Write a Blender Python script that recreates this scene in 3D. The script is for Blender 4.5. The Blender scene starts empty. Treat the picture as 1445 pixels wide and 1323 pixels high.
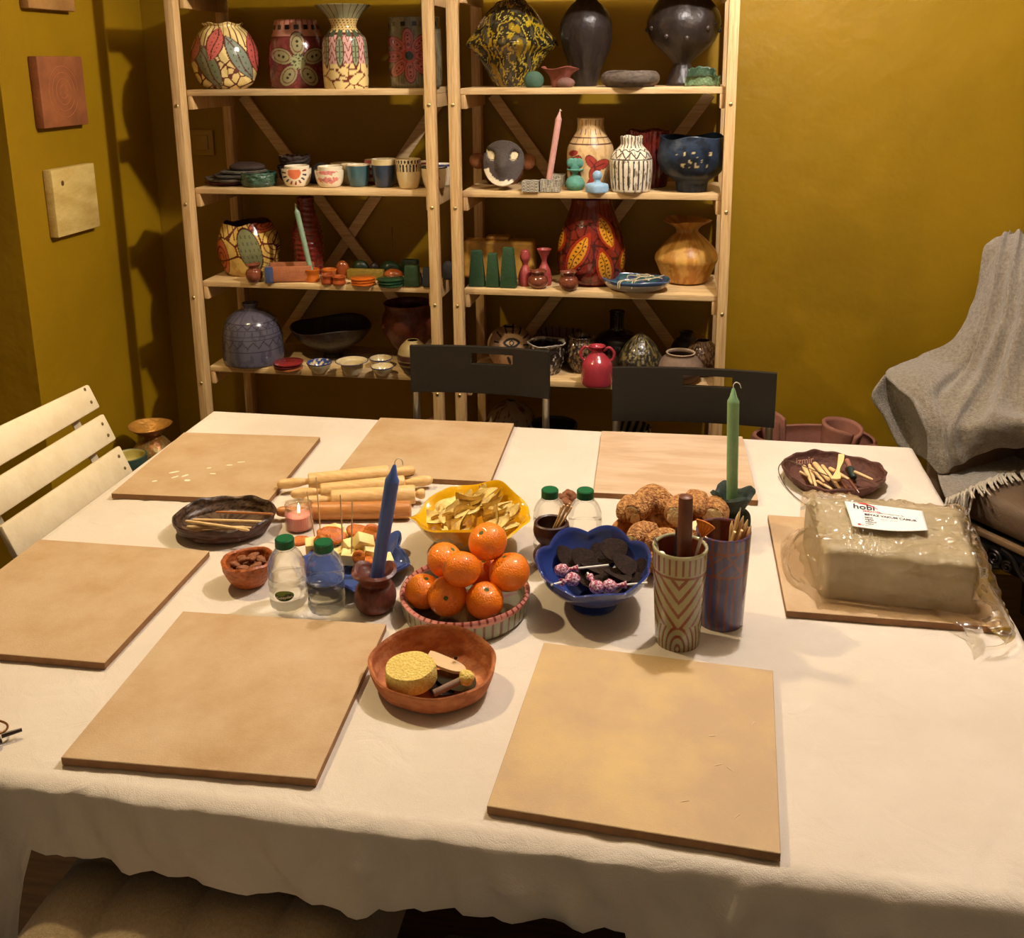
import bpy, bmesh, math, random
import numpy as np
from mathutils import Vector, Matrix, noise
PI = math.pi
SC = bpy.context.scene
COL = SC.collection

# ---------------------------------------------------------------- camera
FPX, CXP, CYP, W, H = 1391.30, 722.5, 424.29, 1445, 1323
CP = np.array([1.49694, -2.80423, 1.64704])
RM = np.array([[0.98555639, 0.16906137, -0.00984103],
               [-0.03017510, 0.23249556, 0.97212925],
               [-0.16663750, 0.95779124, -0.23423893]])
cam_d = bpy.data.cameras.new('camera')
cam = bpy.data.objects.new('camera', cam_d); COL.objects.link(cam)
cam_d.sensor_fit = 'HORIZONTAL'; cam_d.sensor_width = 36.0
cam_d.lens = FPX / W * 36.0
cam_d.shift_x = 0.0
cam_d.shift_y = (CYP - H / 2) / W
cam_d.clip_start = 0.05
m4 = Matrix.Identity(4)
for i in range(3):
    m4[i][0] = RM[0][i]; m4[i][1] = RM[1][i]; m4[i][2] = -RM[2][i]; m4[i][3] = CP[i]
cam.matrix_world = m4
SC.camera = cam

# ---------------------------------------------------------------- world and lamps
SC.view_settings.view_transform = 'Standard'
SC.view_settings.look = 'None'
SC.view_settings.gamma = 1.0
SC.view_settings.use_curve_mapping = False
SC.view_settings.exposure = 0.0
wd = bpy.data.worlds.new('world'); SC.world = wd; wd.use_nodes = True
wd.node_tree.nodes['Background'].inputs[0].default_value = (1.0, 0.84, 0.62, 1)
wd.node_tree.nodes['Background'].inputs[1].default_value = 0.30
def lamp(name, loc, power, col, radius):
    l = bpy.data.lights.new(name, 'POINT'); l.energy = power; l.color = col; l.shadow_soft_size = radius
    o = bpy.data.objects.new(name, l); COL.objects.link(o); o.location = loc
    return o
lamp('ceiling_bulb_cool', (1.76, -0.75, 2.42), 77, (1.0, 0.93, 0.90), 0.035)
_w = lamp('ceiling_spot_warm', (0.18, -1.0, 2.38), 78, (1.0, 0.77, 0.40), 0.035)
_w.data = bpy.data.lights.new('ceiling_spot_warm', 'SPOT'); _w.data.energy = 80; _w.data.color = (1.0, 0.78, 0.44); _w.data.shadow_soft_size = 0.035
_w.data.spot_size = math.radians(128); _w.data.spot_blend = 0.7
_w.rotation_euler = Vector((0.75, -0.30, -1.65)).to_track_quat('-Z', 'Y').to_euler()
_t = lamp('added_wall_fill', (1.74, -0.71, 2.42), 60, (1.0, 0.86, 0.62), 0.035)  # added fill spot beside the cool bulb, brightens the left wall
_t.data = bpy.data.lights.new('added_wall_fill', 'SPOT'); _t.data.energy = 70; _t.data.color = (1.0, 0.86, 0.62); _t.data.shadow_soft_size = 0.035
_t.data.spot_size = math.radians(50); _t.data.spot_blend = 0.6
_t.rotation_euler = Vector((-2.04, 0.30, -1.22)).to_track_quat('-Z', 'Y').to_euler()

# ---------------------------------------------------------------- geometry from the camera solve
def ray(px, py):
    return np.array([(px - CXP) / FPX, (CYP - py) / FPX, 1.0]) @ RM
def atz(px, py, z):
    d = ray(px, py); return CP + (z - CP[2]) / d[2] * d
def aty(px, py, y):
    d = ray(px, py); return CP + (y - CP[1]) / d[1] * d
def atx(px, py, x):
    d = ray(px, py); return CP + (x - CP[0]) / d[0] * d
def depth(P): return float(RM[2] @ (np.array(P) - CP))

# ---------------------------------------------------------------- materials
def lin(c):
    c = [v / 255.0 for v in c[:3]]
    return tuple(v / 12.92 if v <= 0.04045 else ((v + 0.055) / 1.055) ** 2.4 for v in c)
MATS = {}
def mat(name, col=None, rough=0.6, metal=0.0, col2=None, scale=20.0, stretch=(1, 1, 1), detail=4.0,
        bump=0.0, bscale=80.0, coat=0.0, paint=False, world=False, sheen=0.0, contrast=(0.35, 0.65),
        trans=0.0, ior=1.45, emit=None, sss=0.0, spec=0.5, bstretch=None, var=0.0):
    if name in MATS: return MATS[name]
    m = bpy.data.materials.new(name); m.use_nodes = True
    nt = m.node_tree; N = nt.nodes; L = nt.links; b = N['Principled BSDF']
    b.inputs['Roughness'].default_value = rough
    b.inputs['Metallic'].default_value = metal
    b.inputs['Coat Weight'].default_value = coat
    b.inputs['Coat Roughness'].default_value = 0.08
    b.inputs['Transmission Weight'].default_value = trans
    b.inputs['IOR'].default_value = ior
    b.inputs['Sheen Weight'].default_value = sheen
    b.inputs['Specular IOR Level'].default_value = spec
    if sss:
        b.inputs['Subsurface Weight'].default_value = sss
        b.inputs['Subsurface Scale'].default_value = 0.01
    if emit:
        b.inputs['Emission Color'].default_value = (*lin(emit[0]), 1); b.inputs['Emission Strength'].default_value = emit[1]
    def coords(st):
        mp = N.new('ShaderNodeMapping'); mp.inputs['Scale'].default_value = st
        if world:
            g = N.new('ShaderNodeNewGeometry'); L.new(g.outputs['Position'], mp.inputs[0])
        else:
            t = N.new('ShaderNodeTexCoord'); L.new(t.outputs['Object'], mp.inputs[0])
        return mp.outputs[0]
    src = None
    if paint:
        a = N.new('ShaderNodeVertexColor'); a.layer_name = 'Col'; src = a.outputs['Color']
    elif col is not None and col2 is not None:
        nz = N.new('ShaderNodeTexNoise'); nz.inputs['Scale'].default_value = scale; nz.inputs['Detail'].default_value = detail
        nz.inputs['Roughness'].default_value = 0.6
        L.new(coords(stretch), nz.inputs['Vector'])
        r = N.new('ShaderNodeValToRGB')
        r.color_ramp.elements[0].position = contrast[0]; r.color_ramp.elements[1].position = contrast[1]
        r.color_ramp.elements[0].color = (*lin(col), 1); r.color_ramp.elements[1].color = (*lin(col2), 1)
        L.new(nz.outputs['Fac'], r.inputs[0]); src = r.outputs[0]
    else:
        b.inputs['Base Color'].default_value = (*lin(col), 1)
    if src is not None and var:
        nz = N.new('ShaderNodeTexNoise'); nz.inputs['Scale'].default_value = scale; nz.inputs['Detail'].default_value = 5
        L.new(coords(stretch), nz.inputs['Vector'])
        mr = N.new('ShaderNodeMapRange'); mr.inputs['From Min'].default_value = .3; mr.inputs['From Max'].default_value = .7
        mr.inputs['To Min'].default_value = 1 - var; mr.inputs['To Max'].default_value = 1 + var
        L.new(nz.outputs['Fac'], mr.inputs['Value'])
        mx = N.new('ShaderNodeVectorMath'); mx.operation = 'SCALE'
        L.new(src, mx.inputs[0]); L.new(mr.outputs[0], mx.inputs['Scale']); src = mx.outputs[0]
    if src is not None: L.new(src, b.inputs['Base Color'])
    if bump:
        nz = N.new('ShaderNodeTexNoise'); nz.inputs['Scale'].default_value = bscale; nz.inputs['Detail'].default_value = 3
        L.new(coords(bstretch or (1, 1, 1)), nz.inputs['Vector'])
        bp = N.new('ShaderNodeBump'); bp.inputs['Strength'].default_value = min(1.0, bump)
        bp.inputs['Distance'].default_value = 0.002 * max(1.0, bump)
        L.new(nz.outputs['Fac'], bp.inputs['Height']); L.new(bp.outputs[0], b.inputs['Normal'])
    MATS[name] = m
    return m

# ---------------------------------------------------------------- mesh builder
class MB:
    def __init__(s): s.V = []; s.F = []; s.MI = []; s.C = []; s.n = 0
    def add(s, v, f, mi=0, col=None):
        v = np.asarray(v, float).reshape(-1, 3)
        s.V.append(v); s.F += [tuple(int(i) + s.n for i in q) for q in f]; s.MI += [mi] * len(f)
        c = np.ones((len(v), 3)) * .5 if col is None else np.broadcast_to(np.asarray(col, float), (len(v), 3))
        s.C.append(c); s.n += len(v); return s
    def xf(s, M):
        M = np.array(M); s.V = [v @ M[:3, :3].T + M[:3, 3] for v in s.V]; return s
    def build(s, name, mats, parent=None, loc=(0, 0, 0), smooth=40, rot=None):
        V = np.concatenate(s.V)
        me = bpy.data.meshes.new(name)
        me.from_pydata(V.tolist(), [], s.F)
        if not isinstance(mats, (list, tuple)): mats = [mats]
        for m in mats: me.materials.append(m)
        me.polygons.foreach_set('material_index', s.MI)
        if any(m.node_tree.nodes.get('Color Attribute') or any(n.bl_idname == 'ShaderNodeVertexColor' for n in m.node_tree.nodes) for m in mats):
            C = np.concatenate(s.C) / 255.0
            C = np.where(C <= .04045, C / 12.92, ((np.clip(C, 0, 1) + .055) / 1.055) ** 2.4)
            at = me.color_attributes.new('Col', 'FLOAT_COLOR', 'POINT')
            at.data.foreach_set('color', np.concatenate([C, np.ones((len(C), 1))], 1).astype(np.float32).ravel())
        me.update()
        if smooth:
            me.polygons.foreach_set('use_smooth', [True] * len(me.polygons))
            me.set_sharp_from_angle(angle=math.radians(smooth))
        o = bpy.data.objects.new(name, me); COL.objects.link(o)
        o.location = loc
        if rot: o.rotation_euler = rot
        if parent: o.parent = parent
        return o
def tag(o, label=None, cat=None, group=None, kind=None):
    if label: o['label'] = label
    if cat: o['category'] = cat
    if group: o['group'] = group
    if kind: o['kind'] = kind
    return o
def empty(name, loc, label, cat, group=None, rz=0):
    o = bpy.data.objects.new(name, None); o.empty_display_size = .05; COL.objects.link(o); o.location = loc; o.rotation_euler.z = rz
    return tag(o, label, cat, group)
def copy_tree(o, parent=None):
    c = o.copy(); COL.objects.link(c); c.parent = parent
    for ch in list(o.children): copy_tree(ch, c)
    return c

def rbox(cx, cy, cz, sx, sy, sz, bev=0.0, seg=2):
    bm = bmesh.new(); bmesh.ops.create_cube(bm, size=1)
    for v in bm.verts: v.co = Vector((v.co.x * sx, v.co.y * sy, v.co.z * sz))
    if bev: bmesh.ops.bevel(bm, geom=list(bm.edges), offset=bev, segments=seg, affect='EDGES', profile=.5)
    bm.verts.index_update()
    v = np.array([(q.co.x + cx, q.co.y + cy, q.co.z + cz) for q in bm.verts]); f = [[q.index for q in p.verts] for p in bm.faces]
    bm.free(); return v, f
def crom(P, m):
    P = np.asarray(P, float); n = len(P)
    Q = np.vstack([2 * P[0] - P[1], P, 2 * P[-1] - P[-2]])
    t = np.linspace(0, n - 1 - 1e-9, m); i = np.floor(t).astype(int); u = (t - i)[:, None]
    p0, p1, p2, p3 = Q[i], Q[i + 1], Q[i + 2], Q[i + 3]
    return .5 * ((2 * p1) + (-p0 + p2) * u + (2 * p0 - 5 * p1 + 4 * p2 - p3) * u ** 2 + (-p0 + 3 * p1 - 3 * p2 + p3) * u ** 3)
def tube(pts, r, n=8, m=None, cap=True, flat=1.0):
    P = np.asarray(pts, float)
    R = np.full(len(P), r, float) if np.isscalar(r) else np.asarray(r, float)
    if m:
        q = crom(np.hstack([P, R[:, None]]), m); P = q[:, :3]; R = np.maximum(q[:, 3], 1e-4)
    T = np.gradient(P, axis=0); T /= np.linalg.norm(T, axis=1)[:, None] + 1e-12
    up = np.array([0, 0, 1.0]) if abs(T[0][2]) < .9 else np.array([1.0, 0, 0])
    V = []; a = np.linspace(0, 2 * PI, n, endpoint=False)
    x = np.cross(up, T[0]); x /= np.linalg.norm(x)
    for k in range(len(P)):
        x = x - T[k] * (x @ T[k]); x /= np.linalg.norm(x) + 1e-12; y = np.cross(T[k], x)
        V.append(P[k] + R[k] * (np.cos(a)[:, None] * x + flat * np.sin(a)[:, None] * y))
    V = np.concatenate(V); F = []
    for k in range(len(P) - 1):
        for j in range(n):
            F.append((k * n + j, k * n + (j + 1) % n, (k + 1) * n + (j + 1) % n, (k + 1) * n + j))
    if cap:
        F.append(tuple(range(n))[::-1]); F.append(tuple((len(P) - 1) * n + j for j in range(n)))
    return V, F
def nz3(V, scale, seed=0):
    return np.array([noise.noise(Vector((x * scale + seed * 7.3, y * scale + seed * 3.1, z * scale - seed))) for x, y, z in V])
def blob(c, r, sub=3, amp=0.0, freq=30, seed=0, flatten=None):
    bm = bmesh.new(); bmesh.ops.create_icosphere(bm, subdivisions=sub, radius=1)
    v = np.array([tuple(q.co) for q in bm.verts]); f = [[q.index for q in p.verts] for p in bm.faces]; bm.free()
    r = np.broadcast_to(np.asarray(r, float), (3,))
    if amp: v = v * (1 + amp * nz3(v * r, freq, seed))[:, None]
    if flatten is not None: v[:, 2] = np.maximum(v[:, 2], flatten)
    return v * r + np.array(c), f
def lathe(prof, n=48, m=None, rf=None, zf=None, colf=None, a0=0.0, close=True):
    """prof: (r,z) from the axis at the outside bottom, over the rim, to the axis inside."""
    P = np.asarray(prof, float)
    if m: P = crom(P, m); P[:, 0] = np.maximum(P[:, 0], 0)
    a = np.linspace(0, 2 * PI, n, endpoint=False)
    r = P[:, 0][:, None] * np.ones(n); z = P[:, 1][:, None] * np.ones(n); A = np.ones(len(P))[:, None] * a
    H_ = P[:, 1].max() + 1e-9
    if rf is not None: r = r * rf(A, z / H_)
    if zf is not None: z = z + zf(A, z / H_, r)
    V = np.stack([r * np.sin(A + a0), -r * np.cos(A + a0), z], -1).reshape(-1, 3)
    F = []
    for k in range(len(P) - 1):
        for j in range(n):
            j2 = (j + 1) % n
            F.append((k * n + j, k * n + j2, (k + 1) * n + j2, (k + 1) * n + j))
    if close:
        F.append(tuple(range(n))[::-1]); F.append(tuple((len(P) - 1) * n + j for j in range(n)))
    C = None
    if colf is not None:
        Ac = (A + PI) % (2 * PI) - PI
        s_in = np.zeros((len(P), n)); k0 = int(np.argmax(P[:, 1])); s_in[k0 + 1:] = 1
        C = colf(Ac, z / H_, r, s_in).reshape(-1, 3)
    return V, F, C
def vprof(pts, t=0.005, mo=60, mi=14, depthf=1.0):
    """outer silhouette (r,z) bottom to rim -> closed vessel profile with wall thickness t"""
    O = crom(pts, mo); O[:, 0] = np.maximum(O[:, 0], 1e-4)
    I = O[::-1][:: max(1, mo // mi)].copy(); I[:, 0] = np.maximum(I[:, 0] - t, .0005)
    zb = O[0][1] + t + (1 - depthf) * (O[-1][1] - O[0][1]); I = I[I[:, 1] > zb + .002]
    rl = I[-1][0] if len(I) else .01
    bot = np.array([[rl * .8, zb], [rl * .4, zb], [.0005, zb]])
    st = np.array([[.0005, O[0][1]]])
    lip = np.array([[O[-1][0] - t * .5, O[-1][1] + t * .35]])
    return np.vstack([st, O, lip, I, bot])

# pattern helpers: all take arrays
def ellq(X, Y, cx, cy, rx, ry, rot=0):
    c, s = math.cos(rot), math.sin(rot); x = X - cx; y = Y - cy
    return np.sqrt(((x * c + y * s) / rx) ** 2 + ((-x * s + y * c) / ry) ** 2)
def segd(X, Y, x0, y0, x1, y1):
    dx, dy = x1 - x0, y1 - y0; t = np.clip(((X - x0) * dx + (Y - y0) * dy) / (dx * dx + dy * dy + 1e-9), 0, 1)
    return np.hypot(X - x0 - t * dx, Y - y0 - t * dy)
def leafq(X, Y, cx, cy, L, w, rot):
    """pointed leaf, <1 inside; axis along rot"""
    c, s = math.cos(rot), math.sin(rot); x = X - cx; y = Y - cy
    u = (x * c + y * s) / L; v = (-x * s + y * c) / w
    q = np.abs(v) / np.maximum(1 - u * u, 1e-3)
    return np.where(np.abs(u) < 1, np.maximum(q, np.abs(u)), 9), u, v
def vor(X, Y, s, seed=1):
    rs = np.random.RandomState(seed); pts = np.stack([rs.uniform(-1.4, 1.4, int(s)), rs.uniform(-.3, 3.2, int(s))], 1)
    D = np.hypot(X[..., None] - pts[:, 0], Y[..., None] - pts[:, 1]); D = np.sort(D, -1)[..., :2]
    return D[..., 1] - D[..., 0]
def put(C, m, col): C[m] = col
def full(X, col): return np.ones(X.shape + (3,)) * np.array(col, float)

MB_WOOD = (226, 180, 118)
M_pine = mat('pine', (206, 172, 120), .55, col2=(178, 138, 86), scale=6, stretch=(30, 30, 1.6), detail=3, world=True, contrast=(.38, .7))
M_pinex = mat('pine_plank', (214, 184, 134), .55, col2=(188, 150, 100), scale=6, stretch=(1.4, 22, 22), detail=3, world=True, contrast=(.38, .7))
M_steel = mat('steel', (200, 198, 190), .25, 1.0)
M_dark = mat('dark_metal', (40, 34, 30), .4, .8)

# ================================================================ SETTING
M_wall = mat('mustard_paint', (155, 119, 11), .50, col2=(140, 107, 7), scale=2.2, detail=3, bump=1.0, bscale=9, world=True, contrast=(.3, .7), spec=.35)
nt = M_wall.node_tree
# second, finer plaster relief
_n = nt.nodes.new('ShaderNodeTexNoise'); _n.inputs['Scale'].default_value = 60; _n.inputs['Detail'].default_value = 6
_g = nt.nodes.new('ShaderNodeNewGeometry'); nt.links.new(_g.outputs['Position'], _n.inputs['Vector'])
_b = nt.nodes.new('ShaderNodeBump'); _b.inputs['Strength'].default_value = .35; _b.inputs['Distance'].default_value = .0015
nt.links.new(_n.outputs['Fac'], _b.inputs['Height'])
_pb = [n for n in nt.nodes if n.bl_idname == 'ShaderNodeBump' and n != _b][0]; _pb.inputs['Distance'].default_value = .006
nt.links.new(_pb.outputs[0], _b.inputs['Normal']); nt.links.new(_b.outputs[0], nt.nodes['Principled BSDF'].inputs['Normal'])
M_floor = mat('dark_floorboards', (74, 50, 30), .45, col2=(48, 31, 18), scale=5, stretch=(1, 14, 1), world=True)
M_ceil = mat('ceiling_paint', (222, 212, 190), .9)
YW, XW = 0.36, -0.30
def struct(name, boxes, m):
    b = MB()
    for q in boxes: b.add(*rbox(*q))
    return tag(b.build(name, m, smooth=0), kind='structure')
struct('wall_back', [(1.6, YW + .06, 1.3, 5.2, .12, 2.6)], M_wall)
struct('wall_left', [(XW - .25, -.015, 1.3, .5, .745, 2.6)], M_wall)
struct('wall_recess', [(-1.06, -2.2, 1.3, .12, 5.2, 2.6)], M_wall)
struct('wall_right', [(4.06, -2.2, 1.3, .12, 5.2, 2.6)], M_wall)
struct('floor', [(1.5, -2.0, -.05, 5.4, 5.0, .1)], M_floor)
struct('ceiling', [(1.5, -2.0, 2.65, 5.4, 5.0, .1)], M_ceil)

# wall switch
sw = aty(286, 201, YW); t = empty('light_switch', (sw[0], YW, sw[2]), 'square mustard painted wall switch plate behind the left shelving unit', 'light switch')
M_sw = mat('switch_plastic', (165, 128, 40), .4)
MB().add(*rbox(0, -.005, 0, .086, .010, .086, .003)).build('switch_plate', M_sw, t)
MB().add(*rbox(0, -.012, 0, .05, .006, .05, .002)).build('rocker', M_sw, t)

# canvases on the left pillar
M_terr = mat('canvas_terracotta', (154, 90, 46), .8, col2=(130, 74, 36), scale=14, bump=.8, bscale=120)
nt = M_terr.node_tree
M_gold = mat('canvas_straw', (214, 186, 112), .75, col2=(188, 156, 80), scale=9, stretch=(1, 1, 3), bump=.8, bscale=160)
M_tan = mat('canvas_tan', (170, 124, 66), .75, col2=(150, 104, 50), scale=10, bump=.6, bscale=140)
def canvas(name, yc, zc, w, h, m, label, extra=None):
    t = empty(name, (XW, yc, zc), label, 'canvas')
    b = MB(); b.add(*rbox(.015, 0, 0, .028, w, h, .003)); b.build('canvas_panel', m, t)
    return t
c1 = canvas('painted_canvas', -.156, 1.580, .214, .198, M_terr, 'terracotta brown square canvas with faint swirl, middle of the three on left wall')
b = MB()
for k in range(4):
    r = .018 + k * .017
    b.add(*tube([(.0292, r * math.cos(a), r * 1.05 * math.sin(a)) for a in np.linspace(0, 2 * PI * .93, 28)], .0009, 5))
b.build('swirl_relief', mat('swirl', (172, 100, 62), .8), c1)
c2 = canvas('painted_canvas.001', -.152, 1.267, .212, .195, M_gold, 'straw yellow square canvas with one dark spot, lowest on left wall')
b = MB().add(*blob((.0295, -.06, .055), (.001, .007, .008), 2)); b.build('dark_spot', mat('spot', (88, 62, 22), .8), c2)
canvas('painted_canvas.002', -.162, 1.905, .214, .198, M_tan, 'tan canvas cut off by the top edge above the terracotta one')

# ================================================================ SHELVING
HS = [1.57883, 1.28596, 0.99498, 0.71661]
SH0, SH1, SH2, SH3 = HS
def shelf_unit(name, x0, x1, label):
    t = empty(name, (x0, 0, 0), label, 'shelving unit', 'pine shelving units')
    w = x1 - x0; PW = .028
    for ix, (px, py) in enumerate([(0, -.04), (w - PW, -.04), (0, .285), (w - PW, .285)]):
        MB().add(*rbox(px + PW / 2, py + .02, 1.0, PW, .04, 2.0, .002)).build('post', M_pine, t)
    for k, h in enumerate(HS + [HS[0] + .292, .42, .13]):
        MB().add(*rbox(w / 2, .145, h - .009, w - 2 * PW + .002 if k < 9 else w, .288, .018, .0015)).build('shelf_board', M_pinex, t)
        for px in (PW + .0 + .007, w - PW - .007):
            MB().add(*rbox(px, .145, h - .018 - .02, .014, .286, .04, .001)).build('side_rail', M_pine, t)
    # diagonal back braces
    for (a, c) in ((( .06, 1.55), (w - .06, .62)), ((w - .06, 1.55), (.06, .62))):
        d = np.array([c[0] - a[0], 0, c[1] - a[1]]); Ln = np.linalg.norm(d); ang = math.atan2(d[2], d[0])
        v, f = rbox(0, 0, 0, Ln, .012, .034, .001)
        M_ = Matrix.Translation(((a[0] + c[0]) / 2, .318 if a[0] < c[0] else .331, (a[1] + c[1]) / 2)) @ Matrix.Rotation(-ang, 4, 'Y')
        MB().add(v, f).xf(M_).build('diagonal_brace', M_pinex, t)
    for h in HS + [.42]:
        for px in (PW / 2, w - PW / 2):
            v, f = blob((px, -.0405, h - .045), (.0055, .003, .0055), 2)
            MB().add(v, f).build('bolt', mat('brass_bolt', (205, 190, 140), .3, 1.0), t)
    return t
shelf_unit('shelving_unit', 0.0, .797, 'left pine shelving unit with painted vases, cups and the blue grey bell vase')
shelf_unit('shelving_unit.001', .838, 1.633, 'right pine shelving unit with dark vases, pink jug and blue footed bowl')

# ================================================================ TABLE
TX0, TX1, TY0, TY1, TZ = .2733, 2.0552, -1.8407, -.4786, .7535
M_cloth = mat('natural_cotton', (222, 209, 192), .85, col2=(212, 197, 178), scale=3, bump=.35, bscale=700, world=True, sheen=.15)
nt = M_cloth.node_tree
_n = nt.nodes.new('ShaderNodeTexNoise'); _n.inputs['Scale'].default_value = 16; _n.inputs['Detail'].default_value = 4; _n.inputs['Distortion'].default_value = 1.2
_g = nt.nodes.new('ShaderNodeNewGeometry'); nt.links.new(_g.outputs['Position'], _n.inputs['Vector'])
_b = nt.nodes.new('ShaderNodeBump'); _b.inputs['Strength'].default_value = .55; _b.inputs['Distance'].default_value = .006
nt.links.new(_n.outputs['Fac'], _b.inputs['Height'])
_pb = [n for n in nt.nodes if n.bl_idname == 'ShaderNodeBump' and n != _b][0]
nt.links.new(_b.outputs[0], _pb.inputs['Normal'])
tb = empty('work_table', ((TX0 + TX1) / 2, (TY0 + TY1) / 2, 0), 'large worktable hidden under the natural cotton tablecloth', 'table')
MB().add(*rbox(0, 0, TZ - .022, TX1 - TX0 - .03, TY1 - TY0 - .03, .034, .004)).build('tabletop', M_pinex, tb)
for sx in (-1, 1):
    for sy in (-1, 1):
        MB().add(*rbox(sx * .78, sy * .58, (TZ - .04) / 2, .06, .06, TZ - .04, .004)).build('leg', M_pine, tb)

def cloth():
    """one continuous sheet: top, rounded edges and hanging skirts"""
    # parameter s across the sheet in x (negative = left skirt, beyond width = right), same in y
    def axis(lo, hi, over0, over1, n, ns):
        a = np.concatenate([lo - np.linspace(over0, 0, ns, endpoint=False), np.linspace(lo, hi, n), hi + np.linspace(0, over1, ns + 1)[1:]])
        return a
    SX = axis(TX0, TX1, .26, .26, 150, 26); SY = axis(TY0, TY1, .33, .09, 112, 44)
    nx, ny = len(SX), len(SY)
    V = np.zeros((ny, nx, 3))
    rad = .014
    def fold(s, lo, hi):
        """returns position along axis, drop"""
        if s < lo + rad:
            d = lo + rad - s
            if d < rad * PI / 2: th = d / rad; return lo + rad - rad * math.sin(th), rad * (1 - math.cos(th))
            return lo, rad + d - rad * PI / 2
        if s > hi - rad:
            d = s - hi + rad
            if d < rad * PI / 2: th = d / rad; return hi - rad + rad * math.sin(th), rad * (1 - math.cos(th))
            return hi, rad + d - rad * PI / 2
        return s, 0.0
    for j, sy in enumerate(SY):
        for i, sx in enumerate(SX):
            x, dx = fold(sx, TX0, TX1)
            # front hem rises where it is caught up on the stool
            sy2 = sy
            if sy < TY0:
                k = (TY0 - sy) / .33
                f = min(1, max(0, (x - .63) / .06)) * min(1, max(0, (1.20 - x) / .06))
                lim = .33 * (1 - f) + (.085 + .025 * (x - .70) / .45) * f
                if x > 1.14: lim = .085 + (.11 - .085) * max(0, 1 - (x - 1.14) / .06) if x < 1.46 else min(.33, .085 + (x - 1.46) * 5)
                sy2 = TY0 - k * lim
            y, dy = fold(sy2, TY0, TY1)
            z = TZ - max(dx, dy) if not (dx > 0 and dy > 0) else TZ - max(dx, dy)
            z0 = z
            n1 = noise.noise(Vector((x * 7, y * 5, 0))); n2 = noise.noise(Vector((x * 22 + y * 16, y * 9 - x * 4, 3.3)))
            if dx == 0 and dy == 0:
                edge = min(sy - TY0, TY1 - sy, sx - TX0, TX1 - sx)
                amp = .0018 if edge > .10 else .0018 + .0034 * (1 - edge / .10)
                lf = math.exp(-((x - .35) / .25) ** 2)
                z += -abs(n2) * amp - .0030 * lf * max(0, 1 - 5 * abs(math.sin((x * .55 + y) * 24 + n1 * 5)))
            drop = TZ - z0
            if drop > .004:
                w = min(1, drop / .05)
                if dy > 0:
                    s_ = -1 if sy < TY0 else 1
                    y += s_ * w * (.017 * noise.noise(Vector((x * 26 + z0 * 9, z0 * 12, 1))) + .010 * noise.noise(Vector((x * 6, z0 * 5, 5)))
                                   + .006 * noise.noise(Vector((x * 55, z0 * 24, 8))) + .006)
                    if s_ < 0:
                        g = math.exp(-((x - 1.60 + (drop) * .5) / .018) ** 2); y -= .016 * g * w
                        y -= .02 * min(1, drop / .3)
                if dx > 0:
                    s_ = -1 if sx < TX0 else 1
                    x += s_ * w * (.010 * noise.noise(Vector((y * 16, z0 * 6, 2))) + .006)
            if dy > 0 or dx > 0:
                if sx > TX1 and sy > TY1 or sx < TX0 and sy > TY1 or sx > TX1 and sy < TY0 or sx < TX0 and sy < TY0:
                    z = TZ - math.hypot(dx, dy)
            V[j, i] = (x, y, z)
    F = [(j * nx + i, j * nx + i + 1, (j + 1) * nx + i + 1, (j + 1) * nx + i) for j in range(ny - 1) for i in range(nx - 1)]
    o = MB().add(V.reshape(-1, 3), F).build('tablecloth', M_cloth, smooth=80)
    return tag(o, 'natural cotton tablecloth covering the whole worktable and hanging down its front', 'tablecloth')
cloth()

# modelling boards
M_mdf = mat('mdf', (206, 176, 138), .62, col2=(166, 132, 90), scale=8, detail=9, world=True, bump=.4, bscale=400, var=.10, contrast=(.30, .72))
M_mdfy = mat('mdf_yellow_patched', (188, 157, 117), .62, col2=(202, 170, 112), scale=5.5, detail=9, world=True, bump=.4, bscale=400, var=.08, contrast=(.42, .68))
M_mdf_e = mat('mdf_edge', (150, 108, 66), .7, col2=(132, 92, 54), scale=40, world=True)
M_ply = mat('plywood', (208, 180, 150), .5, col2=(190, 158, 126), scale=5, stretch=(1, 4, 1), detail=3, world=True, contrast=(.4, .62))
M_smear = mat('dried_clay', (214, 186, 150), .9, col2=(200, 170, 130), scale=30)
def board(cx, cy, rz, sx, sy, m, label, name='modelling_board'):
    b = MB(); v, f = rbox(0, 0, .006, sx, sy, .012, .0008, 1)
    b.add(v, f)
    o = b.build(name, [m, M_mdf_e], loc=(cx, cy, TZ + .0005), smooth=0, rot=(0, 0, rz))
    for p in o.data.polygons:
        if abs(p.normal.z) < .5: p.material_index = 1
    tag(o, label, 'board', 'modelling boards on the table')
    return o
SB, SL = .347, .358
b1 = board(.4818, -.8453, .0576, SB, SL, M_mdf, 'square fibreboard with white clay flecks at the back left of the table')
board(.9282, -.6804, .0237, SB, SL, M_mdf, 'square fibreboard behind the rolling pins, nearest the left black chair')
board(1.4953, -.6919, .0347, .339, .359, M_ply, 'pinkish plywood board at the back, behind the bread bowl', 'plywood_board')
board(.4752, -1.4235, .0175, SB, SL, M_mdf, 'square fibreboard cut by the left edge, left of the water bottles')
board(.8800, -1.6162, .0423, SB, SL, M_mdf, 'square fibreboard at front left, below the water bottles')
b6 = board(1.4681, -1.6309, -.0576, SB, SL, M_mdfy, 'square fibreboard with pale yellowish patches, front centre below the striped cup')
b7 = board(1.8598, -1.1101, .0061, SB, SL, M_mdf, 'fibreboard under the wrapped clay block')
def marks(parent, pts, m, name):
    b = MB()
    for (x, y, rx, ry, a) in pts:
        v, f = blob((0, 0, 0), (rx, ry, .0007), 2, .5, 90, x * 100)
        v = v @ np.array(Matrix.Rotation(a, 3, 'Z')).T + (x, y, .0121); b.add(v, f)
    return b.build(name, m, parent)
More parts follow.
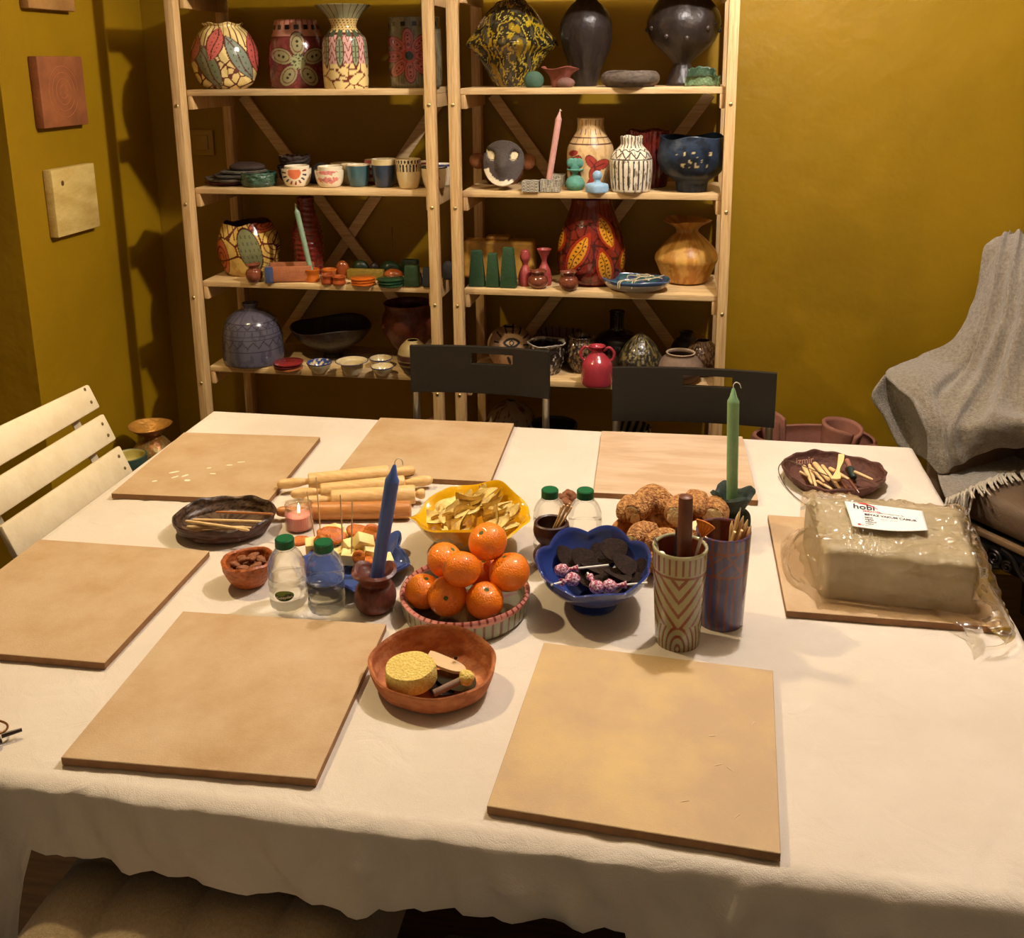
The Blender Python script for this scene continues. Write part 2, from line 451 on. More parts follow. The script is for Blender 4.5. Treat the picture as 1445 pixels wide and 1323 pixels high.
marks(b1, [(-.09, -.06, .012, .004, .6), (-.075, -.085, .010, .003, .9), (-.055, -.075, .012, .004, .9), (-.04, -.10, .007, .005, 0), (.0, -.06, .008, .003, 0),
           (.02, -.01, .007, .003, .2), (.04, .01, .010, .003, .3), (-.02, -.03, .006, .003, .5), (-.11, -.11, .006, .004, .5)], mat('white_clay_fleck', (238, 224, 196), .9), 'clay_flecks')
marks(b6, [(.10, -.045, .006, .0012, .5), (.115, -.05, .006, .001, -.6), (.06, -.12, .007, .001, .4), (.125, -.13, .006, .001, .9), (.09, .01, .005, .001, .2), (.145, .05, .004, .001, 1)], M_smear, 'scratches')
def yellow_patch():
    b = MB()
    for (px, py, a) in ((905, 960, 60), (1020, 1060, 75), (790, 1050, 30)):
        pass
# ================================================================ CHAIRS
M_blk = mat('black_plastic', (31, 27, 20), .5, bump=.3, bscale=500, spec=.3)
M_tube = mat('grey_steel_tube', (150, 145, 130), .3, .9)
def folding_chair(name, x0, x1, yb, ztop, zbot, rz, label, label_h=None):
    """back panel between x0..x1 at depth yb, panel from zbot to ztop; seat towards -y"""
    w = x1 - x0
    t = empty(name, ((x0 + x1) / 2, yb, 0), label, 'chair', 'black folding chairs', rz)
    # back panel with hand-hold: outline extruded, slightly bowed
    hx0, hx1 = -.025 * w / .4, .095 * w / .4
    hz1, hz0 = ztop - .018, ztop - .046
    xs = sorted(set(np.round(np.concatenate([np.linspace(-w / 2, w / 2, 25), [hx0, hx1]]), 4)))
    zs = sorted(set(np.round(np.concatenate([np.linspace(zbot, ztop, 9), [hz0, hz1]]), 4)))
    bm = bmesh.new(); g = {}
    for i, x in enumerate(xs):
        for k, z in enumerate(zs): g[i, k] = bm.verts.new((x, .018 * (1 - (2 * x / w) ** 2), z))
    for i in range(len(xs) - 1):
        for k in range(len(zs) - 1):
            cx, cz = (xs[i] + xs[i + 1]) / 2, (zs[k] + zs[k + 1]) / 2
            if hx0 < cx < hx1 and hz0 < cz < hz1: continue
            bm.faces.new((g[i, k], g[i + 1, k], g[i + 1, k + 1], g[i, k + 1]))
    me = bpy.data.meshes.new('back_panel'); bm.to_mesh(me); bm.free(); me.materials.append(M_blk)
    o = bpy.data.objects.new('back_panel', me); COL.objects.link(o); o.parent = t
    md = o.modifiers.new('s', 'SOLIDIFY'); md.thickness = .014; md.offset = 1
    md = o.modifiers.new('b', 'BEVEL'); md.width = .004; md.segments = 2; md.limit_method = 'ANGLE'
    for s in (-1, 1):
        x = s * (w / 2 - .012)
        MB().add(*tube([(x, .01, ztop - .02), (x, .0, zbot - .06), (x, -.006, .60), (x, -.22, .25), (x, -.36, .012)], .0095, 10, 24)).build('front_leg', M_tube, t)
        MB().add(*tube([(x * .93, -.17, .45), (x * .93, -.02, .2), (x * .93, .03, .012)], .0095, 10, 14)).build('rear_leg', M_tube, t)
    MB().add(*rbox(0, -.22, .45, w - .05, .27, .014, .006)).build('seat', M_blk, t)
    MB().add(*tube([(-w / 2 + .02, -.31, .10), (w / 2 - .02, -.31, .10)], .007, 8)).build('stretcher', M_tube, t)
    return t
folding_chair('folding_chair', .811, 1.180, -.42 , .938, .812, -.012, 'black folding chair tucked behind the table on the left')
folding_chair('folding_chair.001', 1.337, 1.741, -.42, .903, .762, .02, 'black folding chair tucked behind the table on the right, behind the green candle')

# white slatted garden chair
M_wht = mat('chipped_white_paint', (226, 210, 178), .6, col2=(208, 190, 156), scale=14, var=.06, bump=.4, bscale=90)
t = empty('slatted_chair', (.06, -.86, 0), 'cream painted wooden chair with three back slats at the left of the table', 'chair')
BT, BB = np.array([-.050, .874]), np.array([.056, .622])      # (x,z) of the back plane top/bottom relative
dv = (BT - BB); Lb = np.linalg.norm(dv); dv /= Lb; nrm = np.array([-dv[1], dv[0]]); tilt = math.atan2(-dv[0], dv[1])
M_screw = mat('screw', (120, 96, 60), .5, .6)
for k, (s0, s1) in enumerate([(.005, .083), (.101, .175), (.193, .275)]):
    sc = (s0 + s1) / 2; h = s1 - s0
    c = BB + dv * sc
    v, f = rbox(0, 0, 0, .016, .46, h, .005, 2)
    if k == 2:
        vv = v.copy(); m_ = (v[:, 1] > .18) & (v[:, 2] > 0); vv[m_, 2] -= (v[m_, 1] - .18) * .35; v = vv
    M_ = Matrix.Translation((c[0], 0, c[1])) @ Matrix.Rotation(-tilt, 4, 'Y')
    sl = MB().add(v, f).xf(M_).build('back_slat', M_wht, t)
    b = MB()
    for zz in (-h * .22, h * .22):
        v, f = blob((.009, .205, zz), (.0015, .0045, .0045), 2); b.add(v, f)
    b.xf(M_); b.build('screws', M_screw, sl)
for y in (-.19, .17):
    c0 = BB + dv * -.22 - nrm * -.014; c1 = BB + dv * .25 - nrm * -.014
    a0 = (c0[0] - .02, y, c0[1]); a1 = (c1[0] - .02, y, c1[1])
    v, f = tube([(a0[0] + .12, y, .012), (a0[0] + .02, y, .42), a0, a1], .013, 4, None)
    MB().add(v, f).build('rear_upright', M_wht, t)
    MB().add(*tube([(-.02, y, .42 - .40), (.16 + .02, y, .44)], .013, 4)).build('front_leg', M_wht, t)
for k in range(3):
    MB().add(*rbox(.10 + k * .055, 0, .455, .045, .42, .014, .004)).build('seat_slat', M_wht, t)

# tufted stool caught under the hem
M_lin = mat('beige_linen', (176, 154, 118), .9, col2=(160, 138, 104), scale=200, bump=.8, bscale=500, sheen=.3)
t = empty('tufted_stool', (.915, -1.86, 0), 'beige tufted upholstered stool pushed under the front of the table', 'stool')
NX, NY = 90, 60
V = []
for j in range(NY):
    for i in range(NX):
        u = -1 + 2 * i / (NX - 1); v_ = -1 + 2 * j / (NY - 1)
        x = u * .225; y = v_ * .20
        ed = (1 - abs(u) ** 8) * (1 - abs(v_) ** 8)
        cu, cv = (x + .225) / .1125, (y + .2) / .13
        bu = abs(math.sin(PI * cu)) ** .6 * .5 + .5 * abs(math.sin(PI * cv)) ** .6
        V.append((x, y, .535 + .075 * (ed ** .35) + .030 * (bu - .6) * ed))
F = [(j * NX + i, j * NX + i + 1, (j + 1) * NX + i + 1, (j + 1) * NX + i) for j in range(NY - 1) for i in range(NX - 1)]
ring = [i for i in range(NX)] + [j * NX + NX - 1 for j in range(1, NY)] + [(NY - 1) * NX + i for i in range(NX - 2, -1, -1)] + [j * NX for j in range(NY - 2, 0, -1)]
V = np.array(V); low = V[ring].copy(); low[:, 2] = .475; n0 = len(V)
F += [(ring[(k + 1) % len(ring)], ring[k], n0 + k, n0 + (k + 1) % len(ring)) for k in range(len(ring))]
F.append(tuple(n0 + k for k in range(len(ring)))[::-1])
st = MB().add(np.vstack([V, low]), F).build('tufted_seat', M_lin, t, smooth=60)
b = MB()
for i in range(1, 4):
    for j in range(1, 3):
        b.add(*blob((-.225 + i * .1125, -.2 + j * .13, .606), (.009, .009, .004), 2))
b.build('buttons', M_lin, st)
for sx in (-1, 1):
    for sy in (-1, 1):
        MB().add(*tube([(sx * .18, sy * .15, .475), (sx * .19, sy * .165, .012)], [.02, .013], 10)).build('leg', mat('walnut', (70, 44, 26), .5), t)
# dark stool seat under the hem further right
t = empty('black_stool', (1.345, -1.925, 0), 'black stool seat just showing below the tablecloth hem at the bottom edge', 'stool')
v, f = rbox(0, 0, .640, .20, .10, .03, .012, 3); MB().add(v, f).build('seat', M_blk, t)
for sx in (-1, 1):
    for sy in (-1, 1):
        MB().add(*tube([(sx * .08, sy * .03, .63), (sx * .09, sy * .045, .012)], .011, 8)).build('leg', M_dark, t)
# ================================================================ VESSEL HELPERS
M_glaze = mat('painted_glaze', None, .18, paint=True, coat=.5, bump=.5, bscale=70, var=.08, scale=30)
M_matte = mat('painted_clay', None, .75, paint=True, bump=.8, bscale=150, var=.14, scale=50)
M_semi = mat('painted_satin', None, .4, paint=True, bump=.9, bscale=60, var=.16, scale=40)
M_rough = mat('rough_glaze', None, .28, paint=True, bump=3.0, bscale=55, var=.35, scale=45, coat=.4)

def spot(px0, px1, yb, h, rb=.6, yc=None):
    pc = (px0 + px1) / 2
    if yc is None and h == SH0: yc = .115
    if yc is None:
        P = atz(pc, yb, h); R = (px1 - px0) / 2 / FPX * depth(P)
        for _ in range(3):
            c = np.array([P[0], P[1] + rb * R, h]); R = (px1 - px0) / 2 / FPX * depth(c)
            x = aty(pc, yb - 10, c[1])[0]; c[0] = x
        return c[0], c[1], R
    # vertical centre guessed at 5 cm
    c = aty(pc, 0, yc)
    lo = np.array([0, 0, 0.])
    # find pixel row of height h+.05 at yc
    q = None; P = np.array([c[0], yc, h + .05]); 
    for _ in range(4):
        v = RM @ (P - CP); py = CYP - FPX * v[1] / v[2]; P[0] = aty(pc, py, yc)[0]
    return P[0], yc, (px1 - px0) / 2 / FPX * depth(P)
GLAZE = {}
def vase(name, label, cat, box, h, prof, col=None, m=None, group=None, yc=None, n=96, mo=60, t=.004, rf=None, zf=None, depthf=1.0,
         Ht=None, parent=None, a=0.0, dx=0, dy=0):
    px0, yt, px1, yb = box
    x, y, R = spot(px0, px1, yb, h, prof[0][0], yc)
    pc = (px0 + px1) / 2
    if Ht is None: Ht = aty(pc, yt, y + R * prof[-1][0] * .85)[2] - h
    P = [(r * R, z * Ht) for r, z in prof]
    pr_ = vprof(P, t, mo, 12, depthf)
    a0 = math.atan2(CP[0] - x, -(CP[1] - y)) + a
    colf = None
    if callable(col):
        def colf(A, zn, r, s_in):
            return col(np.sin(A) * r / R, zn * Ht / R, A, zn, s_in)
    else:
        base = col if col is not None else (128, 128, 128)
        def colf(A, zn, r, s_in): return full(A, base)
    v, f, c = lathe(pr_, n, rf=rf, zf=(lambda A, zn, r: zf(A, zn, r, R)) if zf else None, colf=colf, a0=a0)
    o = MB().add(v, f, 0, c).build(name, m or M_glaze, parent, (x + dx, y + dy, h + .0005), 60)
    if label: tag(o, label, cat, group)
    GLAZE[o.name] = (x + dx, y + dy, R, Ht)
    return o
def wob(k, amp, ph=0, k2=None, zlo=0.0):
    def f(A, zn):
        w = np.clip((zn - zlo) / max(1e-3, 1 - zlo), 0, 1)
        r = 1 + amp * w * np.sin(k * A + ph)
        if k2: r = r + amp * .5 * w * np.sin(k2 * A + 2 * ph + 1)
        return r
    return f
def rimz(k, amp, ph=0, k2=None):
    """uneven rim height: amp in metres, acts on the upper part"""
    def f(A, zn, r, R):
        w = np.clip((zn - .5) / .5, 0, 1) ** 2
        q = np.sin(k * A + ph)
        if k2: q = q + .6 * np.sin(k2 * A + ph * 2)
        return amp * w * q
    return f
def lump(amp, s=8, seed=0):
    def f(A, zn):
        sh = A.shape; a = A.ravel(); z = np.broadcast_to(zn, sh).ravel()
        return 1 + amp * np.array([noise.noise(Vector((math.cos(q) * s * .3, math.sin(q) * s * .3, w * s * .5 + seed * 5))) for q, w in zip(a, z)]).reshape(sh)
    return f
def nzf(A, zn, s, seed=0, st=1.0):
    sh = A.shape; a = A.ravel(); z = np.broadcast_to(zn, sh).ravel()
    return np.array([noise.fractal(Vector((math.cos(q) * s, math.sin(q) * s, w * s * st + seed * 9)), 1.0, 2.0, 4) for q, w in zip(a, z)]).reshape(sh)

CREAM, BRN = (222, 196, 138), (92, 44, 34)
# ================================================================ SHELF 1 (top visible)
h = SH0
def pat_leaf(X, Y, A, zn, s):
    C = full(X, (214, 188, 122))
    C = np.where((np.sin(X * 9 + Y * 7) > .3)[..., None], np.array((232, 208, 140)), C)
    put(C, (vor(X, Y, 95, 3) < .034) & (Y < 1.25), BRN)
    put(C, (Y > 1.2) & (np.abs(np.sin(A * 14)) < .33), BRN)
    for cx, cy, L, w, r, c in ((-.50, .68, .76, .26, -1.12, (112, 116, 84)), (-.27, 1.29, .52, .22, 1.22, (190, 96, 84)), (.39, .90, .74, .25, -1.05, (122, 132, 116)),
                               (.86, 1.0, .70, .2, -1.35, (176, 84, 74)), (-.9, 1.2, .5, .2, 1.3, (170, 86, 70))):
        q, u, v = leafq(X, Y, cx, cy, L, w, r)
        put(C, q < 1.12, BRN); put(C, q < .93, c)
        put(C, (q < .9) & (np.abs(v + .15 * np.sin(u * 4)) < .07), BRN)
        put(C, (q < .8) & (np.sin(u * 26) > .55) & (np.abs(np.sin(v * 7 + u * 3)) < .35), (70, 50, 44))
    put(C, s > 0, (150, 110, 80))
    return C
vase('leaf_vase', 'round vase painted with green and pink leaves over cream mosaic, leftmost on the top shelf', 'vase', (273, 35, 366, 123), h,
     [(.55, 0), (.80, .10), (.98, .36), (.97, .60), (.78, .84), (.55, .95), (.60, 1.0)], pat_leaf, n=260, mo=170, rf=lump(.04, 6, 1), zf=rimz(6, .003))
def pat_star(X, Y, A, zn, s):
    C = full(X, (126, 58, 54)); C[(nzf(A, zn, 5, 2) > .1)] = (108, 46, 44)
    put(C, (vor(X, Y, 120, 9) < .03) & (Y < .9), (104, 40, 40))
    put(C, zn > .74, (190, 132, 108)); put(C, (zn > .86) & (np.abs(np.sin(A * 12)) < .35), (150, 84, 66))
    put(C, (np.abs(zn - .74) < .012), (110, 50, 44))
    for k in range(5):
        a = PI / 2 + k * 2 * PI / 5
        cx, cy = .0 + .50 * math.cos(a), .86 + .50 * math.sin(a)
        q, u, v = leafq(X, Y, cx, cy, .48, .36, a)
        q2 = ellq(X, Y, cx + .06 * math.cos(a), cy + .06 * math.sin(a), .36, .24, a)
        put(C, q2 < 1.14, (96, 44, 38)); put(C, q2 < 1.0, (150, 142, 100)); put(C, (np.abs(q2 - .72) < .05), (110, 60, 46))
        for dd in (.0, .14): put(C, ellq(X, Y, cx + dd * math.cos(a), cy + dd * math.sin(a), .045, .045) < 1, (58, 44, 30))
    put(C, ellq(X, Y, 0, .86, .24, .24) < 1, (70, 84, 62))
    put(C, (ellq(X, Y, 0, .86, .24, .24) < 1) & (vor(X * 3, Y * 3, 90, 4) < .09), (160, 158, 112))
    for k in range(16): 
        th = -PI + k * PI / 8
        put(C, (np.abs((A - th + PI) % (2 * PI) - PI) < .10) & (np.abs(zn - .885) < .035), (20, 16, 26))
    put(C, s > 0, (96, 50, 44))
    return C
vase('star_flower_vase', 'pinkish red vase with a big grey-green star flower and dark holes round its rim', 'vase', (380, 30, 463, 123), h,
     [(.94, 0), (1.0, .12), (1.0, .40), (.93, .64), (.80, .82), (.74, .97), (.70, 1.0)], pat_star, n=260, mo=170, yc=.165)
def pat_flare(X, Y, A, zn, s):
    C = full(X, (222, 196, 132))
    put(C, (vor(X, Y, 75, 12) < .032) & (zn < .32), (110, 50, 36))
    band = (zn > .30) & (zn < .64)
    put(C, band, (206, 160, 150)); tri = np.abs(((A * 3.4) % 1) - .5) * 2
    put(C, band & (np.abs(tri - (zn * 9 % 1)) < .13), (130, 56, 48))
    for k in range(9):
        th = -PI + k * 2 * PI / 9 + .12; d = np.abs((A - th + PI) % (2 * PI) - PI)
        q = np.sqrt((d / .17) ** 2 + ((zn - .45) / .19) ** 2); put(C, q < 1.1, (96, 48, 36)); put(C, q < .9, (132, 142, 108)); put(C, (q < .7) & (d < .025), (80, 70, 50))
        put(C, (q < .8) & (np.sin(zn * 90) > .8) & (d > .05), (70, 60, 44))
    put(C, (zn > .64) & (zn < .67), (100, 46, 34))
    nb = (zn > .62) & (zn < .70); put(C, nb & (np.abs(np.sin(A * 7)) > .5), (78, 88, 66))
    nk = (zn > .70) & (zn < .84); put(C, nk, (206, 178, 112)); put(C, nk & (np.sin(A * 22 + np.floor(zn * 36) * 1.6) > .55) & (np.sin(zn * 226) > 0), (96, 50, 36))
    put(C, zn >= .84, (140, 138, 104)); put(C, (zn >= .84) & (np.abs(np.sin(A * 11)) < .17), (96, 52, 40))
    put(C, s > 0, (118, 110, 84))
    return C
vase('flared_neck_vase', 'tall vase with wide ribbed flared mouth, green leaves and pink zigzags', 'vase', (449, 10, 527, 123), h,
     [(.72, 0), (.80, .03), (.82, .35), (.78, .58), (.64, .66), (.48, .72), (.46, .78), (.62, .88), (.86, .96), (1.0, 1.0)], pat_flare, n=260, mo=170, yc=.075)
def pat_pinkflower(X, Y, A, zn, s):
    C = full(X, (112, 104, 78)); C[nzf(A, zn, 6, 5) > .15] = (96, 86, 66)
    put(C, (Y < .5) & (np.abs(np.sin(X * 30)) < .3), (90, 74, 60)); cx, cy = -.22, 1.15
    for k in range(8):
        a = PI / 2 + k * PI / 4 + .05
        q = ellq(X, Y, cx + .58 * math.cos(a), cy + .58 * math.sin(a), .37, .20, a)
        put(C, q < 1.12, (92, 34, 34)); put(C, q < 1.0, (160, 84, 76)); put(C, np.abs(q - .62) < .07, (120, 50, 48))
        for dd in (.42, .58, .72): put(C, ellq(X, Y, cx + dd * math.cos(a), cy + dd * math.sin(a), .035, .035) < 1, (60, 24, 26))
    q = ellq(X, Y, cx, cy, .26, .26); put(C, q < 1.0, (156, 56, 54)); put(C, q < .66, (96, 96, 56)); put(C, (q < .6) & (vor(X * 4, Y * 4, 160, 5) < .12), (40, 40, 30))
    for k in range(14):
        th = -PI + k * PI / 7; put(C, (np.abs((A - th + PI) % (2 * PI) - PI) < .09) & (np.abs(zn - .90) < .03), (16, 14, 24))
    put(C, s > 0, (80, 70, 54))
    return C
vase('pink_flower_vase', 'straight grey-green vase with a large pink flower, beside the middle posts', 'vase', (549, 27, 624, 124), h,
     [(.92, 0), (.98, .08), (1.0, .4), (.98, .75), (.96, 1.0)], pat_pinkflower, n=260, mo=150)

def pat_marble(X, Y, A, zn, s):
    v = nzf(A, zn, 2.4, 1, 1.6); w = nzf(A, zn, 3.5, 7, 2.0)
    C = full(X, (44, 38, 26)); put(C, w > .30, (74, 68, 50)); put(C, np.abs(v) < .075, (166, 138, 26)); put(C, (v > .40), (140, 112, 22)); put(C, np.abs(w + .1) < .022, (190, 176, 80))
    return C
def angular(A, zn):
    k = 4; ph = .12
    q = np.abs(((A - ph) % (2 * PI / k)) - PI / k) / (PI / k)      # 1 at corners
    w = np.exp(-((zn - .48) / .26) ** 2)
    return 1 - .30 * w * (1 - q ** 1.5) + .02 * np.sin(3 * A + 5 * zn)
vase('faceted_vase', 'glossy black and yellow marbled vase with four pointed corners', 'vase', (659, 3, 786, 123), h,
     [(.36, 0), (.42, .05), (.58, .20), (.80, .38), (1.04, .50), (.86, .64), (.66, .80), (.48, .92), (.38, .97), (.34, 1.0)], pat_marble, M_glaze, n=200, mo=140, rf=angular, zf=rimz(2, .005, 1), yc=.15, a=.0)
def pat_dark(c1, c2, th=.15, s_=5):
    def f(X, Y, A, zn, s):
        C = full(X, c1); C[nzf(A, zn, s_, 3) > th] = c2; return C
    return f
vase('dark_bottle_vase', 'tall dark brown bottle vase with narrow neck on the top right shelf', 'vase', (790, -12, 864, 123), h,
     [(.40, 0), (.44, .04), (.56, .16), (.88, .40), (1.0, .58), (.92, .72), (.62, .84), (.40, .90), (.36, .95), (.44, 1.0)], pat_dark((40, 32, 28), (50, 40, 33)), M_semi, rf=lump(.05, 9, 4), yc=.15)
t = vase('knobbed_vase', 'large dark knobbed vase on a narrow waist, right end of the top shelf', 'vase', (912, -62, 1014, 122), h,
     [(.42, 0), (.44, .03), (.34, .12), (.26, .20), (.27, .25), (.50, .34), (.84, .46), (1.0, .60), (.96, .74), (.70, .90), (.46, .97), (.5, 1.0)], pat_dark((42, 33, 28), (54, 42, 34)), M_semi, rf=lump(.05, 9, 6), yc=.16, Ht=.262)
x, y, R, Ht = GLAZE[t.name]
for k, (a_, zz) in enumerate(((-1.6, .60), (-1.05, .61), (-.5, .52), (.1, .50), (.7, .60), (1.0, .64), (1.35, .58), (1.7, .63), (3.2, .6))):
    a_ += math.atan2(CP[0] - x, -(CP[1] - y)) ; rr = R * (.98 if zz > .55 else .93)
    MB().add(*blob((rr * math.sin(a_), -rr * math.cos(a_), Ht * zz), .0075, 2), col=(58, 46, 40)).build('knob', M_semi, t)

# little pieces on the top right shelf
def lumpthing(name, label, cat, box, h, col, m=None, amp=.12, freq=18, seed=1, flat=-.75, yc=None, group=None, hz=None, ry=None):
    px0, yt, px1, yb = box
    x, y, R = spot(px0, px1, yb, h, .7, yc); Ht = hz or (aty((px0 + px1) / 2, yt, y)[2] - h)
    v, f = blob((0, 0, 0), (R, ry or R * .8, Ht / (1 - flat)), 4, amp, freq, seed, flat * 1.0)
    v[:, 2] -= v[:, 2].min()
    o = MB().add(v, f, 0, col).build(name, m or M_matte, None, (x, y, h + .0005), 60)
    tag(o, label, cat, group); GLAZE[o.name] = (x, y, R, Ht); return o
lumpthing('clay_ball_pot', 'small dull teal clay pot in front of the marbled vase', 'pot', (739, 100, 768, 125), h, (58, 86, 68), yc=.03)
vase('petal_dish', 'small red-brown dish with a wavy petal rim, between the teal pot and the dark bottle', 'dish', (765, 96, 815, 122), h,
     [(.45, 0), (.55, .5), (.75, .8), (1.0, 1.0)], (126, 66, 48), M_matte, rf=wob(5, .14, 1), zf=rimz(3, .004), yc=.05)
lumpthing('pinkish_clay_ball', 'small mauve brown clay ball pot in front of the petal dish', 'pot', (786, 109, 812, 124), h, (112, 78, 66), yc=.02)
vase('oval_grey_dish', 'flat grey stone-coloured oval dish between the dark vases', 'dish', (848, 102, 931, 124), h,
     [(.80, 0), (.98, .35), (1.0, .75), (.92, 1.0)], pat_dark((92, 80, 68), (76, 64, 54)), M_matte, t=.008, depthf=.75, rf=wob(2, .06, .5, 5), yc=.055, zf=rimz(2, .003, .6))
def curl(name, label, pc, yb, h, w, hh, rz, col):
    x, y, R = spot(pc - w / 2, pc + w / 2, yb, h, .5, .055)
    b = MB(); V = []; n = 26
    for i in range(n):
        u = i / (n - 1); a = -.4 + u * 3.6; r = R * (.55 + .25 * u)
        for j in range(7):
            v_ = j / 6
            V.append((r * math.cos(a) * 1.1, r * .7 * math.sin(a), hh * v_ * (1 - .35 * abs(2 * u - 1)) + .002 * math.sin(9 * a + j)))
    F = [(i * 7 + j, (i + 1) * 7 + j, (i + 1) * 7 + j + 1, i * 7 + j + 1) for i in range(n - 1) for j in range(6)]
    C = np.where((np.arange(n * 7) % 3 == 0)[:, None], np.array(col) * 1.35, np.array(col))
    o = b.add(np.array(V), F, 0, C).build(name, M_rough, None, (x, y, h + .001), 80, (0, 0, rz))
    md = o.modifiers.new('s', 'SOLIDIFY'); md.thickness = .006; md.offset = 0
    return tag(o, label, 'ceramic piece')
curl('curled_leaf', 'green glazed curled clay strip, lower one beside the right post', 996, 121, h, 62, .034, .1, (84, 104, 74))
o = curl('curled_leaf.001', 'dark green curled clay strip lying on top of the other green strip', 994, 121, h + .026, 54, .028, .5, (50, 70, 52)); 

# ================================================================ SHELF 2
h = SH1
def slate(name, label, box, h, seed, col, group='stacked slate coloured plates', yc=.10):
    return vase(name, label, 'plate', box, h, [(.7, 0), (.95, .4), (1.0, 1.0)], pat_dark(col, tuple(v * .7 for v in col)), M_matte, n=80, mo=10, t=.006, depthf=.5,
                rf=lambda A, zn: 1 + .07 * np.sin(3 * A + seed) + .05 * np.sin(7 * A + seed * 2), yc=yc, Ht=.010, group=group)
z = h
for k, (x0, x1, col, lb) in enumerate(((292, 350, (112, 58, 48), 'reddish thin plate at the bottom of the plate stack'), (289, 366, (80, 68, 54), 'brown grey plate, second from the bottom of the stack'),
        (300, 376, (66, 62, 54), 'grey plate, third from the bottom of the stack'), (312, 374, (86, 80, 66), 'lighter grey plate, fourth from the bottom of the stack'))):
    slate('clay_plate' + ('' if k == 0 else '.%03d' % k), lb, (x0, 0, x1, 0), z, k * 1.7, col); z += .0112
lumpthing('dark_clay_slab', 'dark brown lumpy slab lying on top of the plate stack', 'clay piece', (322, 0, 372, 0), z, (50, 34, 26), hz=.026, ry=.05, yc=.10, flat=-.5)
t = vase('teal_dish', 'round dark teal low dish at the front of the second shelf', 'dish', (340, 241, 391, 265), h,
         [(.86, 0), (.98, .3), (1.0, .7), (.95, 1.0)], pat_dark((52, 84, 66), (38, 54, 44), .0, 9), M_rough, rf=lump(.06, 14), t=.005)
# dark ribbed cups stacked
def pat_rib(X, Y, A, zn, s):
    C = full(X, (44, 32, 26)); put(C, (s > 0) & (np.abs(np.sin(A * 9)) < .8), (110, 78, 52)); return C
vase('black_cup', 'black rough cup, lower one of the two stacked behind the sun cup', 'cup', (392, 0, 437, 0), h, [(.6, 0), (.9, .4), (1.0, 1.0)], (40, 30, 24), M_matte, yc=.15, Ht=.055, group='black cups', rf=lump(.08, 12))
vase('black_cup.001', 'black cup with brown ribbed inside, stacked on another behind the sun cup', 'cup', (393, 0, 438, 0), h + .045, [(.6, 0), (.9, .4), (1.0, 1.0)], pat_rib, M_matte, yc=.15, Ht=.040, rf=lump(.08, 12, 2), zf=rimz(9, .0015))
lumpthing('dark_bowl', 'dark brown lumpy shallow bowl behind the pink smear cup', 'bowl', (434, 0, 472, 0), h, (36, 26, 22), hz=.062, yc=.16, flat=-.3)

def cup(name, label, box, col, m=M_glaze, prof=None, group='glazed cups on the second shelf', **k):
    return vase(name, label, 'cup', box, k.pop('h', SH1), prof or [(.62, 0), (.74, .06), (.90, .35), (.98, .70), (1.0, 1.0)], col, m, n=120, mo=70, t=.0025, group=None, **k)
WH = (226, 212, 184)
def pat_sun(X, Y, A, zn, s):
    C = full(X, WH); q = ellq(X, Y, -.15, .95, .42, .42); put(C, q < 1, (206, 110, 70))
    a = np.arctan2(Y - .95, X + .15); r = np.hypot(Y - .95, X + .15)
    ray_ = (r > .55) & (r < .80) & (np.abs(np.sin(a * 7.5)) > .82)
    put(C, ray_ & (np.sin(a * 3.1) > 0), (140, 50, 44)); put(C, ray_ & (np.sin(a * 3.1) <= 0), (48, 52, 84))
    put(C, s > 0, WH); return C
def pat_smear(X, Y, A, zn, s):
    C = full(X, WH); n_ = nzf(A, zn, 5, 4)
    for cy in (1.05, .55):
        q = ellq(X, Y, -.15, cy, .6, .19) + n_ * .8; put(C, q < 1, (206, 128, 118)); put(C, (q < .7) & (n_ > .1), (120, 84, 110))
    put(C, s > 0, WH); return C
def pat_rimmed(body, rim, zr=.9, inner=WH):
    def f(X, Y, A, zn, s):
        C = full(X, body); put(C, zn > zr, rim); put(C, s > 0, inner); return C
    return f
def pat_drops(X, Y, A, zn, s):
    C = full(X, (214, 190, 140))
    for row in (.78, .92):
        u = ((A * 3.6 + (row > .8) * .5) % 1) - .5
        put(C, (np.sqrt((u / .26) ** 2 + ((zn - row) / .07) ** 2) < 1), (34, 36, 44))
    u = ((A * 3.6) % 1) - .5; put(C, (np.abs(u) < .22) & (np.abs(zn - .68) < .09), (40, 44, 50))
    put(C, s > 0, (200, 176, 130)); return C
def pat_floral(X, Y, A, zn, s):
    C = full(X, (222, 200, 158))
    for cx, cy in ((-.35, .7), (.3, .9), (.1, .4), (-.1, 1.2)):
        put(C, ellq(X, Y, cx, cy, .09, .07) < 1, (150, 60, 50)); put(C, segd(X, Y, cx, cy, cx + .1, cy - .16) < .03, (90, 70, 40))
    put(C, zn > .95, (60, 50, 70)); return C
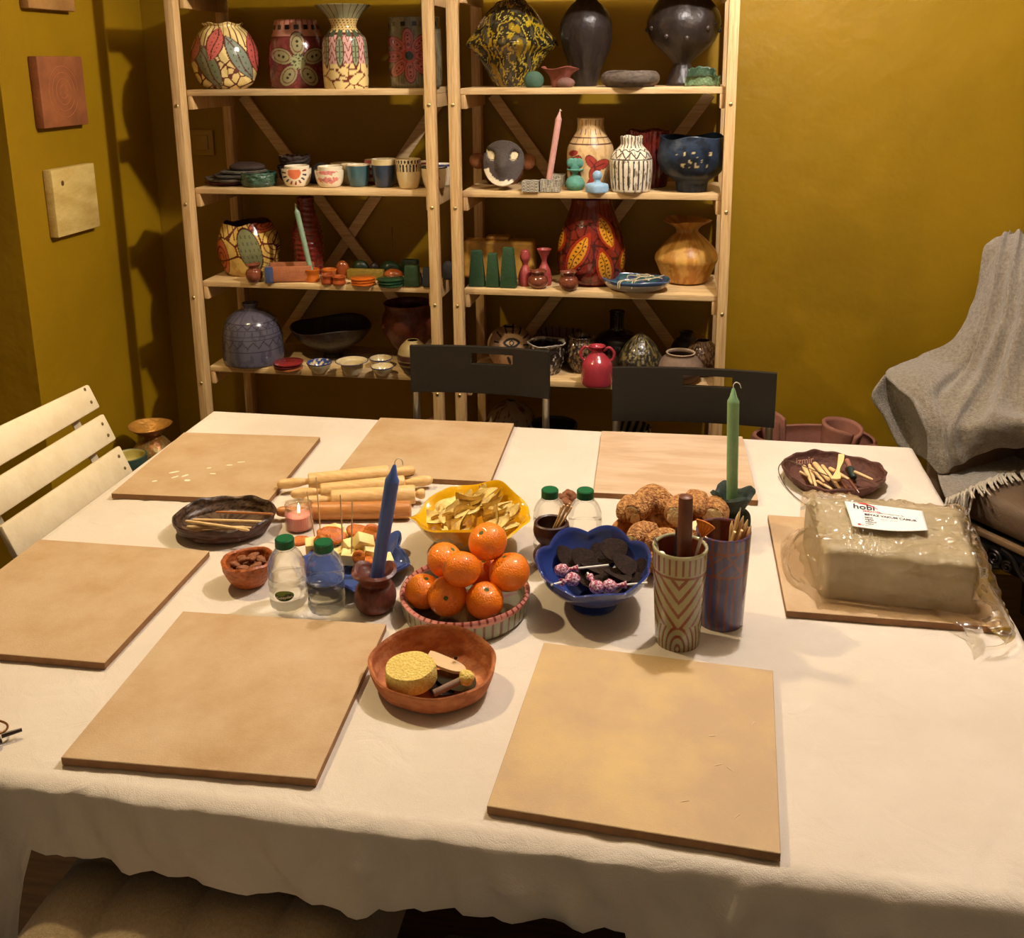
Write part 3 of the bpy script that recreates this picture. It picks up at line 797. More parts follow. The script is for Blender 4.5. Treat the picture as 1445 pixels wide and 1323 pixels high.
def cups():
    cup('painted_cup', 'white cup painted with an orange sun', (398, 236, 440, 264), pat_sun)
    cup('white_cup', 'plain white cup standing inside the sun cup', (401, 0, 436, 0), WH, h=SH1 + .012, yc=GLAZE['painted_cup'][1], Ht=.050)
    cup('painted_cup.001', 'white cup with two pink brush smears', (445, 238, 486, 265), pat_smear)
    cup('white_cup.001', 'plain white cup standing inside the pink smear cup', (448, 0, 483, 0), WH, h=SH1 + .012, yc=GLAZE['painted_cup.001'][1], Ht=.050)
    cup('teal_cup', 'dull teal blue cup right of the pink smear cup', (489, 231, 523, 264), pat_rimmed((62, 92, 98), (190, 170, 130), .96))
    cup('navy_cup', 'navy blue cup with a cream rim', (525, 223, 560, 265), pat_rimmed((46, 58, 74), (206, 184, 134), .80))
    cup('dotted_cup', 'cream cup with black teardrop marks round the top', (559, 223, 595, 267), pat_drops)
    cup('floral_cup', 'small white cup with red sprigs, beside the middle posts', (595, 234, 632, 267), pat_floral)
    cup('cream_cup', 'plain cream cup behind the teal cup', (480, 220, 515, 0), (206, 184, 136), yc=.13, Ht=.062)
    cup('cream_cup.001', 'plain cream cup behind the pink smear cup', (466, 226, 500, 0), (196, 174, 128), yc=.20, Ht=.058)
    cup('banded_cup', 'cream cup with red bands at the back of the shelf', (514, 214, 545, 0), lambda X, Y, A, zn, s: np.where(((np.sin(zn * 22) > .2) & (s < 1))[..., None], np.array((160, 52, 48)), full(X, (214, 190, 150))), yc=.155, Ht=.074)
    cup('dark_rim_cup', 'cream cup with a dark rim at the back of the shelf', (545, 216, 580, 0), pat_rimmed((200, 180, 140), (44, 40, 50), .9), yc=.16, Ht=.070)
    cup('red_rim_cup', 'white cup with a thin red rim behind the floral cup', (577, 216, 612, 0), pat_rimmed((216, 196, 160), (150, 50, 46), .93), yc=.14, Ht=.070)
    cup('blue_rim_cup', 'white cup with a blue rim seen between the middle posts', (608, 225, 640, 0), pat_rimmed((206, 190, 160), (52, 60, 96), .9), yc=.12, Ht=.066)
cups()

# right side of shelf 2
def mask():
    x, y, R = spot(682, 738, 271, SH1, .4, .035)
    t = empty('clay_mask', (x, y, SH1 + .011), 'dark grey and white clay mask face propped at the left of the right shelf', 'mask')
    s = R
    def rel(px, py): return ((px - 710) / 28.0 * s, (272 - py) / 28.0 * s * 1.02)
    # curved shield
    V = []; C = []; n = 40; m = 40
    for j in range(m):
        for i in range(n):
            u = -1 + 2 * i / (n - 1); v = -1 + 2 * j / (m - 1)
            # squircle map to disc
            uu = u * math.sqrt(1 - v * v / 2); vv = v * math.sqrt(1 - u * u / 2)
            X = uu * s * (.98 + .10 * vv); Z = s * 1.14 + vv * s * 1.12
            Y = -(1 - uu * uu) * s * .32 - .25 * s * math.exp(-((uu / .22) ** 2 + ((vv + .1) / .4) ** 2)) + Z * .25
            c = (66, 56, 50)
            q = lambda cx, cy, rx, ry, r: float(ellq(np.array(uu), np.array(vv), cx, cy, rx, ry, r))
            if q(-.58, .34, .34, .26, -.9) < 1 or q(.52, .32, .30, .27, .9) < 1: c = (216, 198, 160); Y += .006
            a_ = math.atan2(vv + .05, uu); rr = math.hypot(uu, vv + .05)
            if rr > .70 and -2.9 < a_ < -.9 and not (rr < .8 and a_ > -1.2): c = (222, 208, 180)
            V.append((X, Y, max(Z, .001))); C.append(c)
    F = [(j * n + i, j * n + i + 1, (j + 1) * n + i + 1, (j + 1) * n + i) for j in range(m - 1) for i in range(n - 1)]
    o = MB().add(np.array(V), F, 0, np.array(C)).build('mask_face', M_matte, t, smooth=80)
    md = o.modifiers.new('s', 'SOLIDIFY'); md.thickness = .010; md.offset = 1
    MB().add(*rbox(0, s * .75, s * .55, s * .5, s * .9, s * 1.1, .004), col=(70, 58, 50)).build('prop_foot', M_matte, t)
mask()
x, y, R = spot(664, 755, 268, SH1, .5, .20)
t = empty('winged_bowl', (x, y, SH1), 'terracotta bowl with two leaf-shaped handles standing behind the mask', 'bowl')
v, f, c = lathe(vprof([(R * .45, 0), (R * .62, .03), (R * .66, .085)], .005, 30), 48, colf=lambda A, zn, r, s: full(A, (120, 72, 38))); MB().add(v, f, 0, c).build('bowl_body', M_matte, t)
for sg in (-1, 1):
    v, f = blob((0, 0, 0), (R * .26, .016, .024), 3, .2, 30, sg); v = v + (sg * R * .78, 0, .068); MB().add(v, f, 0, (140, 86, 46)).build('leaf_handle', M_matte, t)

def candle(name, p0, p1, w, col, label, wick_col=(236, 226, 205), wk=1.0, sides=24, group=None):
    """square-tapered dinner candle from p0 (bottom) to p1 (tip)"""
    p0 = np.array(p0, float); p1 = np.array(p1, float); d = p1 - p0; Ln = np.linalg.norm(d); u = d / Ln
    t = empty(name, tuple(p0), label, 'candle', group)
    r = w / 2; s = np.array([0, Ln - r * 2.6, Ln - r * 2.3, Ln - r * 1.6, Ln - r * .2, Ln]); rr = np.array([r * .94, r, r * .98, r * .62, r * .26, r * .10])
    pts = [u * q for q in s]
    V, F = tube(pts, rr, sides)
    cm = mat('wax_%d_%d_%d' % col, col, .45, sss=.15, col2=tuple(int(q * .93) for q in col), scale=30)
    MB().add(V, F).build('wax_stick', cm, t, smooth=50)
    tip = u * Ln; wp = [tip - u * .004, tip + u * .006, tip + u * .010 * wk + np.array([.005, 0, .001]) * wk, tip + u * .008 * wk + np.array([.011, 0, 0]) * wk, tip + np.array([.014, 0, 0]) * wk]
    MB().add(*tube(wp, .0009, 6, 20)).build('wick', mat('wick', wick_col, .9), t)
    return t
# zebra blocks with pink candle
def pat_zebra(v):
    return np.where((np.sin(v[:, 2] * 1500 + 1.5 * np.sin(v[:, 0] * 260) + v[:, 1] * 300) > .1)[:, None], np.array((206, 196, 172)), np.array((44, 38, 34)))
def zebra(name, label, x0, x1, yb, h, hh, dp):
    a = atz((x0 + x1) / 2, yb, h); w = (x1 - x0) / FPX * depth(a)
    bm = bmesh.new(); bmesh.ops.create_cube(bm, size=1)
    bmesh.ops.subdivide_edges(bm, edges=list(bm.edges), cuts=24, use_grid_fill=True)
    v = np.array([tuple(q.co) for q in bm.verts]) * (w, dp, hh) + (0, dp / 2, hh / 2); f = [[q.index for q in p.verts] for p in bm.faces]; bm.free()
    o = MB().add(v, f, 0, pat_zebra(v)).build(name, M_matte, None, (a[0], a[1], h + .0005), 30)
    return tag(o, label, 'candle block'), a, w
zebra('striped_block', 'black and white striped clay block left of the pink candle', 736, 760, 271, SH1, .030, .045)
o, a, w = zebra('striped_block.001', 'black and white striped clay block holding the pink candle', 762, 790, 271, SH1, .034, .035)
zebra('striped_block.002', 'black and white striped clay block partly hidden behind the pink candle holder', 778, 797, 264, SH1, .036, .04)
p1 = aty(790, 157, a[1] + .03); candle('pink_candle', (aty(775, 252, a[1] + .02)[0], a[1] + .017, SH1 + .0350), (p1[0], a[1] + .03, p1[2]), .0185, (204, 150, 138), 'pink dinner candle leaning in the striped block', wk=.3)
def pat_redflower(X, Y, A, zn, s):
    C = full(X, (206, 172, 122)); put(C, nzf(A, zn, 4, 3) > .25, (190, 154, 104))
    for cx, cy in ((.22, .95), (-.75, .9)):
        for k in range(3):
            a = 2.25 + k * 2.2 if cx > 0 else 1.0 + k * 2.1
            q = ellq(X, Y, cx + .27 * math.cos(a), cy + .27 * math.sin(a), .30, .19, a); put(C, q < 1.12, (70, 30, 26)); put(C, q < 1, (158, 58, 44))
            put(C, segd(X, Y, cx, cy, cx + .4 * math.cos(a), cy + .4 * math.sin(a)) < .02, (80, 30, 26))
    q = ellq(X, Y, .12, .35, .3, .2, .8); put(C, q < 1, (150, 54, 42)); q = ellq(X, Y, -.72, 1.5, .2, .12, .3); put(C, q < 1, (158, 58, 44))
    put(C, (np.abs(zn - .64) < .010) | (np.abs(zn - .73) < .008) | ((zn > .64) & (zn < .73) & (np.abs(np.sin(A * 8)) < .12)), (84, 44, 34))
    put(C, (zn > .75) & (np.abs(np.sin(A * 9)) < .22) & (np.abs((zn * 8) % 1 - .5) < .33), (60, 34, 30)); put(C, (Y < .8) & (X > .6) & (np.abs(np.sin(X * 40)) < .3), (50, 30, 26)); return C
vase('red_flower_vase', 'cream vase with red flowers and a lined neck behind the teal jug', 'vase', (800, 166, 866, 268), h,
     [(.88, 0), (.96, .12), (1.0, .40), (.97, .58), (.76, .72), (.60, .82), (.56, .90), (.58, 1.0)], pat_redflower, M_semi, n=240, mo=160, yc=.12)
t = empty('heart_bottle', (0, 0, 0), 'small turquoise clay bottle with a heart stopper and tiny collar', 'bottle')
x, y, R = spot(798, 825, 269, h, .6); t.location = (x, y, h + .0005); TQ = (84, 140, 122)
v, f, c = lathe(vprof([(R * .62, 0), (R * .95, .010), (R, .022), (R * .72, .036), (R * .38, .043), (R * .36, .052), (R * .85, .058), (R * .86, .061)], .003, 50), 48, colf=lambda A, zn, r, s: full(A, TQ))
MB().add(v, f, 0, c).build('bottle_body', M_matte, t)
b = MB()
for sg in (-1, 1): b.add(*blob((sg * R * .42, 0, .078), (R * .50, .006, R * .50), 3), col=TQ)
b.add(*blob((0, 0, .069), (R * .5, .006, R * .85), 3), col=TQ); b.build('heart_stopper', M_matte, t)
t = empty('ball_bottle', (0, 0, 0), 'small pale blue clay bottle with a ball on its neck', 'bottle')
x, y, R = spot(827, 858, 272, h, .6); t.location = (x, y, h + .0005); LB = (140, 172, 196)
v, f, c = lathe(vprof([(R * .96, 0), (R * 1.0, .006), (R * .98, .019), (R * .80, .024), (R * .32, .028), (R * .26, .040)], .003, 40), 40, rf=lambda A, zn: 1 + .06 * np.cos(4 * A), colf=lambda A, zn, r, s: full(A, LB))
MB().add(v, f, 0, c).build('bottle_body', M_matte, t); MB().add(*blob((0, 0, .047), R * .44, 3, .04), col=LB).build('ball_stopper', M_matte, t)
def pat_bwv(X, Y, A, zn, s):
    C = full(X, (218, 206, 180)); n_ = nzf(A, zn, 7, 8); dk = (52, 40, 32); put(C, n_ > .28, (150, 132, 108))
    u = A * 26 / (2 * PI) % 1
    put(C, (zn < .58) & (zn > .06) & (np.abs(u - .5) < .15 + .05 * n_), dk); put(C, (np.abs(zn - .60) < .009), dk)
    z_ = ((A * 12 / (2 * PI)) % 1); tri = np.abs(z_ - .5) * 2
    put(C, (zn > .61) & (zn < .74) & (np.abs(tri - (zn - .62) / .11) < .16), dk); put(C, (np.abs(zn - .76 - .015 * np.sin(A * 12)) < .009), dk)
    put(C, (zn > .80) & (np.abs(np.sin(A * 10)) < .35), dk); return C
vase('black_white_vase', 'chalky white vase with scratched black vertical lines and a triangle band', 'vase', (860, 192, 920, 273), h,
     [(.84, 0), (.92, .06), (1.0, .40), (.98, .58), (.82, .72), (.58, .82), (.50, .88), (.52, 1.0)], pat_bwv, M_matte, n=240, mo=140, zf=rimz(4, .002))
vase('ribbed_red_vase', 'dark red ribbed glazed vase behind the scratched white vase', 'vase', (884, 183, 946, 262), h,
     [(.80, 0), (.95, .25), (.98, .5), (.85, .72), (.90, .85), (1.0, 1.0)], pat_dark((108, 34, 24), (82, 24, 18)), M_glaze, yc=.165, n=160, rf=lambda A, zn: 1 + .03 * np.sin(A * 24), zf=rimz(5, .003))
vase('blue_black_bowl', 'big dark blue black glazed bowl on a small foot at the right end', 'bowl', (928, 190, 1024, 272), h,
     [(.44, 0), (.46, .10), (.52, .20), (.82, .34), (1.0, .58), (1.0, .80), (.94, 1.0)],
     lambda X, Y, A, zn, s: np.where(((nzf(A, zn, 7, 2) > .34) & (np.abs(zn - .62) < .14) & (np.abs(X - .05) < .5))[..., None], np.array((190, 170, 120)), np.where((nzf(A, zn, 3, 5) > 0)[..., None], np.array((30, 44, 62)), full(X, (20, 28, 40)))), M_semi, n=140, mo=80, rf=lump(.05, 6, 3), zf=rimz(3, .004, 1, 5))

# ================================================================ SHELF 3
h = SH2
def pat_cactus(X, Y, A, zn, s):
    C = full(X, (206, 170, 88)); put(C, nzf(A, zn, 4, 1) > .2, (190, 152, 74))
    put(C, (np.abs(np.sin(np.hypot(X - .9, Y - 1.1) * 20)) < .3) & (X > .35), (96, 40, 30)); put(C, (np.abs(np.sin(X * 20 + Y * 2)) < .3) & (Y > 1.2) & (X < .1), (96, 40, 30))
    for cx, cy, rx, ry in ((-.86, .62, .2, .6), (.55, 1.62, .5, .2)):
        q = ellq(X, Y, cx, cy, rx, ry, .1); put(C, q < 1.1, (90, 38, 30)); put(C, q < 1, (182, 90, 58)); put(C, (np.abs(q - .6) < .06) | (np.abs(q - .3) < .05), (120, 50, 36))
    put(C, (vor(X, Y, 26, 21) < .05), (92, 40, 30))
    q = ellq(X, Y, .02, .88, .32, .68, .28); put(C, q < 1.09, (70, 34, 26)); put(C, q < 1.0, (112, 112, 76))
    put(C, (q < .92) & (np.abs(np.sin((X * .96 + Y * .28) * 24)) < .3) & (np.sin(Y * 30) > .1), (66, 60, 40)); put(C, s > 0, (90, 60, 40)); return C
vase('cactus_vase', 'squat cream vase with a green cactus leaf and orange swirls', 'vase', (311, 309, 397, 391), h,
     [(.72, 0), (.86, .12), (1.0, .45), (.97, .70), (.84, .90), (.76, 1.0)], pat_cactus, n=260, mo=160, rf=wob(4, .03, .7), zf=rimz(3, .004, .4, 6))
def smallpot(name, label, box, h, col=(112, 58, 38), **k):
    return vase(name, label, 'pot', box, h, [(.60, 0), (.92, .2), (1.0, .42), (.84, .66), (.60, .76), (.62, .84), (.88, 1.0)], col, M_glaze, n=60, mo=40, t=.003, rf=wob(3, .05, .4), zf=rimz(3, .0015), **k)
smallpot('brown_bud_pot', 'tiny red-brown bud pot in front of the cactus vase', (347, 371, 371, 399), h)
def bookbox():
    a = atz(403, 400, SH2); w = 62 / FPX * depth(a); hh = .050
    t = empty('wrapped_clay_box', (a[0] + .004, a[1] + .012, SH2 + .001), 'open terracotta box with a blue glazed corner and striped end', 'box', rz=.22)
    x0, x1, y0, y1 = -w / 2, w / 2, 0, .075
    b = MB()
    for q in (((x0 + x1) / 2, y0 + .004, hh / 2, w, .008, hh), ((x0 + x1) / 2, y1, hh / 2, w, .008, hh), (x1, (y0 + y1) / 2, hh / 2, .008, y1 - y0, hh), ((x0 + x1) / 2, (y0 + y1) / 2, .004, w, y1 - y0, .008)):
        b.add(*rbox(*q, .003), col=(158, 94, 56))
    b.build('box_body', M_matte, t)
    MB().add(*rbox(x0 + .011, y0 - .0015, hh / 2, .024, .004, hh, .001), col=(52, 66, 104)).build('blue_corner', M_glaze, t)
    e = MB()
    for k in range(8): e.add(*rbox(x0 - .003, y0 + .006 + k * .009, hh * .47, .007, .0055, hh * .94, .001), col=(60, 50, 36) if k % 2 else (150, 130, 70))
    e.build('striped_end', M_matte, t)
bookbox()
t = vase('ringed_red_vase', 'tall dark red vase with coiled rings behind the pale candle', 'vase', (414, 277, 458, 378), h,
     [(.88, 0), (.95, .1), (1.0, .4), (.90, .60), (.62, .80), (.52, .90), (.56, 1.0)], pat_dark((112, 34, 26), (84, 24, 20)), M_glaze, yc=.155, n=120, mo=110, rf=lambda A, zn: 1 + .035 * np.sin(zn * 95 + .8 * np.sin(2 * A)))
def holder(name, label, box, col=(178, 92, 28), h=SH2, **k):
    return vase(name, label, 'candle holder', box, h, [(.88, 0), (.94, .2), (.84, .55), (.95, .85), (1.0, 1.0)], col, M_glaze, n=60, mo=36, t=k.pop('t', .0055), rf=wob(2, .05, .3), **k)
hc = holder('orange_candle_holder', 'orange candle holder with the pale green candle in it', (430, 378, 452, 399), depthf=.8)
x, y, R, Ht = GLAZE[hc.name]; p1 = aty(417, 290, y)
candle('pale_green_candle', (x, y, SH2 + .0105), (p1[0], y, p1[2]), .0165, (132, 156, 130), 'pale grey-green dinner candle leaning left on the left unit', wk=.3)
holder('orange_candle_holder.001', 'orange candle holder right of the pale candle, empty', (453, 378, 475, 392), yc=.06)
holder('rust_candle_holder', 'rust brown double candle holder, left lobe near the shelf edge', (452, 386, 472, 402), col=(138, 62, 26))
holder('rust_candle_holder.001', 'rust brown candle holder lobe with pale rim, right of the other rust one', (468, 388, 489, 403), col=(150, 70, 30))
lumpthing('amber_clay_piece', 'amber brown lumpy clay piece behind the rust holders', 'clay piece', (473, 368, 494, 390), h, (136, 66, 24), M_glaze, yc=.10, amp=.35)
def block(name, label, box, h, dp, col, m=None, bev=.004, rz=0, yc=None, cat='clay block', taper=1.0, group=None):
    px0, yt, px1, yb = box; pc = (px0 + px1) / 2
    if yc is None: a = atz(pc, yb, h); y0 = a[1]
    else: y0 = yc - dp / 2
    a = aty(pc, (yt + yb) / 2, y0); w = (px1 - px0) / FPX * depth(a); hh = aty(pc, yt, y0 + dp * .5)[2] - h
    v, f = rbox(0, dp / 2, hh / 2, w, dp, hh, min(bev, hh * .3, w * .3), 2)
    s = 1 - (1 - taper) * v[:, 2:3] / hh; v = np.hstack([v[:, :1] * s, (v[:, 1:2] - dp / 2) * s + dp / 2, v[:, 2:3]])
    o = MB().add(v, f, 0, col).build(name, m or M_matte, None, (a[0], y0, h + .0005), 40, (0, 0, rz))
    return tag(o, label, cat, group)
o = block('incense_holder', 'olive ochre rectangular clay block at the back holding an incense stick', (488, 380, 541, 398), h, .03, (128, 104, 26), yc=.085)
def stack(base, labels, box, h, n, th, col, group, cat='disc', yc=None, m=M_glaze, shift=.0015):
    px0, yt, px1, yb = box
    x, y, R = spot(px0, px1, yb, h, .95, yc); rs = random.Random(int(px0))
    for k in range(n):
        v, f = lathe([(.0005, 0), (R * .93, 0), (R, th * .3), (R, th * .7), (R * .9, th * .96), (.0005, th)], 48, rf=lambda A, zn, k=k: 1 + .02 * np.sin(2 * A + k * 2) + .012 * np.sin(5 * A + k))[:2]
        c_ = col[k % len(col)] if isinstance(col, list) else col
        o = MB().add(v, f, 0, c_).build(base + ('' if k == 0 and not bpy.data.objects.get(base) else ''), m, None, (x + rs.uniform(-1, 1) * shift, y + rs.uniform(-1, 1) * shift, h + .0005 + k * (th + .0004)), 50)
        tag(o, labels[k], cat, group)
stack('orange_coaster', ['orange glazed disc at the bottom of the orange stack', 'orange glazed disc, middle of the orange stack', 'orange glazed disc on top of the orange stack'], (495, 0, 530, 405), h, 3, .0075, (186, 92, 26), 'orange coasters')
stack('green_coaster', ['dark green glazed disc at the bottom of the green stack', 'dark green glazed disc, middle of the green stack', 'dark green glazed disc on top of the green stack'], (533, 0, 571, 407), h, 3, .0080, (28, 62, 38), 'green coasters')
GRN = (28, 44, 22)
lumpthing('green_clay_lump', 'dark green clay lump behind the olive block, left one', 'clay piece', (497, 367, 522, 385), h, GRN, M_semi, yc=.15, amp=.4)
lumpthing('purple_clay_lump', 'dark purple-brown clay lump between the green lumps', 'clay piece', (520, 370, 538, 386), h, (48, 36, 40), M_semi, yc=.15, amp=.4)
lumpthing('green_clay_lump.001', 'dark green clay lump right of the purple one', 'clay piece', (537, 368, 567, 386), h, (26, 48, 26), M_semi, yc=.15, amp=.4)
block('green_clay_block', 'square dark green clay block at the back of the shelf', (565, 366, 589, 386), h, .03, (22, 36, 20), M_semi, yc=.16)
lumpthing('orange_clay_piece', 'small orange brown clay piece behind the green coasters', 'clay piece', (541, 379, 569, 394), h, (160, 82, 36), M_glaze, yc=.085)
block('green_pillar_block', 'dark green tapering pillar block near the right end of left unit', (568, 374, 592, 405), h, .028, (34, 56, 28), M_semi, taper=.82)
lumpthing('violet_bead', 'tiny violet glazed bead beside the green pillar block', 'bead', (588, 384, 596, 400), h, (60, 52, 96), M_glaze, yc=.03)
block('slate_pillar_block', 'dark slate blue rounded pillar block next to the middle post', (594, 377, 609, 406), h, .022, (40, 46, 52), M_semi, taper=.7, bev=.006)
lumpthing('olive_clay_piece', 'olive clay piece half hidden by the middle post', 'clay piece', (607, 380, 624, 402), h, (110, 92, 34), yc=.05)
lumpthing('dark_clay_piece', 'dark clay lump seen between the two middle posts', 'clay piece', (622, 368, 642, 392), h, (34, 28, 24), yc=.12)
# incense stick
P = aty(555, 371, .15); Q = aty(555, 320, .15)
o = MB().add(*tube([(0, 0, 0), (0, 0, Q[2] - SH2 - .03)], .0013, 6)).build('incense_stick', mat('incense', (74, 44, 30), .9), None, (P[0], .15, SH2 + .0295)); tag(o, 'thin upright incense stick standing in a dark green lump', 'incense stick')

# right side of shelf 3
for k, (b_, lb) in enumerate((((660, 353, 684, 405), 'green tapered obelisk block, leftmost of three'), ((684, 357, 704, 406), 'green tapered obelisk block, shortest and in the middle of three'), ((704, 349, 728, 407), 'green tapered obelisk block, rightmost of three'))):
    block('green_obelisk' + ('' if k == 0 else '.%03d' % k), lb, b_, h, .030, (36, 66, 34), M_matte, taper=.62, cat='obelisk', rz=(.05, 0, -.05)[k])
t = empty('ochre_slab_vase', (0, 0, 0), 'flat ochre slab vase with a short mouth behind the green obelisks', 'vase')
a = aty(706, 390, .17); t.location = (a[0], .17, SH2 + .0005); w = 100 / FPX * depth(a)
MB().add(*rbox(0, 0, .06, w, .07, .12, .012, 3), col=(186, 140, 62)).build('slab_body', M_semi, t)
MB().add(*rbox(-.004, 0, .126, w * .33, .05, .012, .005, 2), col=(176, 124, 52)).build('mouth', M_semi, t)
PK = (152, 62, 58)
vase('pink_figure_vase', 'small pink vase with a pinched round head, left of the pair', 'vase', (731, 352, 751, 399), h, [(.8, 0), (1.0, .15), (.85, .38), (.45, .55), (.42, .62), (.72, .78), (.60, .95), (.42, 1.0)], PK, M_semi, n=60, mo=50, t=.003, yc=.06)
vase('pink_figure_vase.001', 'small pink vase with a flared mouth, right of the pair', 'vase', (757, 350, 779, 394), h, [(.9, 0), (1.0, .15), (.8, .40), (.38, .60), (.34, .72), (.66, .88), (.94, 1.0)], PK, M_semi, n=60, mo=50, t=.003, yc=.08)
smallpot('brown_bud_pot.001', 'small red-brown pot with flared rim in front of the pink vases', (745, 380, 774, 408), h)
smallpot('brown_bud_pot.002', 'small red-brown pot in front of the big cocoa pod vase', (789, 381, 817, 411), h)
def pat_pod(X, Y, A, zn, s):
    C = full(X, (116, 34, 22)); put(C, nzf(A, zn, 5, 1) > .15, (94, 26, 18)); put(C, (vor(X, Y, 90, 5) < .03) & (zn < .75), (62, 18, 14))
    put(C, (zn > .78) & (np.abs(np.sin(A * 16)) < .3), (70, 20, 16))
    for cx, cy, L, w, r in ((-.38, .98, .60, .20, 1.05), (.42, 1.58, .48, .17, -1.15), (.40, .58, .52, .19, -1.35), (-.93, 1.35, .4, .16, 1.4), (1.0, .8, .4, .15, 1.3)):
        q, u, v = leafq(X, Y, cx, cy, L * 1.2, w * 1.3, r); put(C, q < 1.12, (70, 20, 14)); put(C, q < 1.0, (150, 46, 24)); q, u, v = leafq(X, Y, cx, cy, L, w, r)
        put(C, q < .9, (206, 142, 36)); put(C, (q < .85) & (np.abs(v + .12 * np.sin(u * 6)) < .06), (80, 28, 14)); put(C, (q < .72) & (np.sin(u * 28) > .45) & (np.abs(np.abs(v) - .4) < .16), (70, 30, 14))
    return C
vase('cocoa_pod_vase', 'large glossy red-brown vase with three yellow cocoa pods', 'vase', (786, 276, 882, 399), h,
     [(.72, 0), (.90, .08), (1.0, .30), (.92, .55), (.72, .78), (.60, .92), (.58, 1.0)], pat_pod, n=280, mo=180, yc=.14)
def blue_dish():
    o = vase('rope_dish', 'oval blue and white dish with thin rope laced over it', 'dish', (850, 384, 946, 414), SH2, [(.60, 0), (.85, .35), (.97, .8), (1.0, 1.0)],
        lambda X, Y, A, zn, s: np.where((s > 0)[..., None], np.where((nzf(A, zn, 4, 4) > 0)[..., None], np.array((50, 92, 88)), np.array((58, 64, 96))), np.where((zn > .68)[..., None], np.array((70, 88, 120)), full(X, (176, 168, 156)))),
        M_glaze, n=120, mo=40, t=.006, rf=wob(2, .03, 0, 7), yc=.04, zf=rimz(4, .002), Ht=.034)
    x, y, R, Ht = GLAZE[o.name]
    o.scale = (1, .72, 1)
    b = MB()
    for (ax, ay, bx, by) in ((-.5, -.98, .2, .3), (-.1, -1.0, .1, .6), (-.55, -.9, .6, .1), (.0, -.8, .8, .6), (-.3, .4, .5, .5), (.3, .8, .75, .0)):
        b.add(*tube([(ax * R * .9, ay * R * .92, Ht * .55), (ax * R * .82, ay * R * .88, Ht + .004), ((ax + bx) / 2 * R, (ay + by) / 2 * R, Ht + .001), (bx * R, by * R, Ht + .003)], .0017, 6, 16))
    b.add(*tube([(R * .2 + R * .22 * math.cos(q), R * .3 + R * .22 * math.sin(q), Ht + .005) for q in np.linspace(0, 6.28, 20)], .0017, 6))
    b.build('rope_lacing', mat('twine', (186, 172, 140), .9), o)
blue_dish()
vase('ochre_flared_vase', 'ochre vase with angular shoulders and wide uneven mouth, right end of third shelf', 'vase', (924, 306, 1011, 402), h,
     [(.50, 0), (.72, .05), (.92, .28), (1.0, .40), (.86, .55), (.50, .74), (.34, .82), (.42, .90), (.76, 1.0)], pat_dark((198, 150, 74), (176, 120, 48), .12, 3), M_semi, n=100, rf=wob(4, .06, .2, 3), zf=rimz(2, .003, .5, 5))

# ================================================================ SHELF 4
h = SH3
def pat_bell(X, Y, A, zn, s):
    C = full(X, (84, 80, 92)); put(C, nzf(A, zn, 5, 1) > .2, (72, 68, 80)); dk = (52, 48, 58)
    for zz in (.28, .47, .53, .62, .72): put(C, np.abs(zn - zz) < .006, dk)
    tri = np.abs(((A * 18 / (2 * PI)) % 1) - .5) * 2
    put(C, (zn > .33) & (zn < .45) & (np.abs(tri - (zn - .34) / .1) < .13), dk); put(C, (zn > .63) & (zn < .71) & (np.abs(tri - (zn - .64) / .07) < .13), dk)
    put(C, (zn > .54) & (zn < .61) & (np.abs(np.sin(A * 36)) < .3), dk); return C
vase('bell_vase', 'grey-blue bell shaped vase with incised bands and a tiny neck', 'vase', (317, 425, 401, 521), h,
     [(.90, 0), (1.0, .05), (1.0, .30), (.95, .55), (.80, .74), (.50, .86), (.24, .90), (.22, .94), (.28, 1.0)], pat_bell, M_glaze, n=240, mo=160)
stack('round_coaster', ['orange brown disc at the bottom under the red discs', 'dark red disc in the middle of the coaster stack', 'brick red disc on top of the coaster stack'], (386, 0, 427, 526), h, 3, .0085, [(160, 92, 50), (88, 30, 28), (128, 40, 38)], 'red coasters', shift=.004)
def pat_bl(inner):
    def f(X, Y, A, zn, s):
        C = full(X, (206, 190, 150)); put(C, (zn > .90), (40, 52, 104)); put(C, (s > 0), (206, 186, 140))
        if inner: put(C, (s > 0) & (nzf(A, zn, 4, 2) > -.1), (48, 70, 128))
        return C
    return f
BWP = [(.42, 0), (.55, .12), (.80, .50), (.95, .85), (1.0, 1.0)]
vase('blue_wash_bowl', 'small white bowl washed blue inside', 'bowl', (433, 0, 469, 528), h, BWP, pat_bl(True), n=80, mo=40, t=.003, Ht=.034)
vase('flared_bowl', 'white bowl with a wide flared blue rim', 'bowl', (474, 0, 520, 531), h, [(.35, 0), (.5, .1), (.66, .5), (.72, .86), (1.0, 1.0)], pat_bl(False), n=80, mo=40, t=.003, Ht=.044)
vase('blue_rim_bowl', 'small cream bowl with a dark blue rim, rear one of two', 'bowl', (521, 0, 554, 519), h, BWP, pat_bl(False), n=80, mo=40, t=.003, Ht=.028, group=None)
vase('blue_rim_bowl.001', 'small cream bowl with a dark blue rim, front one of two', 'bowl', (523, 0, 556, 531), h, BWP, pat_bl(False), n=80, mo=40, t=.003, Ht=.028)
vase('dark_footed_bowl', 'wide black-brown footed bowl with wavy rim in shadow at the back', 'bowl', (413, 446, 526, 506), h,
     [(.26, 0), (.24, .12), (.40, .25), (.74, .52), (.92, .78), (1.0, 1.0)], pat_dark((38, 26, 20), (50, 34, 24)), M_semi, n=110, yc=.165, zf=rimz(3, .006, .8, 2), rf=wob(3, .03), Ht=.105)
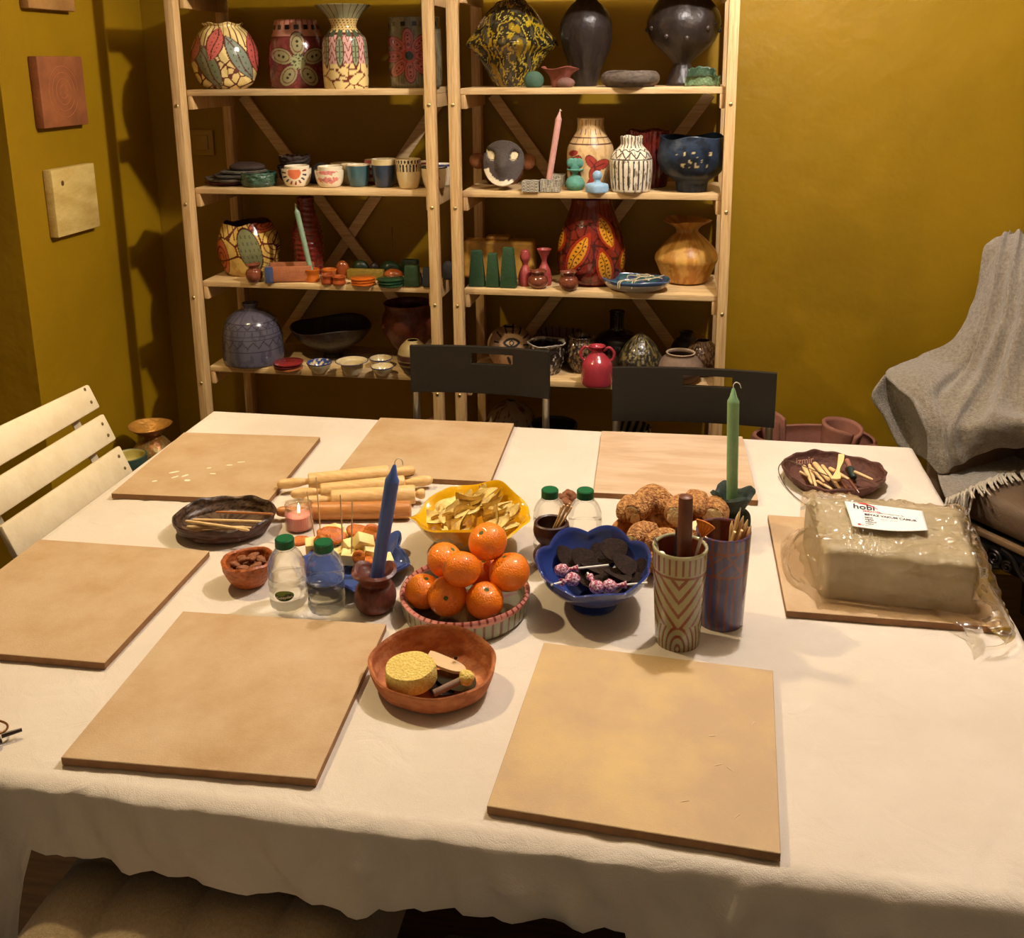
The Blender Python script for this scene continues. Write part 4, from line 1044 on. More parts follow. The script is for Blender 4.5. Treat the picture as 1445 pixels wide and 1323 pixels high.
t = vase('terracotta_cauldron', 'round dark terracotta pot with a knob, right end of the left unit', 'pot', (540, 420, 614, 510), h,
     [(.30, 0), (.36, .12), (.74, .32), (.98, .56), (.96, .76), (.84, .90), (.92, 1.0)], pat_dark((92, 42, 24), (76, 32, 18)), M_semi, yc=.17)
x, y, R, Ht = GLAZE[t.name]; MB().add(*blob((-R * .75, -R * .68, Ht * .66), .010, 2), col=(100, 48, 28)).build('knob', M_semi, t)
vase('striped_gourd_pot', 'small brown gourd pot with a cream top, partly behind the left black chair', 'pot', (561, 478, 606, 530), h,
     [(.5, 0), (.85, .25), (1.0, .5), (.8, .8), (.4, 1.0)], lambda X, Y, A, zn, s: np.where(((zn > .62) | (np.abs(zn - .3) < .03) | (np.abs(zn - .44) < .02))[..., None], np.array((150, 130, 84)), full(X, (66, 34, 24))), M_semi, n=90, mo=50)
def pat_eye(X, Y, A, zn, s):
    C = full(X, (150, 118, 84)); dk = (22, 18, 18); cx, cy = .06, 1.22
    q = ellq(X, Y, cx, cy + .16, .40, .34); q2 = ellq(X, Y, cx, cy - .16, .40, .34)
    put(C, (np.maximum(q, q2) < 1.06), dk); put(C, (np.maximum(q, q2) < .80), (170, 138, 100)); qq = ellq(X, Y, cx, cy, .09, .09); put(C, qq < 1.2, dk); put(C, qq < .7, (170, 138, 100))
    for k in range(11):
        a = k * 2 * PI / 11 + .3; r0, r1 = .44 + .12 * abs(math.cos(a)), .60 + .14 * abs(math.cos(a))
        put(C, segd(X, Y, cx + r0 * math.cos(a), cy + r0 * .8 * math.sin(a), cx + r1 * math.cos(a), cy + r1 * .85 * math.sin(a)) < .032, dk)
    put(C, ellq(X, Y, -.05, .45, .07, .2, .3) < 1, dk); return C
vase('eye_vase', 'round beige vase with a black painted eye and lashes behind the left black chair', 'vase', (688, 458, 752, 545), h,
     [(.6, 0), (.85, .15), (1.0, .48), (.94, .70), (.66, .90), (.34, .96), (.34, 1.0)], pat_eye, M_matte, n=220, mo=140, yc=.15)
vase('barred_bowl', 'beige bowl with black vertical bars at the back of the lowest shelf', 'bowl', (757, 462, 822, 530), h, [(.5, 0), (.8, .4), (.95, .8), (1.0, 1.0)],
     lambda X, Y, A, zn, s: np.where((np.abs(np.sin(A * 9)) < .3)[..., None], np.array((22, 18, 16)), full(X, (116, 84, 62))), M_matte, yc=.21, n=160, zf=rimz(4, .003))
vase('white_rim_pot', 'rough black pot with a dripping white rim behind the left black chair', 'pot', (744, 476, 798, 545), h, [(.62, 0), (.86, .3), (.95, .65), (.90, .88), (1.0, 1.0)],
     lambda X, Y, A, zn, s: np.where(((zn > .95) | ((nzf(A, zn, 6, 3) > .35) & (s < 1)))[..., None], np.array((170, 160, 150)), full(X, (34, 26, 22))), M_rough, yc=.085, n=120, rf=lump(.08, 14, 5), zf=rimz(4, .002))
vase('bark_vase', 'rough dark brown vase with bark-like texture behind the pink jug', 'vase', (799, 470, 843, 540), h, [(.55, 0), (.9, .25), (1.0, .5), (.85, .78), (.74, .9), (.82, 1.0)],
     lambda X, Y, A, zn, s: np.where((nzf(A, zn, 8, 6) > .12)[..., None], np.array((122, 96, 62)), full(X, (40, 28, 22))), M_rough, yc=.11, n=120, rf=lump(.10, 20, 8))
# pink jug with two handles
x, y, R = spot(820, 865, 549, h, .85)
t = empty('pink_jug', (x, y, h + .0005), 'glossy raspberry pink jug with two loop handles', 'jug'); RP = (158, 50, 60)
Ht = aty(842, 488, y)[2] - h
v, f, c = lathe(vprof([(R * .82, 0), (R * .98, Ht * .08), (R, Ht * .40), (R * .90, Ht * .60), (R * .52, Ht * .78), (R * .36, Ht * .84), (R * .34, Ht * .93), (R * .52, Ht)], .003, 60), 72, colf=lambda A, zn, r, s: full(A, RP))
MB().add(v, f, 0, c).build('jug_body', M_glaze, t)
for sg in (-1, 1):
    MB().add(*tube([(sg * R * .36, 0, Ht * .88), (sg * R * .72, 0, Ht * .97), (sg * R * 1.02, 0, Ht * .86), (sg * R * 1.0, 0, Ht * .70), (sg * R * .80, 0, Ht * .62)], .0042, 10, 24), col=RP).build('handle', M_glaze, t)
vase('dark_purple_bottle', 'dark purple-black bottle with a square neck behind the pink jug', 'bottle', (838, 437, 902, 530), h, [(.8, 0), (.98, .15), (1.0, .38), (.80, .56), (.42, .64), (.32, .70), (.32, .95), (.36, 1.0)], (30, 20, 28), M_glaze, yc=.205, t=.005)
vase('mossy_dome_vase', 'domed dark vase with mossy gold speckles behind the right black chair', 'vase', (872, 470, 935, 550), h, [(.75, 0), (1.0, .22), (.98, .45), (.72, .72), (.34, .93), (.12, 1.0)],
     lambda X, Y, A, zn, s: np.where(((nzf(A, zn, 7, 2) > .1) & (zn > .35))[..., None], np.array((104, 90, 52)), full(X, (38, 34, 28))), M_rough, yc=.075, n=120)
vase('dark_neck_vase', 'dark brown vase with a narrow open neck at the back right', 'vase', (946, 466, 990, 540), h, [(.6, 0), (.95, .25), (1.0, .5), (.75, .75), (.42, .86), (.40, .96), (.46, 1.0)], pat_dark((50, 38, 28), (36, 26, 20)), M_semi, yc=.20)
vase('glossy_brown_vase', 'glossy bubbled brown vase next to the right post on the lowest shelf', 'vase', (968, 478, 1014, 538), h, [(.6, 0), (.92, .25), (1.0, .5), (.8, .82), (.45, 1.0)],
     lambda X, Y, A, zn, s: np.where((nzf(A, zn, 9, 6) > .12)[..., None], np.array((142, 112, 84)), full(X, (74, 50, 36))), M_rough, yc=.13, n=120, rf=lump(.06, 20, 8))
vase('grey_rim_pot', 'matt grey-brown pot with a smooth pale rim behind the right black chair', 'pot', (928, 492, 992, 560), h, [(.6, 0), (.95, .3), (1.0, .55), (.78, .80), (.60, .9), (.64, 1.0)],
     lambda X, Y, A, zn, s: np.where((zn > .95)[..., None], np.array((176, 150, 122)), full(X, (112, 90, 72))), M_matte, yc=.055, n=90)
# shelf below
h = .42
vase('speckled_gourd_pot', 'brown and white speckled gourd pot on the board under the left black chair', 'pot', (683, 562, 762, 640), h, [(.6, 0), (.95, .3), (1.0, .5), (.66, .82), (.22, .96), (.20, 1.0)],
     lambda X, Y, A, zn, s: np.where((nzf(A, zn, 5, 2) > .12)[..., None], np.array((104, 62, 42)), full(X, (150, 132, 108))), M_matte, yc=.18, n=110)
vase('black_bowl', 'black bowl just visible above the table edge between the black chairs', 'bowl', (748, 588, 815, 640), h, [(.6, 0), (.9, .5), (1.0, 1.0)], (26, 24, 26), M_semi, yc=.065)
vase('patterned_bowl', 'bowl with black and cream brush pattern under the right black chair', 'bowl', (866, 594, 918, 650), h, [(.6, 0), (.9, .5), (1.0, 1.0)],
     lambda X, Y, A, zn, s: np.where((np.sin(A * 14 + zn * 9) > .1)[..., None], np.array((160, 150, 120)), full(X, (40, 38, 40))), M_matte, yc=.14, n=110)
lumpthing('pinkish_stone', 'rounded pinkish brown clay stone under the left black chair, by the post', 'clay piece', (590, 573, 638, 640), h, (132, 86, 60), yc=.10, hz=.125)
x, y, R = spot(535, 572, 600, h, .5, .08)
o = MB().add(*tube([(-.045 + .07 * q + .01 * math.sin(q * 14), .02 * math.cos(q * 9), .055 + .045 * math.sin(q * 3.0)) for q in np.linspace(0, 1, 12)], .0018, 6, 60)).add(*tube([(.03 * math.cos(q), .02 * math.sin(q), .002 + .003 * q) for q in np.linspace(0, 16, 60)], .0018, 6)).build('white_cable', mat('cable', (186, 180, 168), .5), None, (x, y, h + .001)); tag(o, 'loop of thin white cable lying beneath the left shelves', 'cable')
# ================================================================ TABLE ITEMS
T = TZ
rnd = random.Random(5)
def rimspot(px, py, hw, Hh, z0=T):
    P = atz(px, py, z0 + Hh); return P[0], P[1], hw / FPX * depth(P)
def bowl(name, label, cat, px, py, hw, Hh, prof, col, m, n=110, mo=50, t=.006, rf=None, zf=None, mi=None, group=None, z0=T, a=0.0, sy=1.0, rz=0.0, depthf=1.0):
    x, y, R = rimspot(px, py, hw, Hh, z0)
    P = vprof([(r * R, z * Hh) for r, z in prof], t, mo, 24, depthf)
    colf = (lambda A, zn, r, s: col(np.sin(A) * r / R, zn * Hh / R, A, zn, s)) if callable(col) else (lambda A, zn, r, s: full(A, col))
    v, f, c = lathe(P, n, rf=rf, zf=(lambda A, zn, r: zf(A, zn, r, R)) if zf else None, colf=colf, a0=a)
    v = v * (1, sy, 1)
    o = MB().add(v, f, 0, c).build(name, m, None, (x, y, z0 + .0005), 60, (0, 0, rz))
    if label: tag(o, label, cat, group)
    return o, x, y, R
def stickmat(): return mat('light_wood_stick', (232, 200, 146), .6, col2=(216, 176, 118), scale=40, stretch=(1, 1, 1))
M_stick = stickmat()
M_stickd = mat('dark_wood', (112, 62, 38), .4, col2=(84, 42, 26), scale=30, world=True)
M_beech = mat('beech', (228, 190, 130), .45, col2=(212, 168, 104), scale=5, stretch=(1.5, 30, 30), world=True, contrast=(.4, .65))
M_honey = mat('honey_wood', (198, 136, 74), .4, col2=(178, 112, 56), scale=5, stretch=(1.5, 30, 30), world=True, contrast=(.4, .65))

# --- brown speckled dish with sticks
def pat_speck(X, Y, A, zn, s):
    C = full(X, (70, 40, 30)); put(C, s > 0, (92, 70, 50)); n_ = nzf(A, zn, 16, 3, 2); put(C, (n_ > .10) & (s > 0), (52, 34, 26)); put(C, (zn > .93) & (n_ > -.2), (44, 30, 24)); return C
o, x, y, R = bowl('speckled_oval_dish', 'oval dark brown speckled dish holding wooden sticks at the left of the table', 'dish', 316, 725, 72, .034,
     [(.70, 0), (.84, .15), (.95, .6), (1.0, 1.0)], pat_speck, M_semi, n=150, sy=.84, rz=.12, rf=lump(.06, 8, 3), zf=rimz(5, .002, 1, 11))
for k, (a0, b0, r0) in enumerate((((272, 733), (372, 736), .0034), ((264, 743), (356, 745), .0040), ((262, 735), (352, 748), .0038), ((268, 748), (345, 743), .0036), ((305, 722), (386, 725), .0028))):
    zz = T + (.018 + .0076 * (k % 3)) if k < 4 else T + .045
    p = atz(*a0, zz); q = atz(*b0, zz + (.014 if k == 4 else .004))
    d = q - p
    v, f = tube([(0, 0, 0), d * .05, d * .5, d * .93, d], [.0008, r0 * .8, r0, r0 * .8, .0012], 8, 16)
    o = MB().add(v, f).build('wooden_skewer', M_stick if k != 4 else mat('reddish_stick', (176, 112, 62), .6), None, tuple(p))
    tag(o, ['long pale wooden stick lying across the speckled dish', 'thickest pale wooden stick in the speckled dish, front one', 'pale pointed stick crossing the others in the speckled dish', 'short pale stick at the front of the speckled dish', 'reddish wooden stick resting on the far rim of the speckled dish'][k], 'stick', 'sticks in the speckled dish')
# --- almond bowl
o, x, y, R = bowl('small_terracotta_bowl', 'small orange terracotta bowl of almonds left of the water bottles', 'bowl', 350, 789, 37, .046,
     [(.52, 0), (.66, .12), (.92, .6), (1.0, 1.0)], pat_dark((176, 96, 46), (150, 76, 36), .1, 9), M_semi, t=.008, rf=lump(.04, 16, 2), zf=rimz(3, .002))
MA = mat('almond_skin', (150, 92, 54), .65, col2=(118, 66, 36), scale=90, stretch=(1, 6, 6), bump=.8, bscale=300)
rr = random.Random(3); k = 0
def almond_mb():
    v, f = blob((0, 0, 0), (.0115, .0072, .0045), 3); v[:, 1] *= (1 - .35 * v[:, 0] / .0115); return MB().add(v, f)
proto = None
for (ring, num, zz) in ((.66, 8, .031), (.30, 4, .035), (.52, 6, .041), (.18, 2, .046)):
    for i in range(num):
        an = i * 2 * PI / num + ring * 3; p = (x + R * ring * .92 * math.cos(an), y + R * ring * .92 * math.sin(an), T + zz)
        if proto is None: o = proto = almond_mb().build('almond', MA, None)
        else: o = proto.copy(); COL.objects.link(o)
        o.location = p; o.rotation_euler = (rr.uniform(-.5, .5), rr.uniform(-.3, .3), rr.uniform(0, 6))
        tag(o, 'brown almond heaped in the small terracotta bowl', 'almond', 'almonds in the terracotta bowl')

# --- tea light in ribbed glass
x, y, R = rimspot(421, 711, 19.5, .052)
t = empty('glass_candle_jar', (x, y, T), 'pink candle in a small ribbed glass jar, lit, beside the rolling pins', 'candle jar')
def thin_glass(name, tint, a, rough=.02, ior=1.45):
    m = bpy.data.materials.new(name); m.use_nodes = True; nt = m.node_tree; N = nt.nodes; b = N['Principled BSDF']
    b.inputs['Transmission Weight'].default_value = 1; b.inputs['Roughness'].default_value = rough; b.inputs['IOR'].default_value = ior; b.inputs['Base Color'].default_value = (*lin(tint), 1)
    tr = N.new('ShaderNodeBsdfTransparent'); tr.inputs[0].default_value = (*lin(tint), 1); mx = N.new('ShaderNodeMixShader'); mx.inputs[0].default_value = a
    nt.links.new(tr.outputs[0], mx.inputs[1]); nt.links.new(b.outputs[0], mx.inputs[2]); nt.links.new(mx.outputs[0], N['Material Output'].inputs[0]); return m
M_glass = thin_glass('jar_glass', (248, 246, 240), .45)
v, f, c = lathe(vprof([(R * .92, 0), (R, .004), (R, .040), (R * .93, .045), (R * 1.0, .052)], .0022, 40), 96, rf=lambda A, zn: 1 + .012 * np.cos(A * 32))
MB().add(v, f).build('glass_jar', M_glass, t)
v, f, c = lathe([(.0005, .004), (R * .86, .004), (R * .86, .030), (R * .7, .0315), (.0005, .031)], 64, rf=lambda A, zn: 1 + .02 * np.cos(A * 32))
MB().add(v, f).build('pink_wax', mat('pink_wax', (236, 150, 142), .5, sss=.3), t)
MB().add(*tube([(0, 0, .031), (.001, 0, .038)], .0008, 6)).build('wick', M_dark, t)
v, f, c = lathe([(.0002, .037), (.0022, .0395), (.0028, .043), (.0012, .050), (.0002, .054)], 16)
MB().add(v, f).build('flame', mat('flame', (255, 230, 170), .5, emit=((255, 214, 140), 14)), t)

# --- rolling pins
def pin(name, bx0, bx1, hx0, hx1, r_b, r_h, zc, m, label):
    """b*: pixel ends of the barrel, h*: outer pixel ends of the handles"""
    p0, p1, h0, h1 = (atz(q[0], q[1], zc) for q in (bx0, bx1, hx0, hx1))
    mid = (p0 + p1) / 2; d = p1 - p0; L = np.linalg.norm(d); u = d / L
    t = empty(name, (mid[0], mid[1], zc), label, 'rolling pin', 'rolling pins'); t.rotation_euler.z = math.atan2(u[1], u[0])
    e = .004
    pts = [(-L / 2, 0, 0), (-L / 2 + e * .3, 0, 0), (-L / 2 + e, 0, 0), (0, 0, 0), (L / 2 - e, 0, 0), (L / 2 - e * .3, 0, 0), (L / 2, 0, 0)]
    MB().add(*tube(pts, [r_b * .86, r_b * .95, r_b, r_b, r_b, r_b * .95, r_b * .86], 28)).build('barrel', m, t)
    for s, hp in ((-1, h0), (1, h1)):
        Lh = abs((hp - mid) @ u) - L / 2
        if Lh < .01: continue
        xs = [0, .12, .35, .7, .92, 1.0]; rs = [.62, .72, 1.0, 1.12, .86, .25]
        MB().add(*tube([(s * (L / 2 + Lh * q), 0, 0) for q in xs], [r_h * q for q in rs], 16, 24)).build('handle', m, t)
pin('rolling_pin', (435, 679), (549, 667), (391, 692), (588, 668), .0175, .010, T + .0225, M_beech, 'pale beech rolling pin at the back of the four')
pin('rolling_pin.001', (452, 693), (571, 681), (410, 700), (610, 675), .0165, .010, T + .0175, M_beech, 'pale beech rolling pin, second from the back')
pin('rolling_pin.002', (467, 705), (586, 697), (428, 703), (600, 694), .0200, .010, T + .0205, M_beech, 'pale beech rolling pin with the thickest barrel, third from the back')
pin('rolling_pin.003', (440, 721), (580, 719), (392, 716), (581, 719), .0180, .010, T + .0185, M_honey, 'honey brown rolling pin at the front, behind the glass candle jar')

# --- yellow leaf bowl with crisps
YEL = (226, 168, 14)
def petals(A, zn):
    w = np.clip((zn - .35) / .65, 0, 1)
    return 1 + w * (.025 * np.sin(9 * A + 1) + .02 * np.sin(4 * A + .4))
ob, x, y, R = bowl('yellow_leaf_bowl', 'bright yellow glazed bowl with lobed leafy rim full of tortilla crisps', 'bowl', 664, 722, 84, .075,
     [(.30, 0), (.34, .08), (.52, .28), (.78, .58), (1.0, 1.0)], lambda X, Y, A, zn, s: np.where(((s == 0) & (zn < .9) & (nzf(A, zn, 5, 2) > -.05))[..., None], np.array((196, 176, 120)), full(X, YEL)),
     M_glaze, n=200, rf=petals, zf=lambda A, zn, r, R: np.clip((zn - .5) / .5, 0, 1) ** 2 * (.013 * np.sin(2 * A + 1.9) + .007 * np.sin(5 * A + .6)))
MC = mat('tortilla_crisp', (240, 216, 144), .85, col2=(222, 188, 104), scale=60, bump=.5, bscale=200, spec=.2)
def chip_mb(seed):
    rs = random.Random(seed); n = 12; V = []; F = []; b = MB()
    # curved rounded triangle
    for s, tt in ((1, .0012), (-1, -.0012)):
        base = len(V)
        for i in range(n + 1):
            for j in range(n + 1 - i):
                u, v_ = i / n, j / n; w = 1 - u - v_
                X = (u * 0 + v_ * 1 + w * -1) * .023; Y = (u * 1.6 - .6 * (v_ + w)) * .031
                k = 1 - .0 * u; Z = .010 * math.sin(X * 60 + rs.random() * .02) ** 2 + .006 * math.cos(Y * 70 + seed)
                V.append((X * (1 - .30 * max(u, v_, w) ** 3), Y * (1 - .30 * max(u, v_, w) ** 3), Z + tt))
        idx = lambda i, j: base + sum(n + 1 - q for q in range(i)) + j
        for i in range(n):
            for j in range(n - i):
                a, b_, c = idx(i, j), idx(i, j + 1), idx(i + 1, j); F.append((a, c, b_) if s > 0 else (a, b_, c))
                if j < n - i - 1: d = idx(i + 1, j + 1); F.append((b_, c, d) if s > 0 else (b_, d, c))
    return np.array(V), F
chips = [MB().add(*chip_mb(s)).build('tortilla_crisp', MC, None) for s in range(4)]
rr = random.Random(11); used = [False] * 4
for k in range(46):
    an = rr.uniform(0, 2 * PI); q = math.sqrt(rr.random()) * .64
    zz = .034 + .044 * (1 - q) + rr.uniform(-.004, .014) + .010 * (k / 38)
    o = chips[k % 4] if not used[k % 4] else chips[k % 4].copy()
    if used[k % 4]: COL.objects.link(o)
    used[k % 4] = True
    o.location = (x + R * q * math.cos(an), y + .005 + R * q * math.sin(an), T + zz)
    o.rotation_euler = (rr.uniform(.1, 1.0), rr.uniform(-.8, .5), rr.uniform(-1.6, -.2))
    tag(o, 'curved yellow tortilla crisp piled in the yellow leaf bowl', 'crisp', 'tortilla crisps in the yellow bowl')

# --- orange dish and mandarins
def pat_odish(X, Y, A, zn, s):
    C = full(X, (146, 148, 118)); put(C, (s < 1) & (np.abs(((A * 44 / (2 * PI)) % 1) - .5) < .13), (112, 58, 42)); put(C, s > 0, (108, 104, 84))
    put(C, zn > .80, (200, 128, 112)); put(C, (zn > .88) & (np.abs(((A * 52 / (2 * PI)) % 1) - .5) < .14), (120, 50, 40)); put(C, (s > 0) & (zn < .3) & (np.abs(np.sin(X * 30)) < .5), (112, 76, 78)); return C
ob, x, y, R = bowl('fruit_dish', 'round dish with pink notched rim and green striped side holding mandarins', 'dish', 656, 833, 92, .034,
     [(.90, 0), (.96, .10), (.985, .6), (1.0, 1.0)], pat_odish, M_glaze, n=360, mo=40, t=.009, rf=lambda A, zn: 1 + .012 * np.sin(3 * A + 1), zf=rimz(2, .003, .4))
MOR = mat('mandarin_peel', (250, 138, 20), .34, col2=(244, 122, 10), scale=14, bump=.9, bscale=380, coat=.4, spec=.5)
MGR = mat('stem_green', (84, 96, 30), .7)
def mandarin(px, py, zc, rpx, rot, label, k):
    P = atz(px, py, zc); r = rpx / FPX * depth(P)
    t = empty('mandarin' + ('' if k == 0 else '.%03d' % k), tuple(P), label, 'mandarin', 'mandarins in the fruit dish')
    v, f = blob((0, 0, 0), 1, 5, .03, 1.3, k)
    th = np.arccos(np.clip(v[:, 2] / np.linalg.norm(v, axis=1), -1, 1)); v = v * (1 - .10 * np.exp(-(th / .22) ** 2) + .0)[:, None] * (r, r, r * .90)
    v, f = MB().add(v, f).V[0], f
    b = MB().add(v, f); o = b.build('peel', MOR, t)
    bb = MB(); 
    for q in range(6): bb.add(*blob((.0022 * math.cos(q * 1.05), .0022 * math.sin(q * 1.05), r * .815), (.0022, .0022, .0014), 1))
    c = bb.build('calyx', MGR, t)
    t.rotation_euler = rot
ML = [((682, 806), .806, 25, (.3, .1, 0), 'mandarin half hidden in the middle behind the others'),
      ((597, 834), .793, 26, (.25, .1, 1), 'mandarin at the left of the bottom row, stem upwards'),
      ((631, 841), .800, 28, (1.15, -.1, .2), 'mandarin at the front centre with its stem end facing out'),
      ((684, 847), .797, 27, (.35, .0, .6), 'mandarin at the front right of the bottom row'),
      ((628, 790), .836, 26, (.5, -.3, 2), 'mandarin at the back left of the heap, partly hidden'),
      ((651, 803), .846, 27, (-.9, .2, .4), 'mandarin resting in the centre of the heap'),
      ((719, 807), .828, 29.5, (-.3, -.1, 1.2), 'mandarin at the right end, resting near the rim'),
      ((688, 764), .872, 27.5, (.35, -.5, .4), 'mandarin on the very top of the heap')]
for k, (p, z, rp, rot, lb) in enumerate(ML): mandarin(p[0], p[1], z, rp, rot, lb, k)

# --- sponge dish
def pat_terra(X, Y, A, zn, s):
    C = full(X, (184, 112, 66)); n_ = nzf(A, zn, 3.5, 3); put(C, n_ > .1, (170, 98, 56)); put(C, (n_ < -.3) & (s > 0), (196, 128, 82)); return C
ob, x, y, R = bowl('terracotta_dish', 'orange terracotta dish with sponge and shaping tools at the front centre', 'dish', 609, 931, 90, .031,
     [(.72, 0), (.86, .12), (.96, .55), (1.0, 1.0)], pat_terra, M_matte, n=160, t=.0055, rf=lambda A, zn: 1 + .012 * np.sin(3 * A + .7) + .012 * np.sin(7 * A), zf=lambda A, zn, r, R: .022 * np.clip(zn, 0, 1) * (1 - np.cos(A)) / 2 + .002 * np.clip(zn, 0, 1) ** 3 * np.sin(2 * A + 1.5), sy=.82)
ob.location.y -= .019; ob.location.x += .006
SPX = 576; P = atz(SPX, 941, T + .052); rs_ = 36.5 / FPX * depth(P)
v, f, c = lathe([(.0005, 0), (rs_ * .96, .0), (rs_, .004), (rs_, .022), (rs_ * .95, .027), (.0005, .028)], 90, None, rf=lambda A, zn: 1 + .015 * np.sin(5 * A))
v = v * (1, .86, 1)
msp = mat('yellow_sponge', (240, 214, 128), .95, col2=(216, 184, 92), scale=260, bump=1.6, bscale=300, contrast=(.35, .6))
o = MB().add(v, f).build('round_sponge', msp, None, (P[0] + .002, P[1] + .007, T + .0255), 60, (math.radians(7), math.radians(-2), .2)); tag(o, 'thick round yellow sponge in the terracotta dish', 'sponge')
# wooden rib
def flat_shape(name, pts, z, th, m, label, cat, px=True, tilt=None, group=None):
    W_ = [atz(*p, z) for p in pts]; c = np.mean(W_, 0); n = len(W_)
    Q = crom(np.array(W_ + [W_[0]]), n * 6)[:-1] - c; k = len(Q)
    V = np.vstack([Q + (0, 0, th / 2), Q - (0, 0, th / 2)]); F = [tuple(range(k)), tuple(range(k, 2 * k))[::-1]] + [(i + k, (i + 1) % k + k, (i + 1) % k, i) for i in range(k)]
    o = MB().add(V, F).build(name, m, None, tuple(c), 40, tilt)
    return tag(o, label, cat, group)
o = flat_shape('wooden_rib', [(607, 923), (618, 925), (650, 935), (657, 943), (640, 945), (612, 938), (604, 930)], T + .030, .005, mat('pale_rib', (214, 180, 134), .6), 'pale wooden rib scraper leaning in the terracotta dish', 'scraper', tilt=(.12, .1, 0))
o = flat_shape('steel_scraper', [(612, 945), (650, 945), (670, 955), (668, 972), (640, 974), (612, 956)], T + .017, .0012, mat('dark_steel', (92, 88, 74), .28, .9), 'dark grey metal kidney scraper under the sponge stick', 'scraper')
o = flat_shape('steel_scraper.001', [(600, 962), (612, 952), (632, 966), (640, 978), (612, 980)], T + .0125, .0012, mat('dark_steel2', (60, 60, 66), .25, .9), 'small blue-grey metal scraper at the front of the terracotta dish', 'scraper')
p = atz(612, 978, T + .024); q = atz(656, 957, T + .034)
t = empty('sponge_stick', tuple(p), 'grey wooden stick with a small yellow sponge ball lying in the terracotta dish', 'sponge tool')
MB().add(*tube([(0, 0, 0), (q - p) * .5, (q - p)], .0052, 12)).build('handle', mat('grey_dowel', (132, 104, 84), .7), t)
v, f = blob((0, 0, 0), .0115, 3, .18, 120, 4); MB().add(v + (q - p) * 1.05, f).build('sponge_tip', msp, t)
P = atz(643, 928, T + .0370); o = MB().add(*blob((0, 0, 0), .0028, 2)).build('dark_bead', M_dark, None, tuple(P)); tag(o, 'tiny dark bead stuck on the inside wall of the terracotta dish', 'bead')

# --- blue candle and brown holder
def lipped(A, zn):
    w = np.clip((zn - .7) / .3, 0, 1); return 1 + w * (.10 * np.sin(3 * A + .6) + .06 * np.sin(5 * A)) + .03 * np.sin(2 * A + 1 + 3 * zn)
ob, x, y, R = bowl('brown_candle_holder', 'glossy reddish brown pinched clay holder with the blue candle', 'candle holder', 528, 806, 31, .068,
     [(.70, 0), (.92, .14), (.98, .36), (.84, .60), (.62, .70), (.66, .80), (.92, .94), (1.0, 1.0)], pat_dark((104, 54, 42), (88, 42, 32), .1, 5), M_semi, n=90, t=.010, rf=lipped, zf=rimz(3, .004, 1.2), depthf=.75)
p0 = (x - .002, y, T + .026); p1 = aty(557, 655, y + .01)
candle('blue_candle', p0, tuple(p1), .0235, (78, 106, 178), 'tall blue dinner candle leaning right in the brown holder', (230, 210, 170))

# --- blue leaf plate with cheese and apricots
BL = (62, 82, 138)
x, y, R = rimspot(500, 792, 78, .020)
v, f, c = lathe(vprof([(R * .55, 0), (R * .75, .006), (R * .88, .018), (R * .97, .026), (R * 1.0, .024)], .006, 40), 220,
    rf=lambda A, zn: 1 + np.clip((zn - .1) / .9, 0, 1) * (.11 * np.sin(5 * A + .5) + .04 * np.sin(10 * A + 1.2)), zf=lambda A, zn, r: np.clip((zn - .3) / .7, 0, 1) ** 1.5 * (.010 * np.sin(5 * A + 2.0) + .005 * np.sin(10 * A)),
    colf=lambda A, zn, r, s: full(A, BL))
o = MB().add(v * (1, 1.02, 1), f, 0, c).build('blue_leaf_plate', M_glaze, None, (x, y, T + .0005)); tag(o, 'deep blue wavy leaf-edged plate of cheese and dried apricots', 'plate')
MCH = mat('cheese', (246, 226, 156), .5, col2=(238, 212, 134), scale=30, sss=.15); MAP = mat('dried_apricot', (206, 116, 28), .45, col2=(178, 84, 16), scale=50, bump=1.2, bscale=130, sss=.1)
cheese = [((444, 769), .030, (.3, 0, .4)), ((470, 750), .045, (.1, .2, 1.2)), ((478, 758), .032, (0, .2, .3)), ((497, 770), .038, (.3, .1, .9)), ((513, 764), .050, (.5, .5, .7)), ((495, 786), .030, (.1, .1, .2)), ((524, 780), .032, (.2, .4, .5)), ((482, 781), .022, (0, 0, 1.0)), ((462, 763), .028, (.1, 0, .3)), ((506, 752), .030, (0, .1, .1)), ((540, 792), .026, (.3, .1, .6))]
CHL = ['cheese cube under the leftmost cocktail stick', 'cheese cube at the back left, behind the big apricot', 'cheese cube in front of the big apricot', 'cheese cube under the third cocktail stick', 'large tilted cheese cube left of the blue candle, on top of the heap',
       'cheese cube at the front of the blue plate, above the right bottle', 'cheese cube just left of the blue candle', 'lowest cheese cube behind the right bottle cap', 'cheese cube between the leftmost stick and the big apricot', 'cheese cube at the back centre between two apricots', 'cheese cube right of the blue candle foot']
APL = ['largest bent dried apricot on top of the cheese', 'dried apricot at the far left of the blue plate', 'dark dried apricot leaning below the largest one', 'broad dried apricot at the back centre of the plate', 'dried apricot touching the blue candle at the back',
       'small upright dried apricot in front of the rightmost cocktail stick', 'dried apricot low between the two water bottles', 'dried apricot directly behind the brown candle holder']
proto = None; cpos = []
for k, (pp, zz, rot) in enumerate(cheese):
    P = atz(*pp, T + zz)
    if proto is None: v, f = rbox(0, 0, 0, .034, .024, .022, .002, 2); proto = o = MB().add(v, f).build('cheese_cube', MCH)
    else: o = proto.copy(); COL.objects.link(o)
    o.location = P; o.rotation_euler = rot; cpos.append(P)
    tag(o, CHL[k], 'cheese', 'cheese cubes on the blue plate')
